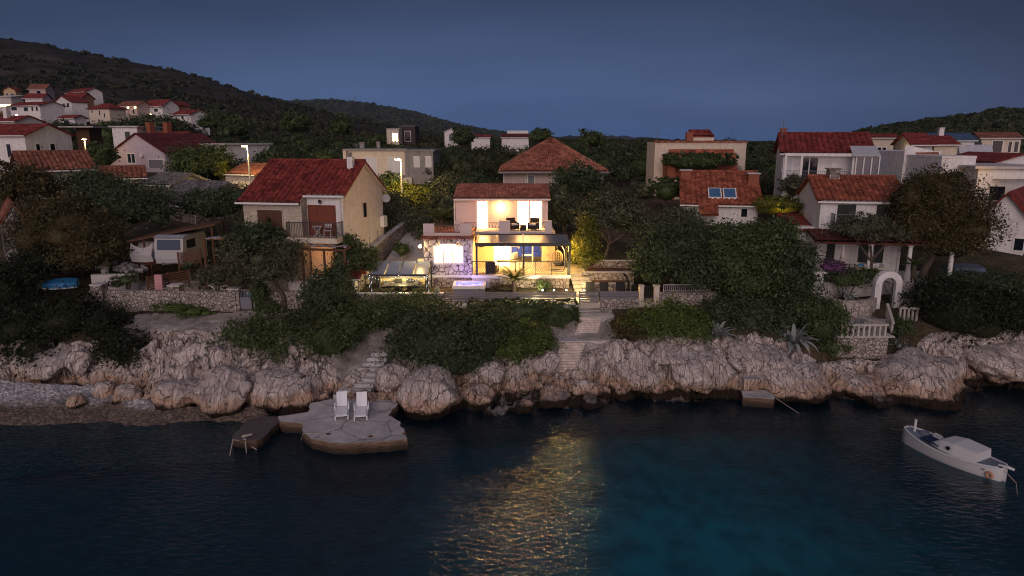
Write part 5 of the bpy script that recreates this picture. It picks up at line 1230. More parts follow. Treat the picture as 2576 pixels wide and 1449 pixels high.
# butterfly roof house
h = hs('butterfly_house', 'large white house with V shaped butterfly roof at right', 2275, 2368, 72, 72, 6.3, 386, 386, 9, 'flat', WHITE, WHITE, over=.02, wins=(('F', .75, .9, .25, .5, 'glass'),))
W, He = h.W, h.He; m = MB(); m.ext([(0, -.05, He - 1.0), (W * .68, -.05, He - 1.75), (W, -.05, He - .6), (W, -.05, He + .05), (0, -.05, He + .9)], (0, .04, 0)); m.build('gable', WHITE, h.root)
m = MB(); m.ext([(W * .28, -.09, He + .1), (W * .68, -.09, He - 1.45), (W * .96, -.09, He - .3), (W * .9, -.09, He + .15)], (0, .035, 0)); m.build('inner_roof', BTILE, h.root)
h = hs('white_block_house', 'plain white block with tall parapet and dark green awning at right', 2370, 2456, 66, 66, 6.2, 398, 398, 8, 'flat', WHITE, WHITE, over=.03); W, He = h.W, h.He
m = MB(); m.ext([(W * .25, -2.2, He - 2.55), (W * .25, 0, He - 1.4), (W * .25, 0, He - 1.3), (W * .25, -2.2, He - 2.45)], (W * .82, 0, 0)); m.build('awning', mat('dark_green_awning', (.012, .022, .022)), h.root)
MB().box(W * .2, W * 1.1, -2.4, -.01, -3, He - 4.1).build('terrace_wall', WHITE, h.root)
h = hs('terrace_house', 'white flat roofed house with lamp lit corner and striped awning at right edge', 2462, 2640, 63, 62, 6.2, 424, 424, 9, 'flat', WHITE, CONC, over=.5, wins=(('F', .2, .42, .42, .72, 'glass'),)); W, He = h.W, h.He
m = MB()
for k in range(14): m.box(W * .22 + k * .22, W * .22 + k * .22 + .13, -2.0, -.02, He - .95, He - .9)
m.build('striped_awning', mat('pale_stripe', (.42, .40, .38)), h.root)
MB().box(.4, W, -2.6, -.01, -3, He - 3.6).build('terrace_base', WHITE, h.root)
m = MB(); m.rail((.4, -2.5, He - 3.6), (W, -2.5, He - 3.6), .9, .28, .12, cap=.08); m.build('balustrade', TRIM, h.root)
for k, (c_, l) in enumerate((((.42, .41, .46), 'grey towel hanging on the terrace balustrade at right edge'), ((.55, .03, .10), 'bright red towel hanging on the terrace balustrade at right edge'))):
    p = Matrix.Translation(h.root.location) @ Vector((1.6 + k * .75, -2.6, He - 3.3)); m = MB(); m.box(p.x, p.x + .7, p.y - .12, p.y - .08, p.z - .15, p.z + .66); m.box(p.x, p.x + .7, p.y - .12, p.y + .1, p.z + .66, p.z + .69); tag(m.build('towel', mat('towel_%d' % k, c_)), l, 'towel')
p = px(2466, 448, Y=61.6); lamp('terrace_house_light', (p.x, 61.2, p.z + .3), 45, (1, .55, .12), .1)
hs('village_house', 'white gabled house cut by the right edge behind the terrace house', 2506, 2640, 76, 76, 6.4, 405, 385, 9, 'gy', WHITE, RTILE)
h = hs('gabled_house', 'white gable end house with red roof at the right edge behind the big tree', 2474, 2590, 55, 53, 5, 535, 482, 9, 'gy', WHITE, RTILE, wins=(('F', .78, .98, .25, .5, 'glass'),))
lamp('slope_house_light', (px(2268, 398, Y=92).x, 92, px(2268, 398, Y=92).z), 160, (1, .68, .3), .1)

# --- left, near: barns and ruin
hs('stone_barn', 'old stone barn with a long weathered red roof at left', 60, 240, 73, 77.5, 8.5, 428, 381, 8, 'gx', STONE, BTILE, fine=True, over=.3, wins=(('F', .42, .48, .2, .6, 'brown'), ('F', .74, .8, .3, .9, 'brown')))
hs('stone_shed', 'lower shed with old orange tiles joined to the barn', 254, 366, 72, 74, 8.0, 449, 419, 6, 'gx', STONE, BTILE, fine=True, over=.2)
hs('slab_roofed_hut', 'small stone hut with pale grey slab roof and lit gable', 352, 428, 69, 67, 7.5, 462, 437, 5, 'gx', STONE, SLATE, fine=True, over=.15)
h = hs('slab_roofed_barn', 'long stone barn under a dark grey slab roof with rust patches', 362, 492, 66, 62, 6.8, 508, 456, 7, 'gx', STONE2, SLATE, fine=True, over=.2)
hs('lamp_lit_cottage', 'small cottage with brown door lit yellow by the street lamp', 566, 640, 76, 74, 8, 436, 413, 6, 'gx', CREAM, BTILE, fine=True, over=.25, wins=(('F', .28, .44, .1, .62, 'brown'),))
hs('ruined_house', 'ruined rubble gable end overgrown by dark bushes at left edge', 2, 72, 49, 50, 4.5, 560, 508, 7, 'gy', crazy('ruin_rubble', (.12, .11, .10), (.36, .34, .33), (.02, .02, .02), 3.5, .09), BTILE, over=.05)
# lilac house
h = hs('lilac_house', 'large lilac house with an uneven gable and dark red roof', 284, 414, 104, 101, 9, 380, 334, 13, 'gy', LILAC, tile('dark_red_roof', (.10, .022, .024), (.13, .03, .03)), wins=(('F', .28, .42, .55, .9, 'glass', 2), ('F', .68, .95, .32, .68, 'grey'), ('F', .72, .97, -.12, .1, 'white', 5)), chim=((.55, .1, 1.2, .35, WHITE),))
MB().box(h.W * .66, h.W + .02, -.6, -.01, h.He * .12, h.He * .36).build('balcony', LILAC, h.root); MB().box(-3.2, -.01, 2, 9, -3, h.He * .7).build('side_wing', CREAM, h.root); m = MB(); tile_slope(m, (-3.8, 1.5, h.He * .62), (-3.8, 9.3, h.He * .62), (0, 1.5, h.He * 1.05), (0, 9.3, h.He * 1.05), 1, .02, 1); m.build('side_roof', RTILE, h.root)
MB().box(h.W * .55, h.W * .6, -.35, -.01, h.He * .78, h.He * .9).build('air_conditioner', TRIM, h.root)
p = px(262, 392, Y=104); lamp('lilac_house_light', (px(246, 395, Y=100).x, 101, p.z + .5), 90, (1, .6, .15), .1)
hs('village_house', 'white flat topped block behind the lilac house roof', 281, 344, 122, 122, 9, 320, 320, 8, 'flat', WHITE, CONC, wins=(('F', .5, .7, .7, .9, 'glass'),))
hs('village_house', 'white house with red roof and brick chimneys right behind the lilac house', 344, 440, 122, 118, 9, 344, 331, 6, 'gx', WHITE, RTILE, chim=((.06, .4, 1.7, .5, BRICK), (.52, .4, 1.7, .5, BRICK)))
hs('flat_canopy_house', 'low flat white roof slab right of the lilac house', 470, 566, 112, 108, 9, 364, 364, 9, 'flat', WHITE, CONC)
hs('white_house', 'bluish white gabled house at the left edge above the barn', -80, 61, 90, 88, 9.5, 338, 311, 7, 'gx', WHITE, RTILE, wins=(('F', .38, .45, .5, .78, 'glass'), ('F', .66, .73, .5, .78, 'glass'), ('R', .2, .28, .5, .78, 'glass'), ('R', .5, .6, .5, .78, 'glass')))
hs('village_house', 'low red roofed house above the bluish white house at left edge', -40, 38, 120, 118, 10, 304, 291, 5, 'gx', WHITE, RTILE, chim=((.5, .3, 1.8, .4, WHITE),))
hs('carport', 'open flat roofed carport with brown posts among dark trees', 190, 222, 130, 130, 9, 321, 321, 4, 'flat', WOOD, CONC, over=2.0)
# --- hillside
H_ = [
 ('small ochre house with front gable highest at the left', 8, 53, 290, 290, 226, 218, 9, 'gy', mat('ochre_render', (.5, .36, .2)), RTILE, (('F', .2, .35, .35, .7, 'glass'), ('F', .55, .9, .35, .65, 'glass'))),
 ('brown roofed house beside the small ochre house on the hill', 72, 134, 300, 300, 222, 211, 9, 'gx', PINK, BTILE, (('F', .45, .7, .2, .75, 'glass'),)),
 ('house with red roof and white gable at the top of the hillside cluster', 168, 238, 290, 280, 233, 222, 9, 'gx', WHITE, RTILE, (('F', .85, .93, .3, .7, 'glass'),)),
 ('orange toned house with orange awning below the top red roof', 158, 226, 268, 266, 246, 233, 8, 'gx', mat('terracotta_render', (.42, .22, .14)), RTILE, (('F', .65, .95, .5, .85, 'red'),)),
 ('low white house with red roof above the long bluish house', 62, 128, 255, 255, 245, 235, 8, 'gx', WHITE, RTILE, ()),
 ('big white house with glazed gable front on the hillside', 136, 202, 240, 232, 258, 240, 10, 'gy', WHITE, RTILE, (('F', .05, .42, .3, .8, 'glass', 2), ('F', .5, .62, .45, .85, 'glass'), ('F', .72, .85, .5, .85, 'glass'))),
 ('long bluish white house with many dark windows on the hillside', 20, 138, 225, 218, 266, 256, 9, 'gx', WHITE, RTILE, (('F', .1, .28, .55, .85, 'glass'), ('F', .5, .63, .45, .8, 'glass'), ('F', .74, .8, .45, .8, 'glass'), ('F', .88, .94, .45, .8, 'glass'))),
 ('grey white terraced house at the left edge of the hillside cluster', -20, 50, 262, 260, 244, 240, 9, 'mono', CONC, CONC, (('F', .4, .95, .05, .25, 'lit'),)),
 ('cream house with columns and hipped red roof on the hillside', 222, 300, 215, 212, 272, 260, 9, 'hip', CREAM, RTILE, (('F', .12, .2, .5, .8, 'glass', 2), ('F', .5, .56, .3, .75, 'glass'), ('F', .72, .78, .1, .5, 'glass'))),
 ('small white annexe with red roof under the glazed gable house', 147, 206, 205, 203, 296, 289, 7, 'gx', WHITE, RTILE, (('F', .3, .65, .2, .75, 'glass'),)),
 ('brown roofed house with two bright lamps under its eave', 296, 366, 235, 232, 266, 254, 9, 'gx', PINK, BTILE, (('F', .78, .88, .2, .6, 'glass'),)),
 ('white house with roof falling to the right beside the lamp lit house', 362, 430, 238, 234, 266, 250, 9, 'gx', WHITE, RTILE, (('F', .15, .25, .4, .65, 'glass'), ('F', .55, .75, .4, .7, 'glass'))),
 ('orange brown house with front gable at the right of the hillside cluster', 420, 466, 245, 243, 264, 254, 8, 'gy', mat('terracotta_render', (.42, .22, .14)), RTILE, (('F', .6, .9, .3, .6, 'glass'),)),
 ('small white house with red roof lowest at right of the hillside', 434, 500, 205, 200, 287, 276, 8, 'gx', WHITE, RTILE, (('F', .15, .23, .4, .7, 'glass'), ('F', .5, .62, .5, .8, 'glass'), ('F', .85, .9, .4, .65, 'glass'))),
]
for lab, u0, u1, Y0, Y1, ve, vr, dep, rf, wl_, rm_, wn in H_:
    if rf in ('gx', 'gy', 'hip', 'mono'):
        dep = min(dep, .34 * (u1 - u0) * Y1 / (1288 - u1)); u1 -= (1288 - u1) * dep / (Y1 + dep)
    zb = px((u0 + u1) / 2, ve + 26, Y=(Y0 + Y1) / 2).z
    hs('hillside_house', lab, u0, u1, Y0, Y1, zb, ve, vr, dep, rf, wl_, rm_, over=.6, wins=wn, group='houses on the left hillside')
for u, v, Y, wt in ((322, 271, 230, 260), (340, 270, 230, 260), (42, 290, 214, 240), (378, 289, 205, 220), (12, 272, 255, 120)):
    p = px(u, v, Y=Y); lamp('hillside_lamp_light', p, wt, (1, .55, .15), .25)
    m = MB(); m.ball(p, .32, 8, 6); t = thing('hillside_lamp', {322: 'left bright lamp under the brown roofed hillside house', 340: 'right bright lamp under the brown roofed hillside house', 42: 'bright lamp at the foot of the long bluish hillside house', 378: 'lone bright lamp among trees below the hillside houses', 12: 'small lamp on the terraced house at the left edge'}[u], 'lamp', p, group='lit lamps on the hillside')
    m.build('globe', emit('far_bulb', (1, .62, .25), 14), t); q = MB(); q.cyl((p.x, p.y + .1), .08, p.z - 6, p.z - .3, 6); q.build('pole', GREYM, t)
# --- houses on the far woodland edge
hs('modern_house', 'dark modern house with lit windows in front of the far hill', 1004, 1044, 235, 235, 8, 318, 318, 10, 'flat', mat('dark_timber', (.05, .035, .03)), GREYM, over=.2, wins=(('F', .35, .7, .55, .85, 'glass'),))
h = hs('modern_house', 'low cream terrace house with warm lit windows beside the dark modern house', 972, 1003, 228, 228, 8, 324, 322, 9, 'mono', CREAM, GREYM, over=.1, wins=(('F', .5, .62, .6, .85, 'lit'), ('F', .75, .9, .6, .85, 'lit')))
hs('village_house', 'narrow white house with front gable above the woods', 1118, 1150, 210, 210, 7, 330, 323, 9, 'gy', WHITE, CONC, wins=(('F', .35, .9, .7, .9, 'grey'),))
hs('village_house', 'low white house with sloping red roof half hidden in the woods', 1186, 1232, 205, 205, 7, 345, 338, 8, 'gx', WHITE, RTILE)
h = hs('village_house', 'white house with bright roof parapet at the end of the far hill', 1262, 1330, 190, 190, 7, 345, 336, 8, 'gx', WHITE, tile('dark_red_roof', (.10, .022, .024), (.13, .03, .03)))
MB().box(h.W * .2, h.W, h.D * .6, h.D, h.He, h.Hr + .8).build('upper_block', WHITE, h.root)
# masts, street lamps
def street_lamp(label, u, v0, v1, Y, power, arm=-.5):
    a, b = px(u, v0, Y=Y), px(u, v1, Y=Y); t = thing('street_lamp', label, 'street lamp', (b.x, Y, b.z), group='street lamps')
    MB().tube([(b.x, Y, b.z - 3), (b.x, Y, a.z)], [.11, .075], 10).build('pole', mat('pale_pole', (.55, .52, .46)), t)
    hd = MB().cbox((b.x + arm * .5, Y, a.z + .05), abs(arm) + .2, .22, .12).build('lamp_head', GREYM, t)
    MB().cbox((b.x + arm * .6, Y, a.z - .035), .45, .18, .04).build('lens', emit('street_lens', (1, .72, .32), 40), hd)
    lamp('street_lamp_light', (b.x + arm * .7, Y - .3, a.z - .35), power, (1, .66, .2), .12)
street_lamp('tall lit street lamp standing before the flat roofed house', 1012, 402, 505, 68, 1500)
street_lamp('lit street lamp left of the red roofed stone house', 627, 368, 425, 72, 900)
street_lamp('thin lit lamp pole behind the old barn roof', 218, 350, 392, 84, 200, -.1)
street_lamp('small yellow street lamp in the woods by the dark modern house', 957, 346, 372, 200, 60, -.3)
p0, p1 = px(892, 236, Y=2600), px(892, 262, Y=2600); tag(MB().tube([(p0.x, 2600, p1.z - 20), (p0.x, 2600, p0.z)], [2, .8], 6).build('radio_mast', GREYM), 'thin radio mast on the ridge of the far hill', 'mast')
p0, p1 = px(1149, 330, Y=900), px(1149, 352, Y=900); tag(MB().tube([(p0.x, 900, p1.z - 8), (p0.x, 900, p0.z)], [.6, .4], 6).build('mast', mat('pale_pole', (.5, .5, .5))), 'short pale mast in front of the far hill', 'mast')
# ------------------------------------------------------------------ plants
npr = np.random.default_rng(5)
L_DARK = leaf('dark_evergreen_leaves', (.026, .040, .020), (.062, .092, .042), (.125, .16, .085))
L_MID = leaf('green_shrub_leaves', (.030, .048, .018), (.076, .110, .040), (.16, .20, .085))
L_BRIGHT = leaf('fresh_green_leaves', (.040, .068, .016), (.092, .145, .034), (.17, .23, .07))
L_OLIVE = leaf('olive_leaves', (.041, .049, .024), (.101, .115, .065), (.189, .203, .128))
L_BROWN = leaf('brown_green_leaves', (.036, .031, .012), (.084, .070, .026), (.144, .120, .054))
L_YEL = leaf('yellow_green_lamplit_leaves', (.06, .075, .010), (.15, .16, .025), (.25, .25, .05))  # yellow green foliage, with the lamps' yellow light put into the colour
L_GREY = leaf('grey_agave', (.18, .21, .20), (.32, .36, .35), (.45, .49, .48))
L_DIMMED = leaf('dimmed_evergreen_leaves', (.010, .013, .007), (.024, .032, .013), (.045, .055, .025))  # leaf colour darkened to carry the dimness at both sides of the view
L_WOOD = leaf('woodland_leaves', (.022, .030, .015), (.054, .068, .032), (.115, .119, .061))
BARK = mat('tree_bark', (.085, .065, .05), rough=.95, var=.4, scale=6, bump=.5)

def crown_arrays(lobes, n, size, seed, clumps=None, spread=.16, flat=.0, box=False, asp=.45):
    g = np.random.default_rng(seed); lobes = np.asarray(lobes, float)
    area = (lobes[:, 3] * lobes[:, 4] + lobes[:, 3] * lobes[:, 5] + lobes[:, 4] * lobes[:, 5]); K = clumps or max(12, n // 28)
    li = g.choice(len(lobes), K, p=area / area.sum()); d = g.normal(size=(K, 3)); d /= np.linalg.norm(d, axis=1)[:, None]
    d[:, 2] = np.where(d[:, 2] < -.35, -d[:, 2] * .6, d[:, 2])
    if box: d = d / np.abs(d).max(1)[:, None]
    r = np.where(g.random(K) < .16, g.uniform(1.0, 1.2, K) if not box else 1.0, g.uniform(.72, 1.0, K)) + .20 * (vn(d[:, 0] * 2.3 + seed, d[:, 1] * 2.3, d[:, 2] * 2.3, seed) - .5) * (0 if box else 2)
    C = lobes[li, :3] + d * lobes[li, 3:] * r[:, None]; cr = spread * lobes[li, 3:].mean(1) * g.uniform(.6, 1.5, K)
    if box: cr *= .28
    m = max(1, n // K); ci = np.repeat(np.arange(K), m); N = len(ci)
    P = C[ci] + g.normal(size=(N, 3)) * cr[ci, None] * np.array([1, 1, .75])
    out = d[ci] * .9 + g.normal(size=(N, 3)) * .75 + np.array([0, 0, .35]); out /= np.linalg.norm(out, axis=1)[:, None]
    a = np.cross(out, g.normal(size=(N, 3))); a /= np.linalg.norm(a, axis=1)[:, None] + 1e-9
    b = np.cross(out, a); s = size * (g.uniform(.6, 1.35, N) * np.exp(g.normal(size=K) * .28)[ci])[:, None]
    a = a * s; b = b * s * asp; c = out * s * .12
    V = np.stack([P - a, P - b + c, P + a, P + b + c], 1).reshape(-1, 3)
    return V, np.arange(N * 4).reshape(-1, 4)

def core_arrays(lobes, k=.66, seed=0):
    Vs, Qs, o = [], [], 0
    u = np.linspace(0, 2 * np.pi, 15)[:-1]; w_ = np.linspace(-.48 * np.pi, .48 * np.pi, 8)
    for L in np.asarray(lobes, float):
        U, W = np.meshgrid(u, w_); d = np.stack([np.cos(W) * np.cos(U), np.cos(W) * np.sin(U), np.sin(W)], -1).reshape(-1, 3)
        rr = k * (1 + .5 * (vn(d[:, 0] * 2 + seed, d[:, 1] * 2, d[:, 2] * 2, seed) - .5)); Vs.append(L[:3] + d * L[3:] * rr[:, None])
        i = np.arange(14)[None] + np.arange(7)[:, None] * 14; j = (np.arange(14) + 1) % 14 + np.arange(7)[:, None] * 14
        Qs.append(np.stack([i, j, j + 14, i + 14], -1).reshape(-1, 4) + o); o += 14 * 8
    return np.concatenate(Vs), np.concatenate(Qs)

def crown(name, lobes, n, size, seed, m, parent=None, core=.62, **k):
    V, Q = crown_arrays(lobes, n, size, seed, **k)
    if core:
        V2, Q2 = core_arrays(lobes, core, seed); Q = np.concatenate([Q, Q2 + len(V)]); V = np.concatenate([V, V2])
    return np_mesh(V, Q, name, m, parent)

def lob(u, v, Y, ru, rv, dy=None):
    """ellipsoid seen at (u, v) with half sizes ru, rv of the photograph"""
    p = px(u, v, Y=Y); dep = Y * math.cos(PITCH) + (CAMZ - p.z) * math.sin(PITCH); rx = ru / FPX * dep; rz = rv / FPX * dep * 1.02
    return (p.x, p.y, p.z, rx, dy or min(rx, 2.2 + rx * .3), rz)

def shrub(name, label, lobes, n, size, m, seed, cat='shrub', group=None, **k):
    L = [lob(*q) if len(q) < 6 or q[2] > 30 and q[0] > 40 and False else lob(*q) for q in lobes]
    zb = min(q[2] - q[5] for q in L); c = L[0]; gz = ground_z(c[0], c[1])
    t = thing(name, label, cat, (c[0], c[1], min(gz, zb)), group=group)
    crown('foliage', L, n, size, seed, m, t, **k)
    b = MB(); g = np.random.default_rng(seed)
    for q in range(4): b.tube([(c[0] + g.normal() * .1, c[1] + g.normal() * .1, min(gz, zb) - .2), (c[0] + g.normal() * c[3] * .25, c[1], c[2]), (c[0] + g.normal() * c[3] * .5, c[1], c[2] + c[5] * .5)], [.06, .04, .015], 5)
    b.build('stems', BARK, t); return t

def tree(name, label, lobes, base, n, size, m, seed, tr=.16, cat='tree', group=None, bend=0.0, **k):
    """crown lobes plus a forked trunk standing at base = (u, v, Y)"""
    L = [lob(*q) for q in lobes]; p = px(base[0], base[1], Y=base[2]); gz = min(p.z, ground_z(p.x, p.y) + .3)
    t = thing(name, label, cat, (p.x, p.y, gz), group=group)
    crown('crown', L, n, size, seed, m, t, **k)
    b = MB(); g = np.random.default_rng(seed); top = np.mean([q[:3] for q in L], 0); f = Vector((p.x + (top[0] - p.x) * .35 + bend, p.y, gz + (top[2] - gz) * .45))
    b.tube([(p.x, p.y, gz - .4), (p.x + bend * .3, p.y, gz + (f.z - gz) * .5), f], [tr * 1.3, tr, tr * .8], 8)
    for q in L:
        e = Vector((q[0] + g.normal() * .1, q[1], q[2])); md = f.lerp(e, .5) + Vector((g.normal() * .15, g.normal() * .15, .1))
        b.tube([f, md, e], [tr * .7, tr * .45, tr * .2], 6)
        for w_ in range(3):
            e2 = e + Vector((g.normal() * q[3] * .5, g.normal() * q[4] * .3, g.uniform(-.1, .6) * q[5])); b.tube([md, md.lerp(e2, .5) + Vector((0, 0, .1)), e2], [tr * .3, tr * .18, tr * .06], 5)
    b.build('trunk', BARK, t); return t

# the slope of shrubs between the rocks and the gardens
shrub('shrub', 'broad dark evergreen shrub left of the stone steps above the rocks', [(640, 850, 39.6, 84, 50), (735, 868, 39.1, 80, 52), (830, 858, 39.0, 76, 60), (880, 820, 39.8, 60, 50), (700, 825, 40.4, 70, 40)], 15000, .085, L_MID, 11)
shrub('shrub', 'tall dark shrub at the end of the low pergola wall', [(828, 740, 42.2, 62, 58), (800, 785, 42.0, 55, 40), (850, 700, 42.4, 26, 40)], 8000, .085, L_DARK, 12)
shrub('shrub', 'loose dark shrub below the low pergola wall', [(960, 790, 41.6, 85, 46), (1050, 780, 41.8, 75, 40), (905, 810, 41.2, 50, 40)], 9000, .085, L_MID, 13)
shrub('shrub', 'huge dark rounded shrub in the middle of the rocky slope', [(1110, 860, 38.8, 118, 80), (1215, 850, 38.9, 80, 76), (1040, 868, 38.6, 62, 58), (1150, 905, 38.0, 95, 45), (1080, 815, 39.8, 80, 45), (1230, 815, 39.8, 60, 45)], 22000, .09, L_DARK, 14)
shrub('shrub', 'bright green rounded shrub left of the wooden steps', [(1345, 862, 39.0, 55, 44), (1290, 880, 38.6, 46, 40), (1280, 838, 39.4, 52, 32)], 9000, .075, L_BRIGHT, 15)
shrub('hedge', 'clipped dark hedge along the front of the slat fence', [(1400, 800, 41.9, 55, 42, .8), (1310, 794, 42.0, 70, 37, .8), (1236, 786, 42.1, 56, 30, .8)], 16000, .065, L_MID, 16, cat='hedge', box=True, core=.8)
shrub('shrub', 'bright green bush below the rubble wall right of the gate', [(1690, 812, 40.4, 78, 50), (1620, 822, 40.2, 50, 36), (1740, 830, 40.0, 60, 34)], 12000, .08, L_BRIGHT, 17)
shrub('shrub', 'dry brownish low bush beside the upper landing', [(1590, 835, 40.0, 46, 34), (1560, 815, 40.3, 26, 22)], 3500, .07, L_BROWN, 18)
shrub('shrub', 'dark bush mass between the two grey agaves', [(1885, 810, 41.9, 84, 60), (1980, 795, 42.2, 76, 46), (1815, 790, 42.3, 56, 46), (1905, 850, 41.2, 52, 30)], 12000, .09, L_DARK, 19)
shrub('shrub', 'dark round bush beside the sunbed terrace', [(2070, 820, 41.0, 58, 60), (2040, 780, 41.6, 60, 45), (2090, 870, 40.4, 40, 30)], 9000, .085, L_MID, 20)
shrub('shrub', 'large darkened green bush right of the garden arch', [(2400, 790, 41.5, 105, 75), (2360, 750, 42.4, 70, 50), (2470, 820, 41.0, 70, 50)], 12000, .09, L_DIMMED, 21)
shrub('shrub', 'dark bush at the right edge above the pale rock face', [(2540, 800, 41.6, 70, 62), (2570, 760, 42.6, 60, 40)], 7000, .09, L_DIMMED, 22)
shrub('shrub', 'small bush inside the stair rail below the arch', [(2272, 826, 40.4, 26, 26)], 1600, .07, L_MID, 23)
shrub('shrub', 'large darkened green thicket above the pebble beach', [(60, 820, 40.6, 95, 66), (170, 800, 40.8, 90, 66), (255, 815, 40.4, 62, 50), (110, 870, 39.8, 90, 40), (-30, 830, 40.5, 70, 70)], 16000, .09, L_DIMMED, 24)
shrub('shrub', 'dark low bush between the beach and the dry stone bank', [(320, 880, 38.9, 70, 36), (290, 850, 39.4, 50, 30)], 6000, .08, L_DIMMED, 25)
shrub('ground_creeper', 'bright green creeper at the foot of the long stone wall', [(485, 783, 42.3, 36, 11), (440, 772, 42.4, 46, 9), (520, 788, 42.2, 22, 8)], 2600, .055, L_BRIGHT, 26, cat='plant')
shrub('shrub', 'slim leafy bush beside the neighbour gate', [(655, 745, 42.6, 24, 46), (672, 775, 42.4, 28, 22)], 3000, .07, L_MID, 27)
shrub('shrub', 'rounded green shrub in the walled yard with the towel', [(318, 704, 44.5, 26, 16), (295, 716, 44.2, 22, 9)], 1800, .06, L_MID, 28)
shrub('shrub', 'small round clipped bush in the bed under the terrace wall', [(1366, 720, 45.6, 20, 15)], 1800, .05, L_MID, 29)
shrub('shrub', 'low lavender clump in the bed left of the palm', [(1270, 725, 45.8, 30, 9)], 900, .05, L_BROWN, 30)
# trees round the gardens
tree('olive_tree', 'wide olive tree with crooked trunk in front of the stone house', [(650, 655, 42.8, 62, 50), (720, 640, 43.2, 48, 44), (600, 640, 43.4, 42, 40), (690, 690, 42.4, 55, 30)], (712, 735, 42.8), 7000, .085, L_OLIVE, 31, core=.3, spread=.2)
tree('tree', 'dark feathery tree at the corner of the stone house', [(640, 600, 44.0, 52, 46), (600, 620, 44.2, 40, 36), (690, 610, 44.4, 34, 30)], (640, 690, 44.2), 7000, .085, L_DARK, 32, core=.5)
shrub('shrub', 'spreading grey green bush below the caravan fence', [(545, 700, 43.4, 46, 32), (600, 705, 43.2, 40, 30)], 4000, .075, L_OLIVE, 33, core=.4)
shrub('shrub', 'tall bright shrub beside the barbecue house', [(885, 655, 44.9, 42, 56), (930, 665, 45.2, 26, 40), (868, 620, 45.2, 24, 32)], 7000, .085, L_MID, 34, core=.45)
tree('cypress', 'tall cone shaped yellow green tree lit at the end of the pergola', [(1474, 650, 47.3, 34, 40), (1474, 610, 47.3, 30, 40), (1476, 575, 47.3, 17, 34)], (1474, 700, 47.3), 7000, .08, L_YEL, 35, core=.5, tr=.1)
tree('tree', 'dark spreading tree with bare trunk above the upper planter', [(1500, 555, 50, 50, 44), (1560, 545, 50.3, 52, 50), (1530, 510, 50.6, 50, 34), (1600, 570, 50, 34, 34)], (1524, 668, 50), 9000, .11, L_OLIVE, 36, core=.4, tr=.13)
tree('tree', 'grey green olive tree right behind the lit upper storey', [(1420, 540, 58, 44, 48), (1400, 500, 59, 30, 36)], (1420, 600, 58), 5000, .11, L_OLIVE, 37, core=.5)
tree('tree', 'round dark tree before the pink house', [(1455, 460, 66, 60, 48), (1420, 490, 65, 40, 36), (1500, 480, 66, 36, 36)], (1455, 560, 66), 6000, .14, L_DARK, 38, core=.55)
tree('tree', 'broad dark holm oak right of the planters', [(1680, 640, 45.2, 85, 68), (1640, 685, 44.8, 50, 44), (1740, 690, 44.5, 70, 50), (1720, 600, 46, 60, 40)], (1690, 745, 45), 15000, .10, L_DARK, 39, core=.6)
tree('tree', 'large dark green tree in the middle of the right hand thicket', [(1860, 660, 45.6, 95, 66), (1800, 622, 46.2, 60, 40), (1930, 632, 46.2, 70, 50), (1880, 710, 44.8, 90, 50)], (1870, 770, 45), 16000, .10, L_MID, 40, core=.6)
tree('tree', 'dense dark tree left of the porch columns', [(1985, 655, 46, 60, 66), (2010, 710, 45, 52, 50), (1960, 700, 45.2, 50, 50)], (1990, 770, 45.5), 11000, .10, L_DARK, 41, core=.6)
tree('tree', 'olive grey tree crown below the skylight house', [(1700, 560, 50, 58, 36), (1650, 585, 49.5, 50, 34), (1745, 580, 49.5, 36, 30)], (1700, 660, 49.6), 7000, .10, L_OLIVE, 42, core=.5)
tree('tree', 'pointed green tree crown against the skylight house wall', [(1850, 592, 49, 66, 28), (1910, 586, 49.4, 46, 30), (1965, 585, 49.5, 44, 34)], (1880, 660, 50), 7500, .10, L_MID, 43, core=.5)
tree('tree', 'great brownish tree in front of the garden house at right', [(2370, 530, 47.5, 95, 80), (2310, 570, 47, 70, 70), (2440, 580, 47, 70, 60), (2350, 470, 48, 66, 44), (2390, 620, 46.5, 85, 40), (2290, 500, 47.5, 50, 50)], (2318, 712, 46.6), 30000, .085, L_BROWN, 44, core=.6, tr=.24, bend=.3)
tree('olive_tree', 'low olive tree spreading over the porch roof', [(2140, 580, 46.5, 56, 30), (2190, 570, 46.6, 44, 30), (2240, 592, 46.4, 44, 26)], (2190, 690, 46.4), 6000, .075, L_OLIVE, 45, core=.3)
shrub('bougainvillea', 'purple flowering bush beside the closed parasol', [(2092, 672, 45.6, 42, 18), (2125, 690, 45.4, 30, 14)], 1800, .06, leaf('purple_flowers', (.03, .05, .02), (.12, .05, .12), (.36, .14, .36)), 46, cat='plant')
shrub('shrub', 'dark shrubs inside the white arch garden', [(2130, 705, 44.8, 60, 22), (2175, 690, 45.0, 36, 16)], 3500, .07, L_MID, 47)
shrub('hedge', 'dark hedge in the garden at the right edge', [(2500, 715, 44.5, 95, 20), (2420, 700, 45, 60, 18)], 5000, .08, L_DARK, 48, cat='hedge')
shrub('shrub', 'reddish brown bush mass in the left garden', [(180, 590, 48, 110, 72), (90, 600, 47.5, 70, 70), (230, 640, 46.5, 90, 45), (140, 530, 50, 80, 40)], 15000, .095, L_BROWN, 49)
tree('tree', 'large dark tree before the slab roofed barn', [(330, 520, 53, 100, 58), (270, 500, 54, 70, 50), (400, 545, 52, 40, 32), (230, 470, 56, 60, 44)], (320, 620, 52), 14000, .11, L_DARK, 50)
tree('tree', 'bare branched dark tree at the left edge before the barn', [(70, 470, 56, 60, 50), (20, 480, 56, 50, 70), (120, 480, 57, 46, 44)], (60, 560, 56), 8000, .11, L_BROWN, 51, core=.4)
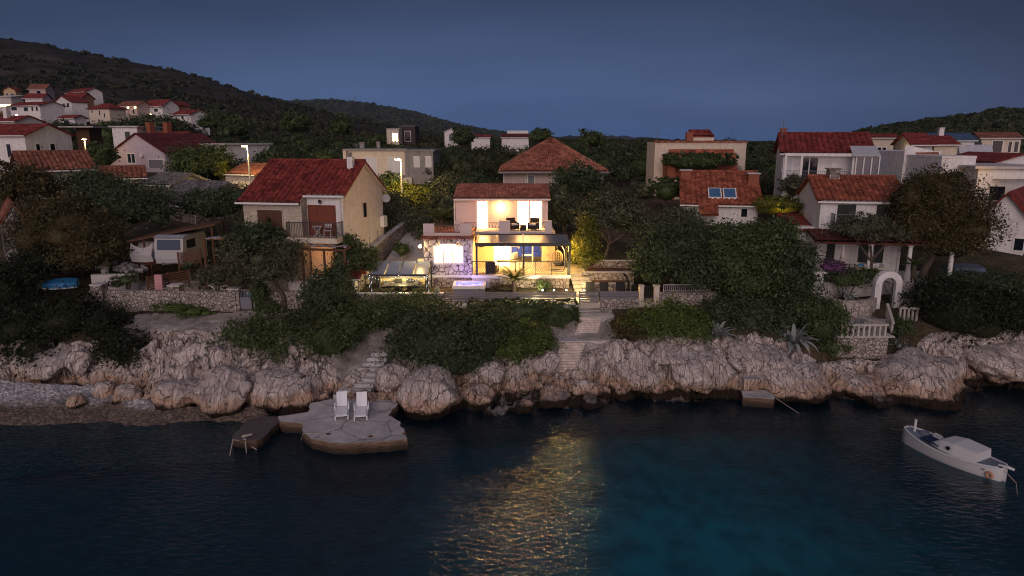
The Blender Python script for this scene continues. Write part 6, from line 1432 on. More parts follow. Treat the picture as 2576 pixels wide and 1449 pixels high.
shrub('shrub', 'darkened bushes around the upturned blue boat', [(60, 690, 45, 70, 50), (20, 740, 43.5, 60, 50), (110, 660, 46, 60, 40)], 9000, .09, L_DIMMED, 52)
shrub('shrub', 'dark bush filling the gap left of the stone house', [(545, 520, 57, 80, 42), (600, 500, 57, 50, 34), (500, 510, 58, 40, 30)], 8000, .11, L_DARK, 53)
tree('tree', 'dark tree with yellow lamp lit edge before the lilac house', [(500, 415, 80, 66, 48), (545, 400, 80, 34, 40), (470, 440, 79, 40, 26)], (500, 480, 80), 8000, .16, L_MID, 54)
shrub('shrub', 'yellow lamp lit bush right of the dark tree', [(560, 430, 76, 18, 24)], 1200, .13, L_YEL, 55)
tree('tree', 'dark tree left of the lilac house gable', [(262, 395, 92, 30, 34), (240, 385, 94, 22, 22)], (262, 425, 92), 3000, .18, L_MID, 56)
shrub('shrub', 'bright yellow green shrub under the tall street lamp', [(1040, 500, 70, 54, 32), (1000, 490, 70.5, 32, 24), (1080, 512, 69.5, 36, 24)], 8000, .13, L_YEL, 57)
tree('olive_tree', 'olive tree in the passage right of the stone house', [(1030, 560, 57, 60, 44), (985, 530, 58, 42, 46), (1075, 590, 55, 30, 30)], (1030, 620, 56), 8000, .10, L_OLIVE, 58, core=.5)
tree('tree', 'dark tree between the stone house and the flat roofed house', [(978, 470, 72, 34, 34)], (978, 510, 72), 3000, .13, L_DARK, 59)
tree('olive_tree', 'pale olive trees behind the left of the lit villa', [(1130, 478, 71, 48, 42), (1180, 500, 66, 40, 40), (1105, 525, 66, 34, 26)], (1140, 560, 66), 7000, .12, L_OLIVE, 60)
shrub('hedge', 'trimmed green hedge growing along the tiled lean to roof', [(1760, 407, 73, 88, 20, 1.0)], 5500, .13, L_MID, 61, cat='hedge', box=True, core=.85)
shrub('hedge', 'square green hedge block left of the skylight house', [(1677, 477, 66, 36, 28, 1.6)], 3500, .12, L_MID, 62, cat='hedge', box=True, core=.85)
shrub('hedge', 'lamp lit yellow hedge between the skylight house and the garden house', [(1955, 520, 58, 56, 22, 3.0)], 4500, .10, L_YEL, 63, cat='hedge', box=True, core=.85)
shrub('shrub', 'dark olive bush below the tall balcony house', [(1995, 472, 60, 30, 28)], 2500, .12, L_OLIVE, 64)
shrub('shrub', 'small tree by the lamp in the passage beside the villa', [(1010, 630, 50, 20, 20)], 900, .09, L_MID, 65)
p = px(1962, 522, Y=56.2); lamp('hedge_light', (p.x, 55.9, p.z), 42, (1, .62, .12), .2)

# palms and agaves
def frond(mb, base, ang, elev, L, w_, droop, n=9, leaflets=True):
    b = Vector(base); d = Vector((math.cos(ang), math.sin(ang), 0)); pts = []
    for k in range(n + 1):
        t = k / n; pts.append(b + d * (L * t * math.cos(elev * (1 - t * .3))) + Vector((0, 0, L * (math.sin(elev) * t - droop * t * t))))
    mb.tube(pts, [.03 * (1 - .8 * k / n) + .004 for k in range(n + 1)], 5)
    side = d.cross(Vector((0, 0, 1)))
    for k in range(1, n * 3):
        t = k / (n * 3); i = min(n - 1, int(t * n)); p = pts[i].lerp(pts[i + 1], t * n - i); q = (pts[i + 1] - pts[i]).normalized()
        for s in (-1, 1):
            tip = p + (side * s * .8 + q * .75 + Vector((0, 0, -.12))).normalized() * w_ * (1 - abs(t - .45) * 1.1)
            mb._add([p - q * .02, p + q * .025, tip], [(0, 1, 2)])
def palm(name, label, u, v, Y, h, L, n, m, seed, tr=.14):
    p = px(u, v, Y=Y); t = thing(name, label, 'palm', p); g = random.Random(seed); b = MB(); b.tube([(p.x, p.y, p.z - .3), (p.x, p.y, p.z + h * .6), (p.x, p.y, p.z + h)], [tr * 1.2, tr, tr * 1.1], 10); b.build('trunk', BARK, t)
    b = MB()
    for k in range(n): frond(b, (p.x, p.y, p.z + h), k * 2.399 + g.uniform(-.2, .2), g.uniform(.35, 1.25), L * g.uniform(.8, 1.1), L * .26, g.uniform(.15, .5))
    b.build('fronds', m, t); return t
palm('palm', 'small date palm in the bed below the lit terrace', 1292, 733, 45.4, .75, 1.45, 30, leaf('palm_leaves', (.05, .07, .02), (.12, .14, .04), (.22, .22, .08)), 3)
palm('palm', 'palm with long fronds behind the left of the stone wing', 1112, 585, 53, 1.0, 2.0, 22, leaf('palm_leaves', 0, 0), 4)
palm('fan_palm', 'small palm in front of the right porch column', 2298, 690, 45, .6, 1.0, 24, L_MID, 5)
palm('yucca', 'spiky yucca before the white caravan', 478, 695, 44.6, .5, .75, 22, L_MID, 6, .08)
def agave(label, u, v, Y, R_, n, seed):
    p = hit(u, v) if Y < 43 else px(u, v, Y=Y); t = thing('agave', label, 'agave', p); g = random.Random(seed); mb = MB()
    for k in range(n):
        a = k * 2.399; el = g.uniform(.25, 1.2); L = R_ * g.uniform(.75, 1.1); d = Vector((math.cos(a), math.sin(a), 0)); side = d.cross(Vector((0, 0, 1))); rows = []
        dr = g.uniform(.2, .75)
        for j in range(7):
            q = j / 6; c = p + d * (.06 + L * q * math.cos(el)) + Vector((0, 0, L * (math.sin(el) * q - dr * q ** 2.4))); w_ = R_ * .085 * (1 - q ** 2) ** .8 * (.7 + .6 * q) + .003
            rows.append([c - side * w_ + Vector((0, 0, w_ * .45)), c, c + side * w_ + Vector((0, 0, w_ * .45))])
        mb.loft(rows)
    mb.build('leaves', L_GREY, t, smooth=True); m = MB(); m.ball((p.x, p.y, p.z), (.2, .2, .15), 8, 6); m.build('heart', L_GREY, t)
agave('grey agave with twisted leaves above the right hand cliff', 1803, 850, 39.9, 1.7, 26, 1)
agave('widest grey agave hanging over the rocks left of the sunbed terrace', 1995, 866, 39.8, 1.8, 44, 2)
agave('pale spiky agave inside the curved stone wall by the arch', 2130, 748, 44.0, 1.0, 24, 3)
agave('slim agave growing below the stair rail', 2262, 872, 39.9, 1.0, 18, 4)
agave('dark agave right behind the white arch', 2288, 755, 44.0, .9, 16, 5)

# woods: single trees behind the gardens, one mass on the hills
protos = []
for k in range(6):
    g = np.random.default_rng(100 + k); L = [(0, 0, 2.6, 2.0, 2.0, 1.7)] + [(g.normal() * 1.0, g.normal() * .8, 2.4 + g.normal() * .5, 1.3, 1.3, 1.1) for _ in range(4)]
    V_, Q_ = crown_arrays(L, 1500, .21, 200 + k, spread=.2); V2, Q2 = core_arrays(L, .6, k); Q_ = np.concatenate([Q_, Q2 + len(V_)]); V_ = np.concatenate([V_, V2])
    protos.append((V_, Q_))
pm = []
tr_ = MB(); tr_.tube([(0, 0, -1.2), (.05, 0, .8), (.1, .1, 2.2)], [.2, .16, .1], 6)
trunk_mesh = None
HOUSE_BOX = []
for o in list(COL.objects):
    if o.get('category') == 'house':
        for c in o.children:
            if c.name.startswith('wall'):
                me = c.data; pts = [o.matrix_basis @ v_.co for v_ in me.vertices]; HOUSE_BOX.append((min(q.x for q in pts) - 1.2, max(q.x for q in pts) + 1.2, min(q.y for q in pts) - 2.5, max(q.y for q in pts) + 1.2))
def clear_of(x, y): return not any(a < x < b and c < y < d for a, b, c, d in HOUSE_BOX)
def in_front(x, y):
    """does a tree here stand in front of a house within the row behind it"""
    for a, b, c, d in HOUSE_BOX:
        if c > y:
            s = y / c
            if a * s - 1.5 < x < b * s + 1.5 and c - y < 62: return True
    return False
g = np.random.default_rng(77); first = {}; cnt = 0; used = []
zones = [(420, 1660, 56, 190, 165), (1500, 2100, 56, 170, 45), (0, 520, 58, 160, 30), (2050, 2600, 56, 190, 20)]
LABG = 'dark round evergreen in the woods between and behind the houses'
for ua, ub, ya, yb_, N in zones:
    tries = 0; made = 0
    while made < N and tries < 9000:
        tries += 1; y = ya * (yb_ / ya) ** g.random(); x = px(g.uniform(ua, ub), 400, Y=y).x
        if not clear_of(x, y) or (in_front(x, y) and g.random() < .985) or any((x - a) ** 2 + (y - b) ** 2 < (1.1 + y * .012) ** 2 for a, b in used[-400:]): continue
        if y < 64 and abs(x) < 12: continue
        k = int(g.integers(6)); s = g.uniform(.55, .98) * (1 + .0012 * (y - 60)); used.append((x, y)); z = ground_z(x, y) - .5
        if cnt >= 300: break
        if k not in first:
            t = thing('evergreen_tree', LABG, 'tree', (0, 0, 0), group='woodland trees', local=True)
            np_mesh(protos[k][0], protos[k][1], 'crown', (L_WOOD, L_DARK, L_WOOD, L_OLIVE, L_WOOD, L_MID)[k], t)
            if trunk_mesh is None: trunk_mesh = tr_.build('trunk', BARK, t).data
            else: link_mesh(trunk_mesh, 'trunk', None, t)
            first[k] = t
        else: t = copy_tree(first[k])
        t.location = (x, y, z); t.rotation_euler = (0, 0, g.uniform(0, 6.28)); t.scale = (s, s, s * g.uniform(.8, 1.15)); cnt += 1; made += 1

low = [(-40, 296), (0, 290), (50, 302), (140, 304), (200, 314), (300, 305), (330, 294), (370, 290), (430, 294), (470, 312), (520, 318)]
for u in range(-20, 520, 13):
    uu = u + g.uniform(-5, 5); vt = np.interp(uu, [q[0] for q in low], [q[1] for q in low]) + g.uniform(0, 10); y = g.uniform(165, 188); q = px(uu, vt, Y=y); gz = ground_z(q.x, y)
    if cnt >= 298 or not clear_of(q.x, y): continue
    t = copy_tree(first[int(g.integers(6))]); s = max(.8, (q.z - gz) / 3.9); t.location = (q.x, y, gz - .5); t.rotation_euler = (0, 0, g.uniform(0, 6.28)); t.scale = (s * .95, s * .95, s); cnt += 1
def scatter(name, P, rad, m, leaves, size, seed, squash=.75):
    g = np.random.default_rng(seed); n = len(P); ci = np.repeat(np.arange(n), leaves); N = len(ci)
    d = g.normal(size=(N, 3)); d /= np.linalg.norm(d, axis=1)[:, None]; d[:, 2] = np.abs(d[:, 2]) * .9
    C = P[ci] + d * rad[ci, None] * np.array([1, 1, squash]) * g.uniform(.6, 1.05, N)[:, None]
    o = d + g.normal(size=(N, 3)) * .5; o /= np.linalg.norm(o, axis=1)[:, None]; a = np.cross(o, g.normal(size=(N, 3))); a /= np.linalg.norm(a, axis=1)[:, None] + 1e-9; b = np.cross(o, a)
    s = (size * rad[ci] * g.uniform(.6, 1.3, N))[:, None]; V = np.stack([C - a * s, C - b * s * .7, C + a * s, C + b * s * .7], 1).reshape(-1, 3)
    return tag(np_mesh(V, np.arange(N * 4).reshape(-1, 4), name, m), kind='stuff')
# wood that reads as one mass between the houses and the hills
N = 2600; y = 100 * (230 / 100) ** g.random(N); u = g.uniform(-100, 2680, N); x = np.array([px(a, 400, Y=b).x for a, b in zip(u, y)])
keep = np.array([clear_of(a, b) and not in_front(a, b) for a, b in zip(x, y)]); x, y = x[keep], y[keep]; z = far_z(x, y); r_ = g.uniform(1.0, 2.2, len(x)) * (1 + .0008 * (y - 100))
w1 = scatter('woodland', np.stack([x, y, z + r_ * .2], -1), r_, L_WOOD, 90, .24, 301); w1['label'] = 'dark mixed woodland filling the slope behind the houses'
# scrub on the hillside
N = 9000; y = 205 * (660 / 205) ** g.random(N); t_ = g.uniform(-.86, .32, N); x = t_ * y; keep = np.array([clear_of(a, b) and not (b < 300 and in_front(a, b)) for a, b in zip(x, y)]) & (fbm(x * .02, y * .02, 0, 4, 91) + g.normal(size=N) * .08 > .47); x, y = x[keep], y[keep]; z = far_z(x, y); r_ = g.uniform(.5, 1.9, len(x)) ** 1.4 * (1.1 + .0016 * (y - 200))
w2 = scatter('hillside_scrub', np.stack([x, y, z], -1), r_, leaf('scrub_leaves', (.016, .022, .011), (.050, .056, .028), (.11, .105, .06)), 44, .34, 302); w2['label'] = 'dark maquis scrub covering the big hill at left'
N = 2200; y = 185 * (335 / 185) ** g.random(N); t_ = g.uniform(.30, .85, N); x = t_ * y; keep = np.array([clear_of(a, b) and not (b < 200 and in_front(a, b)) for a, b in zip(x, y)]); x, y = x[keep], y[keep]; z = far_z(x, y); r_ = g.uniform(1.0, 3.0, len(x))
w3 = scatter('hilltop_wood', np.stack([x, y, z], -1), r_, L_WOOD, 50, .32, 303); w3['label'] = 'dark bushes covering the low hill at right'
# bumps of trees on the far ridge
N = 5000; q = g.random(N); yy_ = 1500 + 1100 * q; t_ = g.uniform(-.45, .20, N); far_ps = [px(a, b, Y=2600) for a, b in far_tab]; zc = np.interp(t_, [p.x / 2600 for p in far_ps], [p.z for p in far_ps]); w4 = scatter('far_wood', np.stack([t_ * yy_, yy_, zc * q ** .8], -1), g.uniform(5, 13, N), L_WOOD, 14, .5, 304); w4['label'] = 'distant woods on the bluish far hill'
# single brighter pines that stand out on the hill
for u, v, Y, ru, rv, lab in ((745, 312, 175, 34, 26, 'light green pine standing out on the slope left of the far hill'), (590, 325, 170, 36, 24, 'green pine among dark scrub above the tall left street lamp'), (540, 305, 190, 34, 22, 'broad green pine below the lowest right hillside house'), (860, 318, 165, 26, 22, 'green pine on the slope above the red roofed stone house'), (1165, 345, 150, 24, 26, 'green pine beside the narrow white house in the woods'), (1485, 352, 120, 30, 22, 'dark rounded tree on the skyline right of the pink house'), (1360, 345, 130, 28, 16, 'small pine on the skyline left of the pink roof top')):
    tree('pine', lab, [(u, v, Y, ru, rv), (u + ru * .4, v + rv * .3, Y + 2, ru * .6, rv * .7), (u - ru * .5, v + rv * .35, Y - 2, ru * .6, rv * .6)], (u, v + rv * 1.4, Y), 2600, .0030 * Y / 1.6, L_MID, int(u), tr=.3)
# ------------------------------------------------------------------ shore: piers, boulders, steps, boat, caravan yard, arch garden
def _ptop(n, b):
    ge = n.add('ShaderNodeNewGeometry'); n1 = n.add('ShaderNodeTexNoise', i_Scale=.9, i_Detail=8.0, i_Roughness=.7); n.link(ge.outputs['Position'], n1.inputs['Vector'])
    c = ramp(n, n1.outputs[0], [(.28, (.16, .15, .145)), (.45, (.40, .385, .385)), (.62, (.55, .535, .535)), (.8, (.66, .645, .635))])
    wv = n.add('ShaderNodeVectorMath', operation='MULTIPLY_ADD'); wv.inputs[1].default_value = (.9, .9, .9); n.link(n1.outputs['Color'], wv.inputs[0]); n.link(ge.outputs['Position'], wv.inputs[2])
    vo = n.add('ShaderNodeTexVoronoi', feature='DISTANCE_TO_EDGE', i_Scale=.42); n.link(wv.outputs[0], vo.inputs['Vector'])
    k = ramp(n, vo.outputs['Distance'], [(.0, (.25,)), (.018, (1,))])
    m = n.add('ShaderNodeMix', data_type='RGBA', blend_type='MULTIPLY'); m.inputs[0].default_value = 1; n.link(c, m.inputs[6]); n.link(k, m.inputs[7]); n.link(m.outputs[2], b.inputs['Base Color']); b.inputs['Roughness'].default_value = .9
    n2 = n.add('ShaderNodeTexNoise', i_Scale=9.0, i_Detail=5.0); n.link(ge.outputs['Position'], n2.inputs['Vector']); bp = n.add('ShaderNodeBump', i_Strength=.7, i_Distance=.06); n.link(n2.outputs[0], bp.inputs['Height']); n.link(bp.outputs[0], b.inputs['Normal'])
PIER = surf('sea_worn_concrete', _ptop)
def _pside(n, b):
    ge = n.add('ShaderNodeNewGeometry'); se = n.add('ShaderNodeSeparateXYZ'); n.link(ge.outputs['Position'], se.inputs[0]); mp = n.add('ShaderNodeMapping'); mp.inputs['Scale'].default_value = (1, 1, 6); n.link(ge.outputs['Position'], mp.inputs[0])
    no = n.add('ShaderNodeTexNoise', i_Scale=2.0, i_Detail=7.0); n.link(mp.outputs[0], no.inputs['Vector'])
    h = n.add('ShaderNodeMath', operation='MULTIPLY_ADD'); h.inputs[1].default_value = .5; n.link(no.outputs[0], h.inputs[0]); n.link(se.outputs[2], h.inputs[2])
    n.link(ramp(n, h.outputs[0], [(.28, (.018, .013, .009)), (.52, (.07, .042, .025)), (.74, (.16, .105, .07)), (.9, (.32, .28, .25))]), b.inputs['Base Color']); b.inputs['Roughness'].default_value = .85
    bp = n.add('ShaderNodeBump', i_Strength=.8, i_Distance=.1); n.link(no.outputs[0], bp.inputs['Height']); n.link(bp.outputs[0], b.inputs['Normal'])
PSIDE = surf('algae_concrete', _pside)
def slab(name, label, uv, z, side, top, cat, zb=-1.5, jag=.075, parts=True):
    pts = [px(u, v, z=z) for u, v in uv]; out = []; g = random.Random(len(uv))
    for i, p in enumerate(pts):
        q = pts[(i + 1) % len(pts)]; n = max(1, int((q - p).length / .35))
        for k in range(n): r_ = p.lerp(q, k / n); out.append((r_.x + g.uniform(-jag, jag), r_.y + g.uniform(-jag, jag)))
    c = (sum(p[0] for p in out) / len(out), sum(p[1] for p in out) / len(out)); t = thing(name, label, cat, (c[0], c[1], zb))
    m = MB(); m.ext([(x, y, z - .004) for x, y in out], (0, 0, .004)); m.build('top', top, t)
    rows = [[Vector((x + (x - c[0]) * e, y + (y - c[1]) * e, zz)) for x, y in out] for e, zz in ((0, z - .005), (-.004, z - .1), (.008, z - .28), (-.012, .02), (0, zb))]
    m = MB(); m.loft(rows, close=True); m.build('side', side, t); return t
slab('concrete_pier', 'broad weathered concrete pier with two white sunbeds on it', [(756, 1064), (764, 1091), (782, 1100), (805, 1107), (850, 1114), (895, 1113), (959, 1109), (1026, 1103), (1021, 1087), (1008, 1070), (1007, 1061), (978, 1044), (998, 1016), (1000, 992), (912, 1000), (828, 1004), (783, 1014), (777, 1036), (700, 1047), (700, 1058)], .60, PSIDE, PIER, 'pier')
slab('small_jetty', 'small dark low concrete jetty with rope left of the pier', [(618, 1057), (660, 1048), (702, 1049), (699, 1064), (648, 1110), (580, 1104)], .42, PSIDE, mat('dark_wet_concrete', (.10, .085, .085), var=.3, rough=.7), 'jetty')
slab('landing_slab', 'small concrete landing slab at the foot of the right cliff', [(1865, 981), (1954, 981), (1947, 1004), (1869, 998)], .55, PSIDE, PIER, 'slab', jag=.01)
slab('rock_ledge', 'flat concrete ledge above the landing slab', [(1862, 930), (1945, 928), (1940, 950), (1872, 955)], 1.25, ROCK, PIER, 'ledge', zb=-.2)
# rings and rope on the pier
RUST = mat('rusty_iron', (.12, .04, .02), var=.4, scale=12)
for u, v, lab in ((826, 1093, 'rusty ring with rope at the left front of the pier'), (932, 1099, 'rusty ring in the middle of the pier front'), (1018, 1092, 'rusty bolt plate at the right front of the pier')):
    p = px(u, v, z=.6); m = MB(); m.tube([p + Vector((.10 * math.cos(q), .06 * math.sin(q), .03)) for q in np.linspace(0, 6.29, 13)], .018, 6, False); m.box(p.x - .07, p.x + .07, p.y - .05, p.y + .05, .6, .625); tag(m.build('mooring_ring', RUST), lab, 'ring')
ROPE = mat('pale_rope', (.42, .38, .33), var=.2, scale=30)
def rope(label, uvz, r=.016, sag=0): 
    pts = [px(u, v, z=z) for u, v, z in uvz]; fine = []
    for i in range(len(pts) - 1):
        for k in range(6): q = k / 6; fine.append(pts[i].lerp(pts[i + 1], q) - Vector((0, 0, sag * 4 * q * (1 - q))))
    tag(MB().tube(fine + [pts[-1]], r, 6).build('rope', ROPE), label, 'rope')
rope('pale rope running from the ring over the left corner of the pier', [(822, 1092, .63), (790, 1091, .63), (764, 1090, .62), (757, 1107, 0)])
rope('knotted rope hanging over the front of the small jetty', [(578, 1146, 0), (586, 1106, .47), (606, 1109, .35), (617, 1103, .46), (620, 1140, .02), (616, 1102, .47), (624, 1117, .2), (646, 1132, .0)], .02)
m = MB(); c = px(622, 1098, z=.44)
for k in range(5): m.tube([c + Vector((.22 * math.cos(q + k), .13 * math.sin(q * 1.3 + k), .02 + .015 * k)) for q in np.linspace(0, 6.3, 15)], .018, 5)
tag(m.build('rope_coil', ROPE), 'coil of pale rope on the tip of the small jetty', 'rope')
rope('mooring line from the landing slab into the water', [(1940, 994, .58), (2010, 1040, 0)], .012)
# sunbeds on the pier
SUNW = mat('white_plastic', (.80, .81, .85), rough=.4, var=.03, bump=0)
def sunbed(loc, rz, label, group, mesh=SUNW, frame=SUNW, back=1.0):
    t = thing('sunbed', label, 'sunbed', loc, rz, group, local=True)
    m = MB(); m.loft([[(-.27, y, z), (0, y, z - .02), (.27, y, z), (.27, y, z - .03), (0, y, z - .05), (-.27, y, z - .03)] for y, z in ((-.95, .27), (-.85, .31), (-.3, .33), (.22, .31))], close=True, caps=True); m.build('seat', mesh, t)
    bl = .78; y1, z1 = .24 + bl * math.cos(back), .31 + bl * math.sin(back)
    m = MB(); m.loft([[(-.27, y, z), (0, y + .03, z - .02), (.27, y, z), (.27, y + .03, z - .03), (0, y + .06, z - .05), (-.27, y + .03, z - .03)] for y, z in ((.24, .32), ((.24 + y1) / 2 + .02, (.31 + z1) / 2), (y1, z1))], close=True, caps=True); m.build('backrest', mesh, t)
    for s in (-1, 1):
        x = s * .31
        m = MB(); m.tube([(x, -.92, .22), (x, -.3, .28), (x, .3, .27), (x, .9, .24)], .035, 8); m.build('side_rail', frame, t)
        MB().tube([(x, -.80, .24), (x, -.86, 0)], .035, 8).build('leg', frame, t); MB().tube([(x, .70, .24), (x, .76, 0)], .035, 8).build('leg', frame, t)
        m = MB(); m.tube([(x + s * .03, -.18, .28), (x + s * .05, -.12, .5), (x + s * .05, .15, .54), (x + s * .03, .45, .46), (x, .55, .26)], .03, 8); m.build('armrest', frame, t)
    return t
b1 = sunbed(px(861, 1040, z=.6), R(12), 'left of the two white plastic sunbeds on the concrete pier', 'white sunbeds on the pier')
copy_tree(b1, 'right white plastic sunbed on the concrete pier, turned slightly', px(910, 1041, z=.6), R(9))
MESHG = mat('grey_mesh', (.16, .16, .18), rough=.8)

# boulders
def boulder(label, u, v, Y, ru, rv, seed, dy=None, rot=0.3):
    L = lob(u, v, Y, ru, rv, dy); nu, nv = 60, 34; U, W = np.meshgrid(np.linspace(0, 2 * np.pi, nu + 1)[:-1], np.linspace(-np.pi / 2, np.pi / 2, nv))
    d = np.stack([np.cos(W) * np.cos(U), np.cos(W) * np.sin(U), np.sin(W)], -1).reshape(-1, 3); g = np.random.default_rng(seed)
    r_ = np.ones(len(d))
    for _ in range(11):   # broken faces
        nrm = g.normal(size=3); nrm /= np.linalg.norm(nrm); k = g.uniform(.62, .93); dt = d @ nrm; r_ = np.where(dt > .05, np.minimum(r_, k / np.maximum(dt, .05)), r_)
    s = (L[3] + L[5]) / 2; P = d * r_[:, None]; q = P * s
    r_ = r_ + (fbm(q[:, 0] * 1.3 + seed, q[:, 1] * 1.3, q[:, 2] * .8, 4, 3) - .5) * .42 - np.clip(1 - np.abs(fbm(q[:, 0] * 2.2, q[:, 1] * 2.2, q[:, 2] * .6, 3, seed) - .5) / .035, 0, 1) * .07 + (fbm(q[:, 0] * 5, q[:, 1] * 5, q[:, 2] * 4, 3, 6) - .5) * .10
    P = d * r_[:, None] * np.array(L[3:]); c, s_ = math.cos(rot), math.sin(rot); P = np.stack([P[:, 0], P[:, 1] * c - P[:, 2] * s_, P[:, 1] * s_ + P[:, 2] * c], -1) + np.array(L[:3])
    i = np.arange(nu)[None] + np.arange(nv - 1)[:, None] * nu; j = (np.arange(nu)[None] + 1) % nu + np.arange(nv - 1)[:, None] * nu
    return tag(np_mesh(P, np.stack([i, j, j + nu, i + nu], -1).reshape(-1, 4), 'boulder', ROCK), label, 'boulder')
for k, (lab, u, v, Y, ru, rv) in enumerate((
 ('large peaked pale boulder just right of the pier', 1090, 992, 35.2, 92, 56), ('rounded pale boulder between the stone steps and the peaked boulder', 985, 955, 36.0, 50, 36), ('blocky boulder right of the large peaked boulder', 1205, 1000, 35.6, 42, 32),
 ('upright pale boulder below the huge dark shrub', 1235, 940, 36.8, 40, 30), ('low flat topped boulder at the water below the wooden steps', 1390, 1000, 36.0, 42, 26), ('small dark boulder standing in the water', 1320, 1022, 34.9, 22, 12), ('rounded boulder left of the wooden steps', 1375, 915, 38.0, 36, 34),
 ('ribbed boulder with fluted face right of the low flat boulder', 1470, 985, 36.8, 52, 30), ('biggest pale grey boulder rising from the water at right', 2330, 965, 37.6, 112, 66), ('slanting pale boulder left of the biggest grey boulder', 2180, 985, 37.2, 80, 40), ('wide boulder under the landing slab rock ledge', 1990, 965, 37.4, 90, 44),
 ('tall fluted boulder at the water left of the pier', 560, 985, 35.2, 80, 50), ('knobbly boulder at the foot of the left cliff near the jetty', 700, 985, 35.6, 80, 46), ('rough boulder at the beach end of the left cliff', 450, 990, 35.4, 70, 40), ('brown broken boulder on the pebble beach, the right one', 318, 998, 35.6, 38, 30), ('brown broken boulder on the pebble beach, the middle one', 262, 985, 36.0, 30, 26), ('small dark boulder at the waterline of the beach', 195, 1012, 34.8, 28, 20),
 ('large cream rock bank under the thicket above the beach', 120, 912, 38.2, 80, 28), ('ochre cracked rock at the right end of the beach bank', 205, 908, 38.0, 34, 30), ('pale fluted cliff block above the water right of the steps', 1600, 930, 37.9, 70, 46), ('long low cliff block in the middle of the right shore', 1760, 930, 37.7, 90, 44), ('creased grey rock under the bright green bush', 1700, 880, 38.9, 80, 26), ('grey rock shelf below the widest agave', 1900, 890, 39.0, 90, 24), ('pale rock face at the right edge of the shore', 2520, 900, 39.6, 110, 46))):
    boulder(lab, u, v, Y, ru, rv, 500 + k)
# dry stone bank left
t = px(420, 860, Y=39.2); m = MB(); m.loft([[(px(u, 832, Y=39.9).x, 39.9, 3.15), (px(u, 832, Y=39.4).x, 39.35, 2.6), (px(u, 880, Y=39.0).x, 39.0, 1.7), (px(u, 880, Y=39.0).x, 39.3, 1.2)] for u in (320, 370, 420, 470, 510)]); tag(m.build('dry_stone_bank', crazy('bank_stones', (.30, .24, .20), (.44, .37, .32), (.03, .025, .02), 3.2, .08)), 'dry stone bank of fitted boulders below the left path', 'stone bank')
# steps
def flight(name, label, ul, ur, vt, vb, Yt, Yb, n, m_, cat='steps', skew=0):
    a0, a1, b0, b1 = px(ul[0], vt, Y=Yt), px(ur[0], vt, Y=Yt), px(ul[1], vb, Y=Yb), px(ur[1], vb, Y=Yb); m = MB()
    for k in range(n):
        t0, t1 = k / n, (k + 1) / n; p0, p1 = a0.lerp(b0, t0), a1.lerp(b1, t0); q0, q1 = a0.lerp(b0, t1), a1.lerp(b1, t1); z = p0.z + (b0.z - a0.z) / n * .5
        m._add([(p0.x, p0.y, z), (p1.x, p1.y, z), (q1.x, q1.y - .02, z), (q0.x, q0.y - .02, z), (p0.x, p0.y, z - .5), (p1.x, p1.y, z - .5), (q1.x, q1.y - .02, z - .5), (q0.x, q0.y - .02, z - .5)], [(0, 1, 2, 3), (4, 5, 6, 7), (0, 1, 5, 4), (1, 2, 6, 5), (2, 3, 7, 6), (3, 0, 4, 7)])
    return tag(m.build(name, m_), label, cat)
flight('boarded_steps', 'lower flight of weathered boarded steps down to the rocks', (1412, 1390), (1474, 1450), 858, 934, 39.7, 38.2, 11, PALEWOOD)
flight('boarded_steps', 'upper flight of boarded steps below the garden gate', (1462, 1444), (1514, 1502), 797, 843, 41.5, 40.6, 8, PALEWOOD)
tag(MB().prism([tuple(px(u, v, z=z)[:2]) for u, v, z in ((1405, 843, 2.55), (1535, 838, 2.55), (1530, 858, 2.55), (1405, 858, 2.55))], 1.6, 2.56).build('landing', CONC), 'concrete landing between the two flights of boarded steps', 'landing')
tag(MB().prism([tuple(px(u, v, z=3.6)[:2]) for u, v in ((1456, 779), (1510, 779), (1545, 792), (1510, 797), (1456, 797))], 2.6, 3.6).build('landing', CONC), 'upper concrete landing in front of the garden gate', 'landing')
flight('stone_steps', 'rough stone steps down from the bushes to the pier', (945, 838), (985, 925), 880, 998, 39.0, 35.4, 9, PIER)
MBp = MB(); p = hit(1565, 935); MBp.tube([(p.x, p.y, p.z - 1.5), (p.x + .02, p.y, p.z + 1.0)], .035, 6); tag(MBp.build('white_pole', TRIM), 'thin white pole standing on the right hand cliff', 'pole')
p = hit(93, 962); tag(MB().cbox((p.x, p.y, p.z + .08), .55, .35, .16, rz=.2).cbox((p.x, p.y, p.z + .18), .5, .3, .03, rz=.2).build('wooden_crate', WOOD), 'brown wooden crate lying on the pebble beach', 'crate')

# boat
BA, BB = px(2276, 1092, z=.35), px(2525, 1196, z=.25); ax = (BA - BB); LB = ax.length; rzb = math.atan2(ax.y, ax.x)
bt = thing('motor_boat', 'small white wooden boat with blue deck and low white cabin', 'boat', ((BA.x + BB.x) / 2, (BA.y + BB.y) / 2, 0), rzb, local=True)
HULLM = mat('white_hull', (.60, .61, .63), rough=.35, var=.06, scale=1.5, bump=0); DECKM = mat('grey_blue_deck', (.13, .16, .21), rough=.7); NAVY = mat('navy_cover', (.012, .03, .085), rough=.7)
secs = []; n = 16; hw = .82
def bw(t): return hw * (max(0, math.sin(math.pi * min(1, max(0, (t * .93 + .05)))) ) ** .62)
def sheer(t): return .52 + .34 * (t - .42) ** 2 * 2.2
for k in range(n + 1):
    t = k / n; x = -LB / 2 + LB * t; w_ = bw(t); s = sheer(t); row = []
    for j in range(11):
        q = -1 + 2 * j / 10; row.append((x + (.12 * (t > .9) * (1 - abs(q))), w_ * math.copysign(abs(q) ** .55, q), s - (s + .3) * (1 - abs(q) ** 2.4)))
    secs.append(row)
MB().loft(secs, caps=True).build('hull', HULLM, bt, smooth=True)
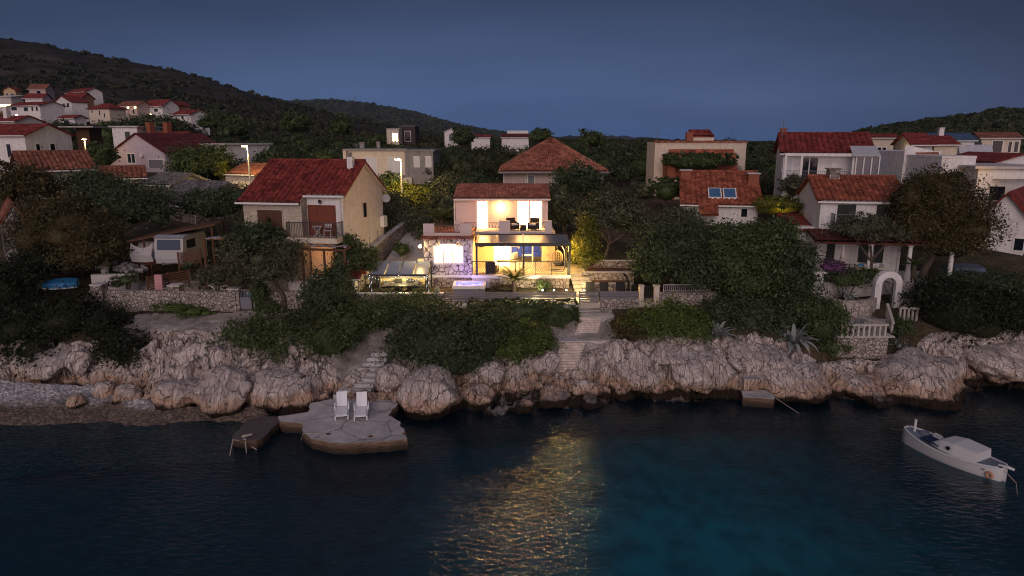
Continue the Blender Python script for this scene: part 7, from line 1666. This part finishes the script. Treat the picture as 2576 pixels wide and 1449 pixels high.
m = MB(); m.loft([[(-LB / 2 + LB * t, -bw(t) * .95, sheer(t) - .04), (-LB / 2 + LB * t, 0, sheer(t) + .01), (-LB / 2 + LB * t, bw(t) * .95, sheer(t) - .04)] for t in np.linspace(.03, .97, 15)]); m.build('deck', DECKM, bt)
m = MB()
for sgn in (-1, 1): m.tube([(-LB / 2 + LB * t, sgn * bw(t) * 1.0, sheer(t) + .01) for t in np.linspace(.02, .98, 20)], .035, 6)
m.build('rubbing_strake', HULLM, bt)
def bx(t): return -LB / 2 + LB * t
m = MB(); m.loft([[(bx(t), -w_, sheer(t)), (bx(t), -w_ * .86, z), (bx(t), w_ * .86, z), (bx(t), w_, sheer(t))] for t, w_, z in ((.20, .62, 1.0), (.42, .68, 1.06), (.55, .60, .98), (.66, .42, .66))], caps=True); cb = m.build('cabin', HULLM, bt)
for s in (-1, 1):
    m = MB(); m.ext([(bx(.46) + .09 * math.cos(q), s * .625, .78 + .09 * math.sin(q)) for q in np.linspace(0, 6.28, 13)[:-1]], (0, s * .05, 0)); m.build('porthole', GLASS, cb)
m = MB(); m.loft([[(bx(t), -w_, z), (bx(t), w_, z)] for t, w_, z in ((.56, .66, .66), (.66, .60, .72), (.78, .46, .66))]); m.loft([[(bx(t), -w_, sheer(t)), (bx(t), -w_, z)] for t, w_, z in ((.56, .66, .66), (.66, .60, .72), (.78, .46, .66))]); m.build('tarpaulin', NAVY, bt)
m = MB(); m.tube([(bx(.90), 0, sheer(.9)), (bx(.90), 0, sheer(.9) + .6)], .06, 10); m.build('mooring_post', HULLM, bt)
m = MB(); m.lathe([(.2, 0), (.24, .04), (.22, .1), (.05, .13)], (bx(.82), -.22, sheer(.82)), 16); m.build('hatch', DECKM, bt)
m = MB()
for k in range(4): m.tube([(bx(.68) + .25 * math.cos(q * 1.7 + k), -.2 + .16 * math.sin(q + k), .74 + .03 * k) for q in np.linspace(0, 5, 10)], .02, 5)
m.build('rigging', FOLD, bt)
m = MB(); m.tube([(bx(.06), 0, .62), (bx(-.02), -.05, .66), (bx(-.07), -.12, .62)], [.05, .07, .06], 8); m.build('tiller', HULLM, bt)
m = MB(); m.box(bx(-.01) - .06, bx(.0) + .02, -.02, .02, -.4, .55); m.build('rudder', HULLM, bt)
fd = MB(); fd.tube([(bx(.07) + .12 * math.cos(q), .62 * 0 + bw(.07) + .06, .24 + .12 * math.sin(q)) for q in np.linspace(0, 6.29, 15)], .055, 8, False); fd.build('ring_fender', mat('pale_orange', (.5, .27, .18)), bt)
# name on the bow quarter
tc_ = bpy.data.curves.new('name_text', 'FONT'); tc_.body = 'elfghmey'; tc_.size = .17; tc_.extrude = .004; tc_.shear = .3
tmp = bpy.data.objects.new('tmp', tc_); COL.objects.link(tmp); bpy.context.view_layer.update(); me_ = bpy.data.meshes.new_from_object(tmp.evaluated_get(bpy.context.evaluated_depsgraph_get())); bpy.data.objects.remove(tmp)
me_.materials.clear(); me_.materials.append(mat('faded_blue_paint', (.12, .17, .25))); to = bpy.data.objects.new('boat_name', me_); COL.objects.link(to); to.parent = bt
tq = .17; to.location = (bx(tq) + .35, bw(tq) + .012, .36); to.rotation_euler = (R(90), 0, R(180) + .17)
ws = bt.matrix_basis
es = ws @ Vector((bx(.02), .1, .6)); tag(MB().tube([es, es + Vector((.35, -.5, -.45)), px(2560, 1250, z=-.05)], .012, 5).build('stern_line', ROPE), 'thin stern line of the white boat running into the water', 'rope')
e0 = ws @ Vector((bx(.97), 0, sheer(.97))); e1 = px(2240, 1078, z=.0); tag(MB().tube([e0, e0.lerp(e1, .5) - Vector((0, 0, .12)), e1], .012, 5).build('mooring_line', ROPE), 'mooring line from the bow of the white boat', 'rope')

# ---------------- left yard: long wall, caravan, boats
def wallrun(label, pts, zt, zb, th, m_=STONE, name='stone_wall', cope=None):
    t = thing(name, label, 'wall', (pts[0][0], pts[0][1], zb)); m = MB()
    for (a, b) in zip(pts, pts[1:]):
        a, b = Vector((*a, 0)), Vector((*b, 0)); d = (b - a).normalized(); nn = Vector((-d.y, d.x, 0)) * th / 2
        m.prism([tuple((a - nn)[:2]), tuple((b - nn)[:2]), tuple((b + nn)[:2]), tuple((a + nn)[:2])], zb, zt)
    w_ = m.build('wall', m_, t); return t
P = lambda u, v, Y: px(u, v, Y=Y)
a, b = P(236, 780, 43.3), P(598, 780, 42.9); LWZ = P(400, 731, 43.1).z
lw = wallrun('long rubble wall with three stone piers before the left yard', [(a.x, 43.3), (b.x, 42.9)], LWZ, 2.6, .4)
for u, v in ((247, 714), (441, 716), (590, 724)):
    p = P(u, v, 43.1); MB().box(p.x - .36, p.x + .36, 42.78, 43.5, 2.6, p.z - .06).build('pier', STONE, lw); MB().box(p.x - .39, p.x + .39, 42.75, 43.53, p.z - .06, p.z + .02).build('pier_cap', CONC, lw)
a, b = P(604, 780, 42.9), P(634, 780, 42.9); t = thing('yard_gate', 'grey plank and bar gate at the end of the long rubble wall', 'gate', ((a.x + b.x) / 2, 42.9, a.z)); m = MB(); m.rail((a.x, 42.9, a.z), (b.x, 42.9, a.z), 1.35, .09, .025); m.build('bars', GREYM, t)
m = MB(); m.box(a.x, b.x, 42.88, 42.92, a.z + .05, a.z + .85); m.build('panel', GREYM, t)
wallrun('rubble wall behind the slim bush, ending at the tall dark shrub', [(P(640, 770, 43).x, 43.0), (P(790, 770, 43).x, 43.1)], P(700, 733, 43).z, 2.7, .35)
wallrun('smooth cement block wall beside the barbecue house', [(P(728, 740, 43.6).x, 43.7), (P(832, 740, 43.6).x, 43.7)], P(760, 708, 43.6).z, 3, .3, CONC)
wallrun('low mossy wall below the left path by the upturned boat', [(P(236, 725, 45.5).x, 45.5), (P(345, 725, 45.5).x, 45.7)], P(300, 690, 45.5).z, 3.5, .35, CONC)
tag(MB().prism([(P(240, 700, 46).x, 45.7), (P(500, 700, 46).x, 45.7), (P(520, 690, 50).x, 50.5), (P(250, 690, 50).x, 50.5)], 3.6, 4.62).build('yard_paving', PATHM), kind='structure')
tag(MB().prism([(P(640, 720, 43).x, 43.2), (P(832, 720, 43.2).x, 43.8), (P(760, 690, 50).x, 46), (P(560, 690, 50).x, 46)], 3.4, 4.35).build('house_yard', CONC), kind='structure')
p = P(264, 680, 46.5); tag(MB().lathe([(.26, -1.5), (.25, .3), (.20, .52), (.1, .6)], (p.x, 46.5, p.z), 8).build('stone_bollard', CONC), 'squat whitish stone bollard at the yard entrance', 'bollard')
CARW = mat('caravan_white', (.42, .41, .41), rough=.5, var=.06, stain=.15); CARR = mat('caravan_roof', (.30, .33, .38), rough=.5, stain=.2)
c0 = P(394, 668, 47.0); cw = P(446, 668, 46.6).x - c0.x
cv = thing('caravan', 'old white caravan with rounded front window in the left yard', 'caravan', (c0.x, 47.0, c0.z + .15), R(-4), local=True)
prof = [(0, .0), (-.08, .35), (-.05, .9), (.10, 1.75), (.5, 1.9), (3.0, 1.9), (3.2, 1.6), (3.2, 0)]
m = MB(); m.ext([(0, y, z) for y, z in prof], (cw * 1.25, 0, 0)); m.build('body', CARW, cv)
m = MB(); m.ext([(-.04, .05, 1.78), (-.04, .5, 1.91), (-.04, 3.1, 1.92), (-.04, 3.1, 1.95), (-.04, .48, 1.95), (-.04, .0, 1.82)], (cw * 1.25 + .08, 0, 0)); m.build('roof', CARR, cv)
m = MB(); m.ext([(.2, -.055, .98), (.2, .085, 1.66), (.2, .04, 1.67), (.2, -.10, .98)], (cw * 1.25 - .4, 0, 0)); m.build('window', mat('caravan_glass', (.05, .07, .12), rough=.1), cv)
MB().box(cw * 1.25, cw * 1.25 + .03, .5, 1.6, 1.0, 1.6).build('side_window', GLASS, cv)
for s in (.3, cw * 1.25 - .3): m = MB(); m.tube([(s - .09, 1.8, .0), (s + .09, 1.8, 0)], .3, 14); m.build('wheel', BLACK, cv)
m = MB(); m.beam((cw * .3, -.05, .05), (cw * .6, -.9, .1), .07); m.beam((cw * .9, -.05, .05), (cw * .6, -.9, .1), .07); m.build('drawbar', GREYM, cv)
t = thing('lean_to_roof', 'rusty sloping timber roof over the caravan', 'shelter', (P(320, 605, 49).x, 49, 5)); q = [P(318, 606, 47.5), P(540, 563, 47.5), P(560, 553, 53), P(380, 585, 53)]
m = MB(); m._add(q + [v_ - Vector((0, 0, .12)) for v_ in q], [(0, 1, 2, 3), (4, 5, 6, 7), (0, 1, 5, 4), (1, 2, 6, 5), (2, 3, 7, 6), (3, 0, 4, 7)]); m.build('roof', WOOD, t)
for v_ in (q[0].lerp(q[1], .18), q[0].lerp(q[1], .95), q[2], q[3]): MB().tube([v_ - Vector((0, -.15, .1)), Vector((v_.x, v_.y + .15, 4.3))], .08, 6).build('post', WOOD, t)
t = thing('covered_boat', 'small boat under a sagging white tarpaulin beside the caravan', 'boat', (P(365, 660, 47.6).x, 47.6, 4.6)); xa, xb = P(338, 640, 47.6).x, P(392, 640, 47.6).x
zt, zb_ = P(360, 622, 47.6).z, P(360, 655, 47.6).z
m = MB(); m.loft([[(xa + (xb - xa) * s, 47.3, zt + .35 * (2 * s - 1) ** 2 + .0), (xa + (xb - xa) * s, 47.0, (zt + zb_) / 2), (xa + (xb - xa) * s + .05, 47.1, zb_ - .05 * math.sin(3 * s)), (xa + (xb - xa) * s, 48.4, zt + .3)] for s in np.linspace(0, 1, 11)]); m.build('tarpaulin', mat('dirty_white_tarp', (.40, .38, .39), var=.15), t)
m = MB(); m.loft([[(xa + .1 + (xb - xa) * s, 47.15, zb_ + .02), (xa + .2 + (xb - xa) * s, 47.5, zb_ - .32 + .1 * (2 * s - 1) ** 2), (xa + .1 + (xb - xa) * s, 48.2, zb_)] for s in np.linspace(0, .95, 7)]); m.build('hull', mat('dull_red_hull', (.16, .05, .04)), t)
m = MB(); [m.beam((x, 47.6, 4.5), (x, 47.6, zb_ - .2), .1) for x in (xa + .4, xb - .4)]; m.build('props', WOOD, t)
g = np.random.default_rng(9); m = MB(); p0 = px(325, 680, Y=46.8)
for k in range(60): m.cbox(p0 + Vector((g.normal() * .55, g.normal() * .4, abs(g.normal()) * .22)), .3, .24, .2, g.uniform(0, 3), g.uniform(0, 1))
tag(m.build('rubble_heap', GREY), 'heap of grey rubble beside the stone bollard', 'rubble', kind='stuff')
# fences, towel
def hfence(label, A, B, h, n, m_=WOOD, name='slat_fence', posts=3):
    A, B = Vector(A), Vector(B); t = thing(name, label, 'fence', A); m = MB()
    for k in range(n): z = Vector((0, 0, h * (k + .5) / n)); m.beam(A + z, B + z, .03, h / n * .62)
    m.build('slats', m_, t)
    for k in range(posts + 1): p = A.lerp(B, k / posts) + Vector((0, .05, 0)); MB().beam(p - Vector((0, 0, .3)), p + Vector((0, 0, h + .05)), .09).build('post', m_, t)
    return t
hfence('dark brown slat fence sloping down before the caravan yard', P(372, 732, 44.0), P(475, 712, 45.4), .95, 6, posts=2)
hfence('brown slat fence beside the caravan under the pergola', P(450, 672, 46.4), P(506, 662, 46.6), 1.0, 8, posts=2)
p = P(398, 712, 43.9); m = MB(); m.loft([[(p.x - .25 + .5 * s, 43.85 - .04 * math.sin(6 * s), p.z - 1.0 + .1 * s), (p.x - .2 + .5 * s, 43.82, p.z), (p.x - .2 + .48 * s, 43.86, p.z + .55), (p.x - .2 + .48 * s, 44.0, p.z + .56), (p.x - .2 + .48 * s, 44.02, p.z - .2)] for s in np.linspace(0, 1, 7)]); tag(m.build('beach_towel', mat('pink_towel', (.50, .26, .28), var=.1)), 'pink towel hung over the dark brown slat fence', 'towel')
t = thing('caravan_pergola', 'small brown slatted pergola with lamp beside the caravan', 'pergola', P(530, 680, 45.6)); q0, q1 = P(512, 604, 45.4), P(570, 600, 45.6); m = MB()
for k in range(7): y = k * .28; m.beam(q0 + Vector((-.1, y, 0)), q1 + Vector((.1, y, 0)), .1, .04)
m.build('slats', WOOD, t); m = MB()
for k in range(5):
    x = q0.x + (q1.x - q0.x) * (k + .5) / 5; m.box(x - .14, x + .14, q0.y + .2 + .3 * (k % 2), q0.y + 1.0 + .3 * (k % 2), q0.z + .05, q0.z + .07)
m.build('pale_boards', mat('pale_slat', (.42, .42, .46)), t)
for x in (q0.x, q1.x): MB().box(x - .07, x + .07, q0.y - .05, q0.y + .09, 3.8, q0.z).build('post', WOOD, t)
p = P(566, 606, 45.3); lamp('caravan_pergola_light', p + Vector((-.15, -.15, -.2)), 14, (1, .6, .25), .06); m = MB(); m.ball(p, .06, 8, 6); m.build('bulb', BULB, t)
p = P(690, 655, 44.3); lamp('olive_garden_light', (p.x - 1.2, 45.6, p.z - .6), 14, (1, .5, .15), .1)
# upturned blue boat
A, B = P(108, 722, 44.6), P(196, 708, 45.4); d = B - A; rz_ = math.atan2(d.y, d.x); L = d.length
t = thing('upturned_boat', 'blue dinghy lying upside down among dark bushes at left', 'boat', ((A.x + B.x) / 2, (A.y + B.y) / 2, A.z - .1), rz_, local=True)
m = MB(); m.loft([[(-L / 2 + L * s, -.72 * w_, .0), (-L / 2 + L * s, -.66 * w_, .38), (-L / 2 + L * s, 0, .62 * (.4 + .6 * w_)), (-L / 2 + L * s, .66 * w_, .38), (-L / 2 + L * s, .72 * w_, 0)] for s, w_ in ((0, .25), (.12, .6), (.35, .95), (.65, 1), (.95, .86), (1, .8))], caps=True); m.build('hull', mat('blue_boat_paint', (.02, .13, .30), rough=.5, var=.3, scale=2), t)
m = MB(); m.tube([(-L / 2 + L * s, -.76 * w_, .03) for s, w_ in ((0, .25), (.12, .6), (.35, .95), (.65, 1), (1, .8))], .03, 6); m.build('gunwale', FOLD, t)
# white plastic sunbeds over the wall
w1_ = sunbed((P(562, 728, 44.2).x, 44.3, LWZ - .55), R(80), 'white plastic sunbed just behind the long rubble wall', 'white sunbeds in the left yard', back=.5)
tag(MB().box(P(606, 735, 43.6).x, P(640, 735, 43.6).x, 43.5, 44.4, 3.7, P(620, 738, 43.6).z).build('plastic_pool', mat('pool_blue', (.08, .20, .30), rough=.3)), 'small blue pool behind the grey plank gate', 'pool')

# ---------------- right: arch, sunbed terrace
YA = 43.6; za = P(2230, 780, YA).z; a0, a1 = P(2196, 780, YA).x, P(2263, 780, YA).x; top = P(2230, 683, YA).z; cxa = (a0 + a1) / 2; ro = (a1 - a0) / 2; ri = ro - .42
zs = top - ro; m = MB(); outer = [(a0, YA, za), ] + [(cxa + ro * math.cos(q), YA, zs + ro * math.sin(q)) for q in np.linspace(math.pi, 0, 21)] + [(a1, YA, za)]; inner = [(a0 + .42, YA, za)] + [(cxa + ri * math.cos(q), YA, zs + ri * math.sin(q)) for q in np.linspace(math.pi, 0, 21)] + [(a1 - .42, YA, za)]
for i in range(len(outer) - 1): m.ext([outer[i], outer[i + 1], inner[i + 1], inner[i]], (0, .5, 0))
t = thing('garden_arch', 'white rendered garden arch with round top and open gate', 'arch', (cxa, YA, za)); m.build('arch', WHITE, t)
MB().box(a0 - .1, a1 + .1, YA - .12, YA + .6, za - .6, za).build('sill', CONC, t); m = MB(); m.rail((a1 - .45, YA + .3, za), (a1 - .5, YA + 1.2, za), 1.7, .12, .02); m.build('gate_leaf', DARKM, t)
WR = crazy('cream_rubble', (.36, .31, .28), (.5, .44, .41), (.2, .17, .16), 2.4, .05)
wz = P(2150, 750, 43.4).z; m = MB(); arcp = [(P(2100, 760, 42.6).x, 43.6), (P(2120, 760, 42.6).x, 42.75), (P(2160, 760, 42.6).x, 42.7), (P(2186, 760, 43).x, 43.0), (a0, 43.6)]
wallrun('curved cream stone wall left of the white arch', arcp, wz, 2.4, .35, WR); wallrun('short cream stone wall right of the white arch', [(a1, 43.7), (P(2312, 760, 43.2).x, 43.2)], P(2290, 752, 43.4).z, 2.4, .35, WR)
tz = P(2175, 846, 39.9).z; x0, x1 = P(2108, 846, 39.9).x, P(2236, 846, 39.9).x
t = thing('sunbed_terrace', 'small stone terrace jutting over the rocks below the arch', 'terrace', ((x0 + x1) / 2, 39.9, 0)); MB().box(x0, x1, 39.9, 40.25, .4, tz - .07).build('wall', STONE, t)
MB().box(x0 - .05, x1 + .35, 39.85, 43.5, tz - .07, tz).build('floor', CONC, t); MB().box(x0, x0 + .3, 40.25, 42.5, .4, tz - .07).build('side_wall', STONE, t); MB().box(x1 - .3, x1, 40.25, 43, .4, tz - .07).build('side_wall', STONE, t)
tag(MB().prism([(x1 - 1.6, 42.0), (x1 + .9, 42.0), (a1 - .2, 43.6), (a0 + .2, 43.6)], tz - .6, (tz + za) / 2).build('arch_steps', CONC), 'pale step between the sunbed terrace and the arch', 'step')
BAL = mat('pale_balusters', (.46, .42, .38))
def balus(label, A, B, h, n):
    A, B = Vector(A), Vector(B); t = thing('balustrade', label, 'balustrade', A); m = MB(); m.beam(A + Vector((0, 0, h - .06)), B + Vector((0, 0, h - .06)), .16, .12); m.build('handrail', BAL, t)
    for k in range(n): p = A.lerp(B, (k + .5) / n); MB().beam(p, p + Vector((0, 0, h - .12)), .12).build('baluster', BAL, t)
    return t
balus('concrete balustrade along the front of the sunbed terrace', (x0 + .1, 40.0, tz), (x1 - .05, 40.0, tz), .75, 9); balus('short balustrade on the right side of the sunbed terrace', (x1 - .1, 40.2, tz), (x1 - .95, 41.9, tz), .75, 6)
balus('white balustrade between the porch columns', (P(2146, 700, 46.5).x, 46.5, P(2146, 702, 46.5).z), (P(2229, 700, 46.5).x, 46.5, P(2146, 702, 46.5).z), .8, 11)
balus('white stair rail climbing right of the sunbed terrace', (P(2238, 848, 40.4).x, 40.2, tz), (P(2243, 790, 42).x, 42.6, za - .1), .8, 5); balus('white railing on the low wall right of the arch', (P(2262, 800, 42).x, 42.2, P(2262, 806, 42.2).z), (P(2310, 800, 42).x, 42.0, P(2262, 806, 42.2).z), .9, 5)
s1 = sunbed((x0 + 1.35, 41.0, tz), R(-62), 'grey mesh sunbed with white frame at the left of the terrace', 'grey sunbeds on the terrace', MESHG, FOLD, .55); copy_tree(s1, 'grey mesh sunbed with white frame nearest the terrace steps', (x0 + 2.2, 41.5, tz), R(-62))
p = P(2056, 728, 44.5); tag(MB().box(p.x - .3, p.x + .3, 44.4, 44.9, p.z - 1.0, P(2056, 684, 44.5).z - .08).box(p.x - .4, p.x + .4, 44.3, 45, P(2056, 684, 44.5).z - .08, P(2056, 684, 44.5).z).build('gate_pillar', WHITE), 'lone white pillar beside the purple flowers', 'pillar')
tag(MB().prism([(P(2060, 700, 45).x, 45.3), (P(2345, 700, 45).x, 45.6), (P(2345, 690, 50).x, 50.5), (P(2050, 690, 50).x, 50)], 3.4, P(2200, 702, 46.5).z).build('porch_terrace', CONC), kind='structure')
PT = P(2200, 702, 46.5).z
t = thing('parasol', 'closed pale parasol on the porch terrace', 'parasol', (P(2115, 690, 46.8).x, 46.8, PT)); x = P(2115, 690, 46.8).x; m = MB(); m.tube([(x, 46.8, PT), (x, 46.8, PT + 2.4)], .03, 6); m.build('pole', TRIM, t); m = MB(); m.lathe([(.08, .9), (.2, 1.05), (.17, 1.5), (.08, 2.1), (.02, 2.35)], (x, 46.8, PT), 10); m.build('canopy', mat('ecru_canvas', (.44, .41, .38)), t)
t = thing('terrace_table', 'white table on a single leg on the porch terrace', 'table', (P(2184, 680, 47).x, 47, PT), local=True); m = MB(); m.box(-.5, .5, -.35, .35, .98, 1.02); m.build('table_top', FOLD, t); m = MB(); m.cyl((0, 0), .05, 0, .98, 8); m.cyl((0, 0), .25, 0, .04, 12); m.build('pedestal', FOLD, t)
for u, rz_, lab in ((2160, 80, 'white chair left of the terrace table'), (2208, -80, 'white chair right of the terrace table')):
    t = thing('terrace_chair', lab, 'chair', (P(u, 680, 47).x, 47, PT), R(rz_), local=True); MB().box(-.22, .22, -.22, .22, .42, .46).build('seat', FOLD, t); MB().ext([(-.22, .2, .5), (.22, .2, .5), (.22, .27, .98), (-.22, .27, .98)], (0, .03, 0)).build('backrest', FOLD, t); m = MB()
    for q in (-.2, .2):
        m.beam((q, -.2, 0), (q, -.2, .44), .03); m.beam((q, .22, 0), (q, .22, .6), .03)
    m.build('legs', FOLD, t)
p = P(2180, 668, 46.9); tag(MB().loft([[(P(2160, 665, 47).x - .1, 46.75 + .25 * s, PT + 1.02 - .3 * abs(s - .5)), (P(2160, 665, 47).x + .28, 46.75 + .25 * s, PT + 1.02 - .3 * abs(s - .5))] for s in (0, .5, 1)]).build('blue_cloth', mat('blue_towel', (.03, .16, .38))), 'blue towel over the left terrace chair', 'towel')
wallrun('low white wall between dark hedges at the right edge', [(P(2440, 745, 43.6).x, 43.8), (P(2600, 745, 43.6).x, 43.6)], P(2500, 738, 43.7).z, 2.6, .3, WHITE)
t = thing('covered_dinghy', 'boat under a blue grey cover in the garden right of the big tree', 'boat', (P(2430, 690, 46.5).x, 46.5, P(2430, 692, 46.5).z)); xa, xb = P(2390, 690, 46.5).x, P(2468, 690, 46.5).x; zz = P(2430, 690, 46.5).z
m = MB(); m.loft([[(xa + (xb - xa) * s, 46.0, zz), (xa + (xb - xa) * s, 46.1, zz + .5), (xa + (xb - xa) * s, 46.9, zz + .62 + .1 * math.sin(3 * s)), (xa + (xb - xa) * s, 47.6, zz + .45), (xa + (xb - xa) * s, 47.7, zz)] for s in np.linspace(0, 1, 6)], caps=True); m.build('cover', mat('blue_grey_cover', (.09, .12, .18)), t)
m = MB(); [m.beam((x, 46.8, zz - .7), (x, 46.8, zz + .05), .12) for x in (xa + .4, xb - .4)]; m.build('stands', WOOD, t)

# ---------------- the air
def _haze(n, b):
    n.n.remove(b); v = n.add('ShaderNodeVolumePrincipled'); v.inputs['Color'].default_value = (.55, .72, 1, 1); v.inputs['Density'].default_value = 0.00007; v.inputs['Anisotropy'].default_value = .2
    n.link(v.outputs[0], n.n['Material Output'].inputs['Volume'])
hz_ = MB().box(-4000, 4000, -200, 5300, -40, 180).build('haze', surf('evening_haze', _haze), at=(0, 0, 0)); tag(hz_, kind='stuff')
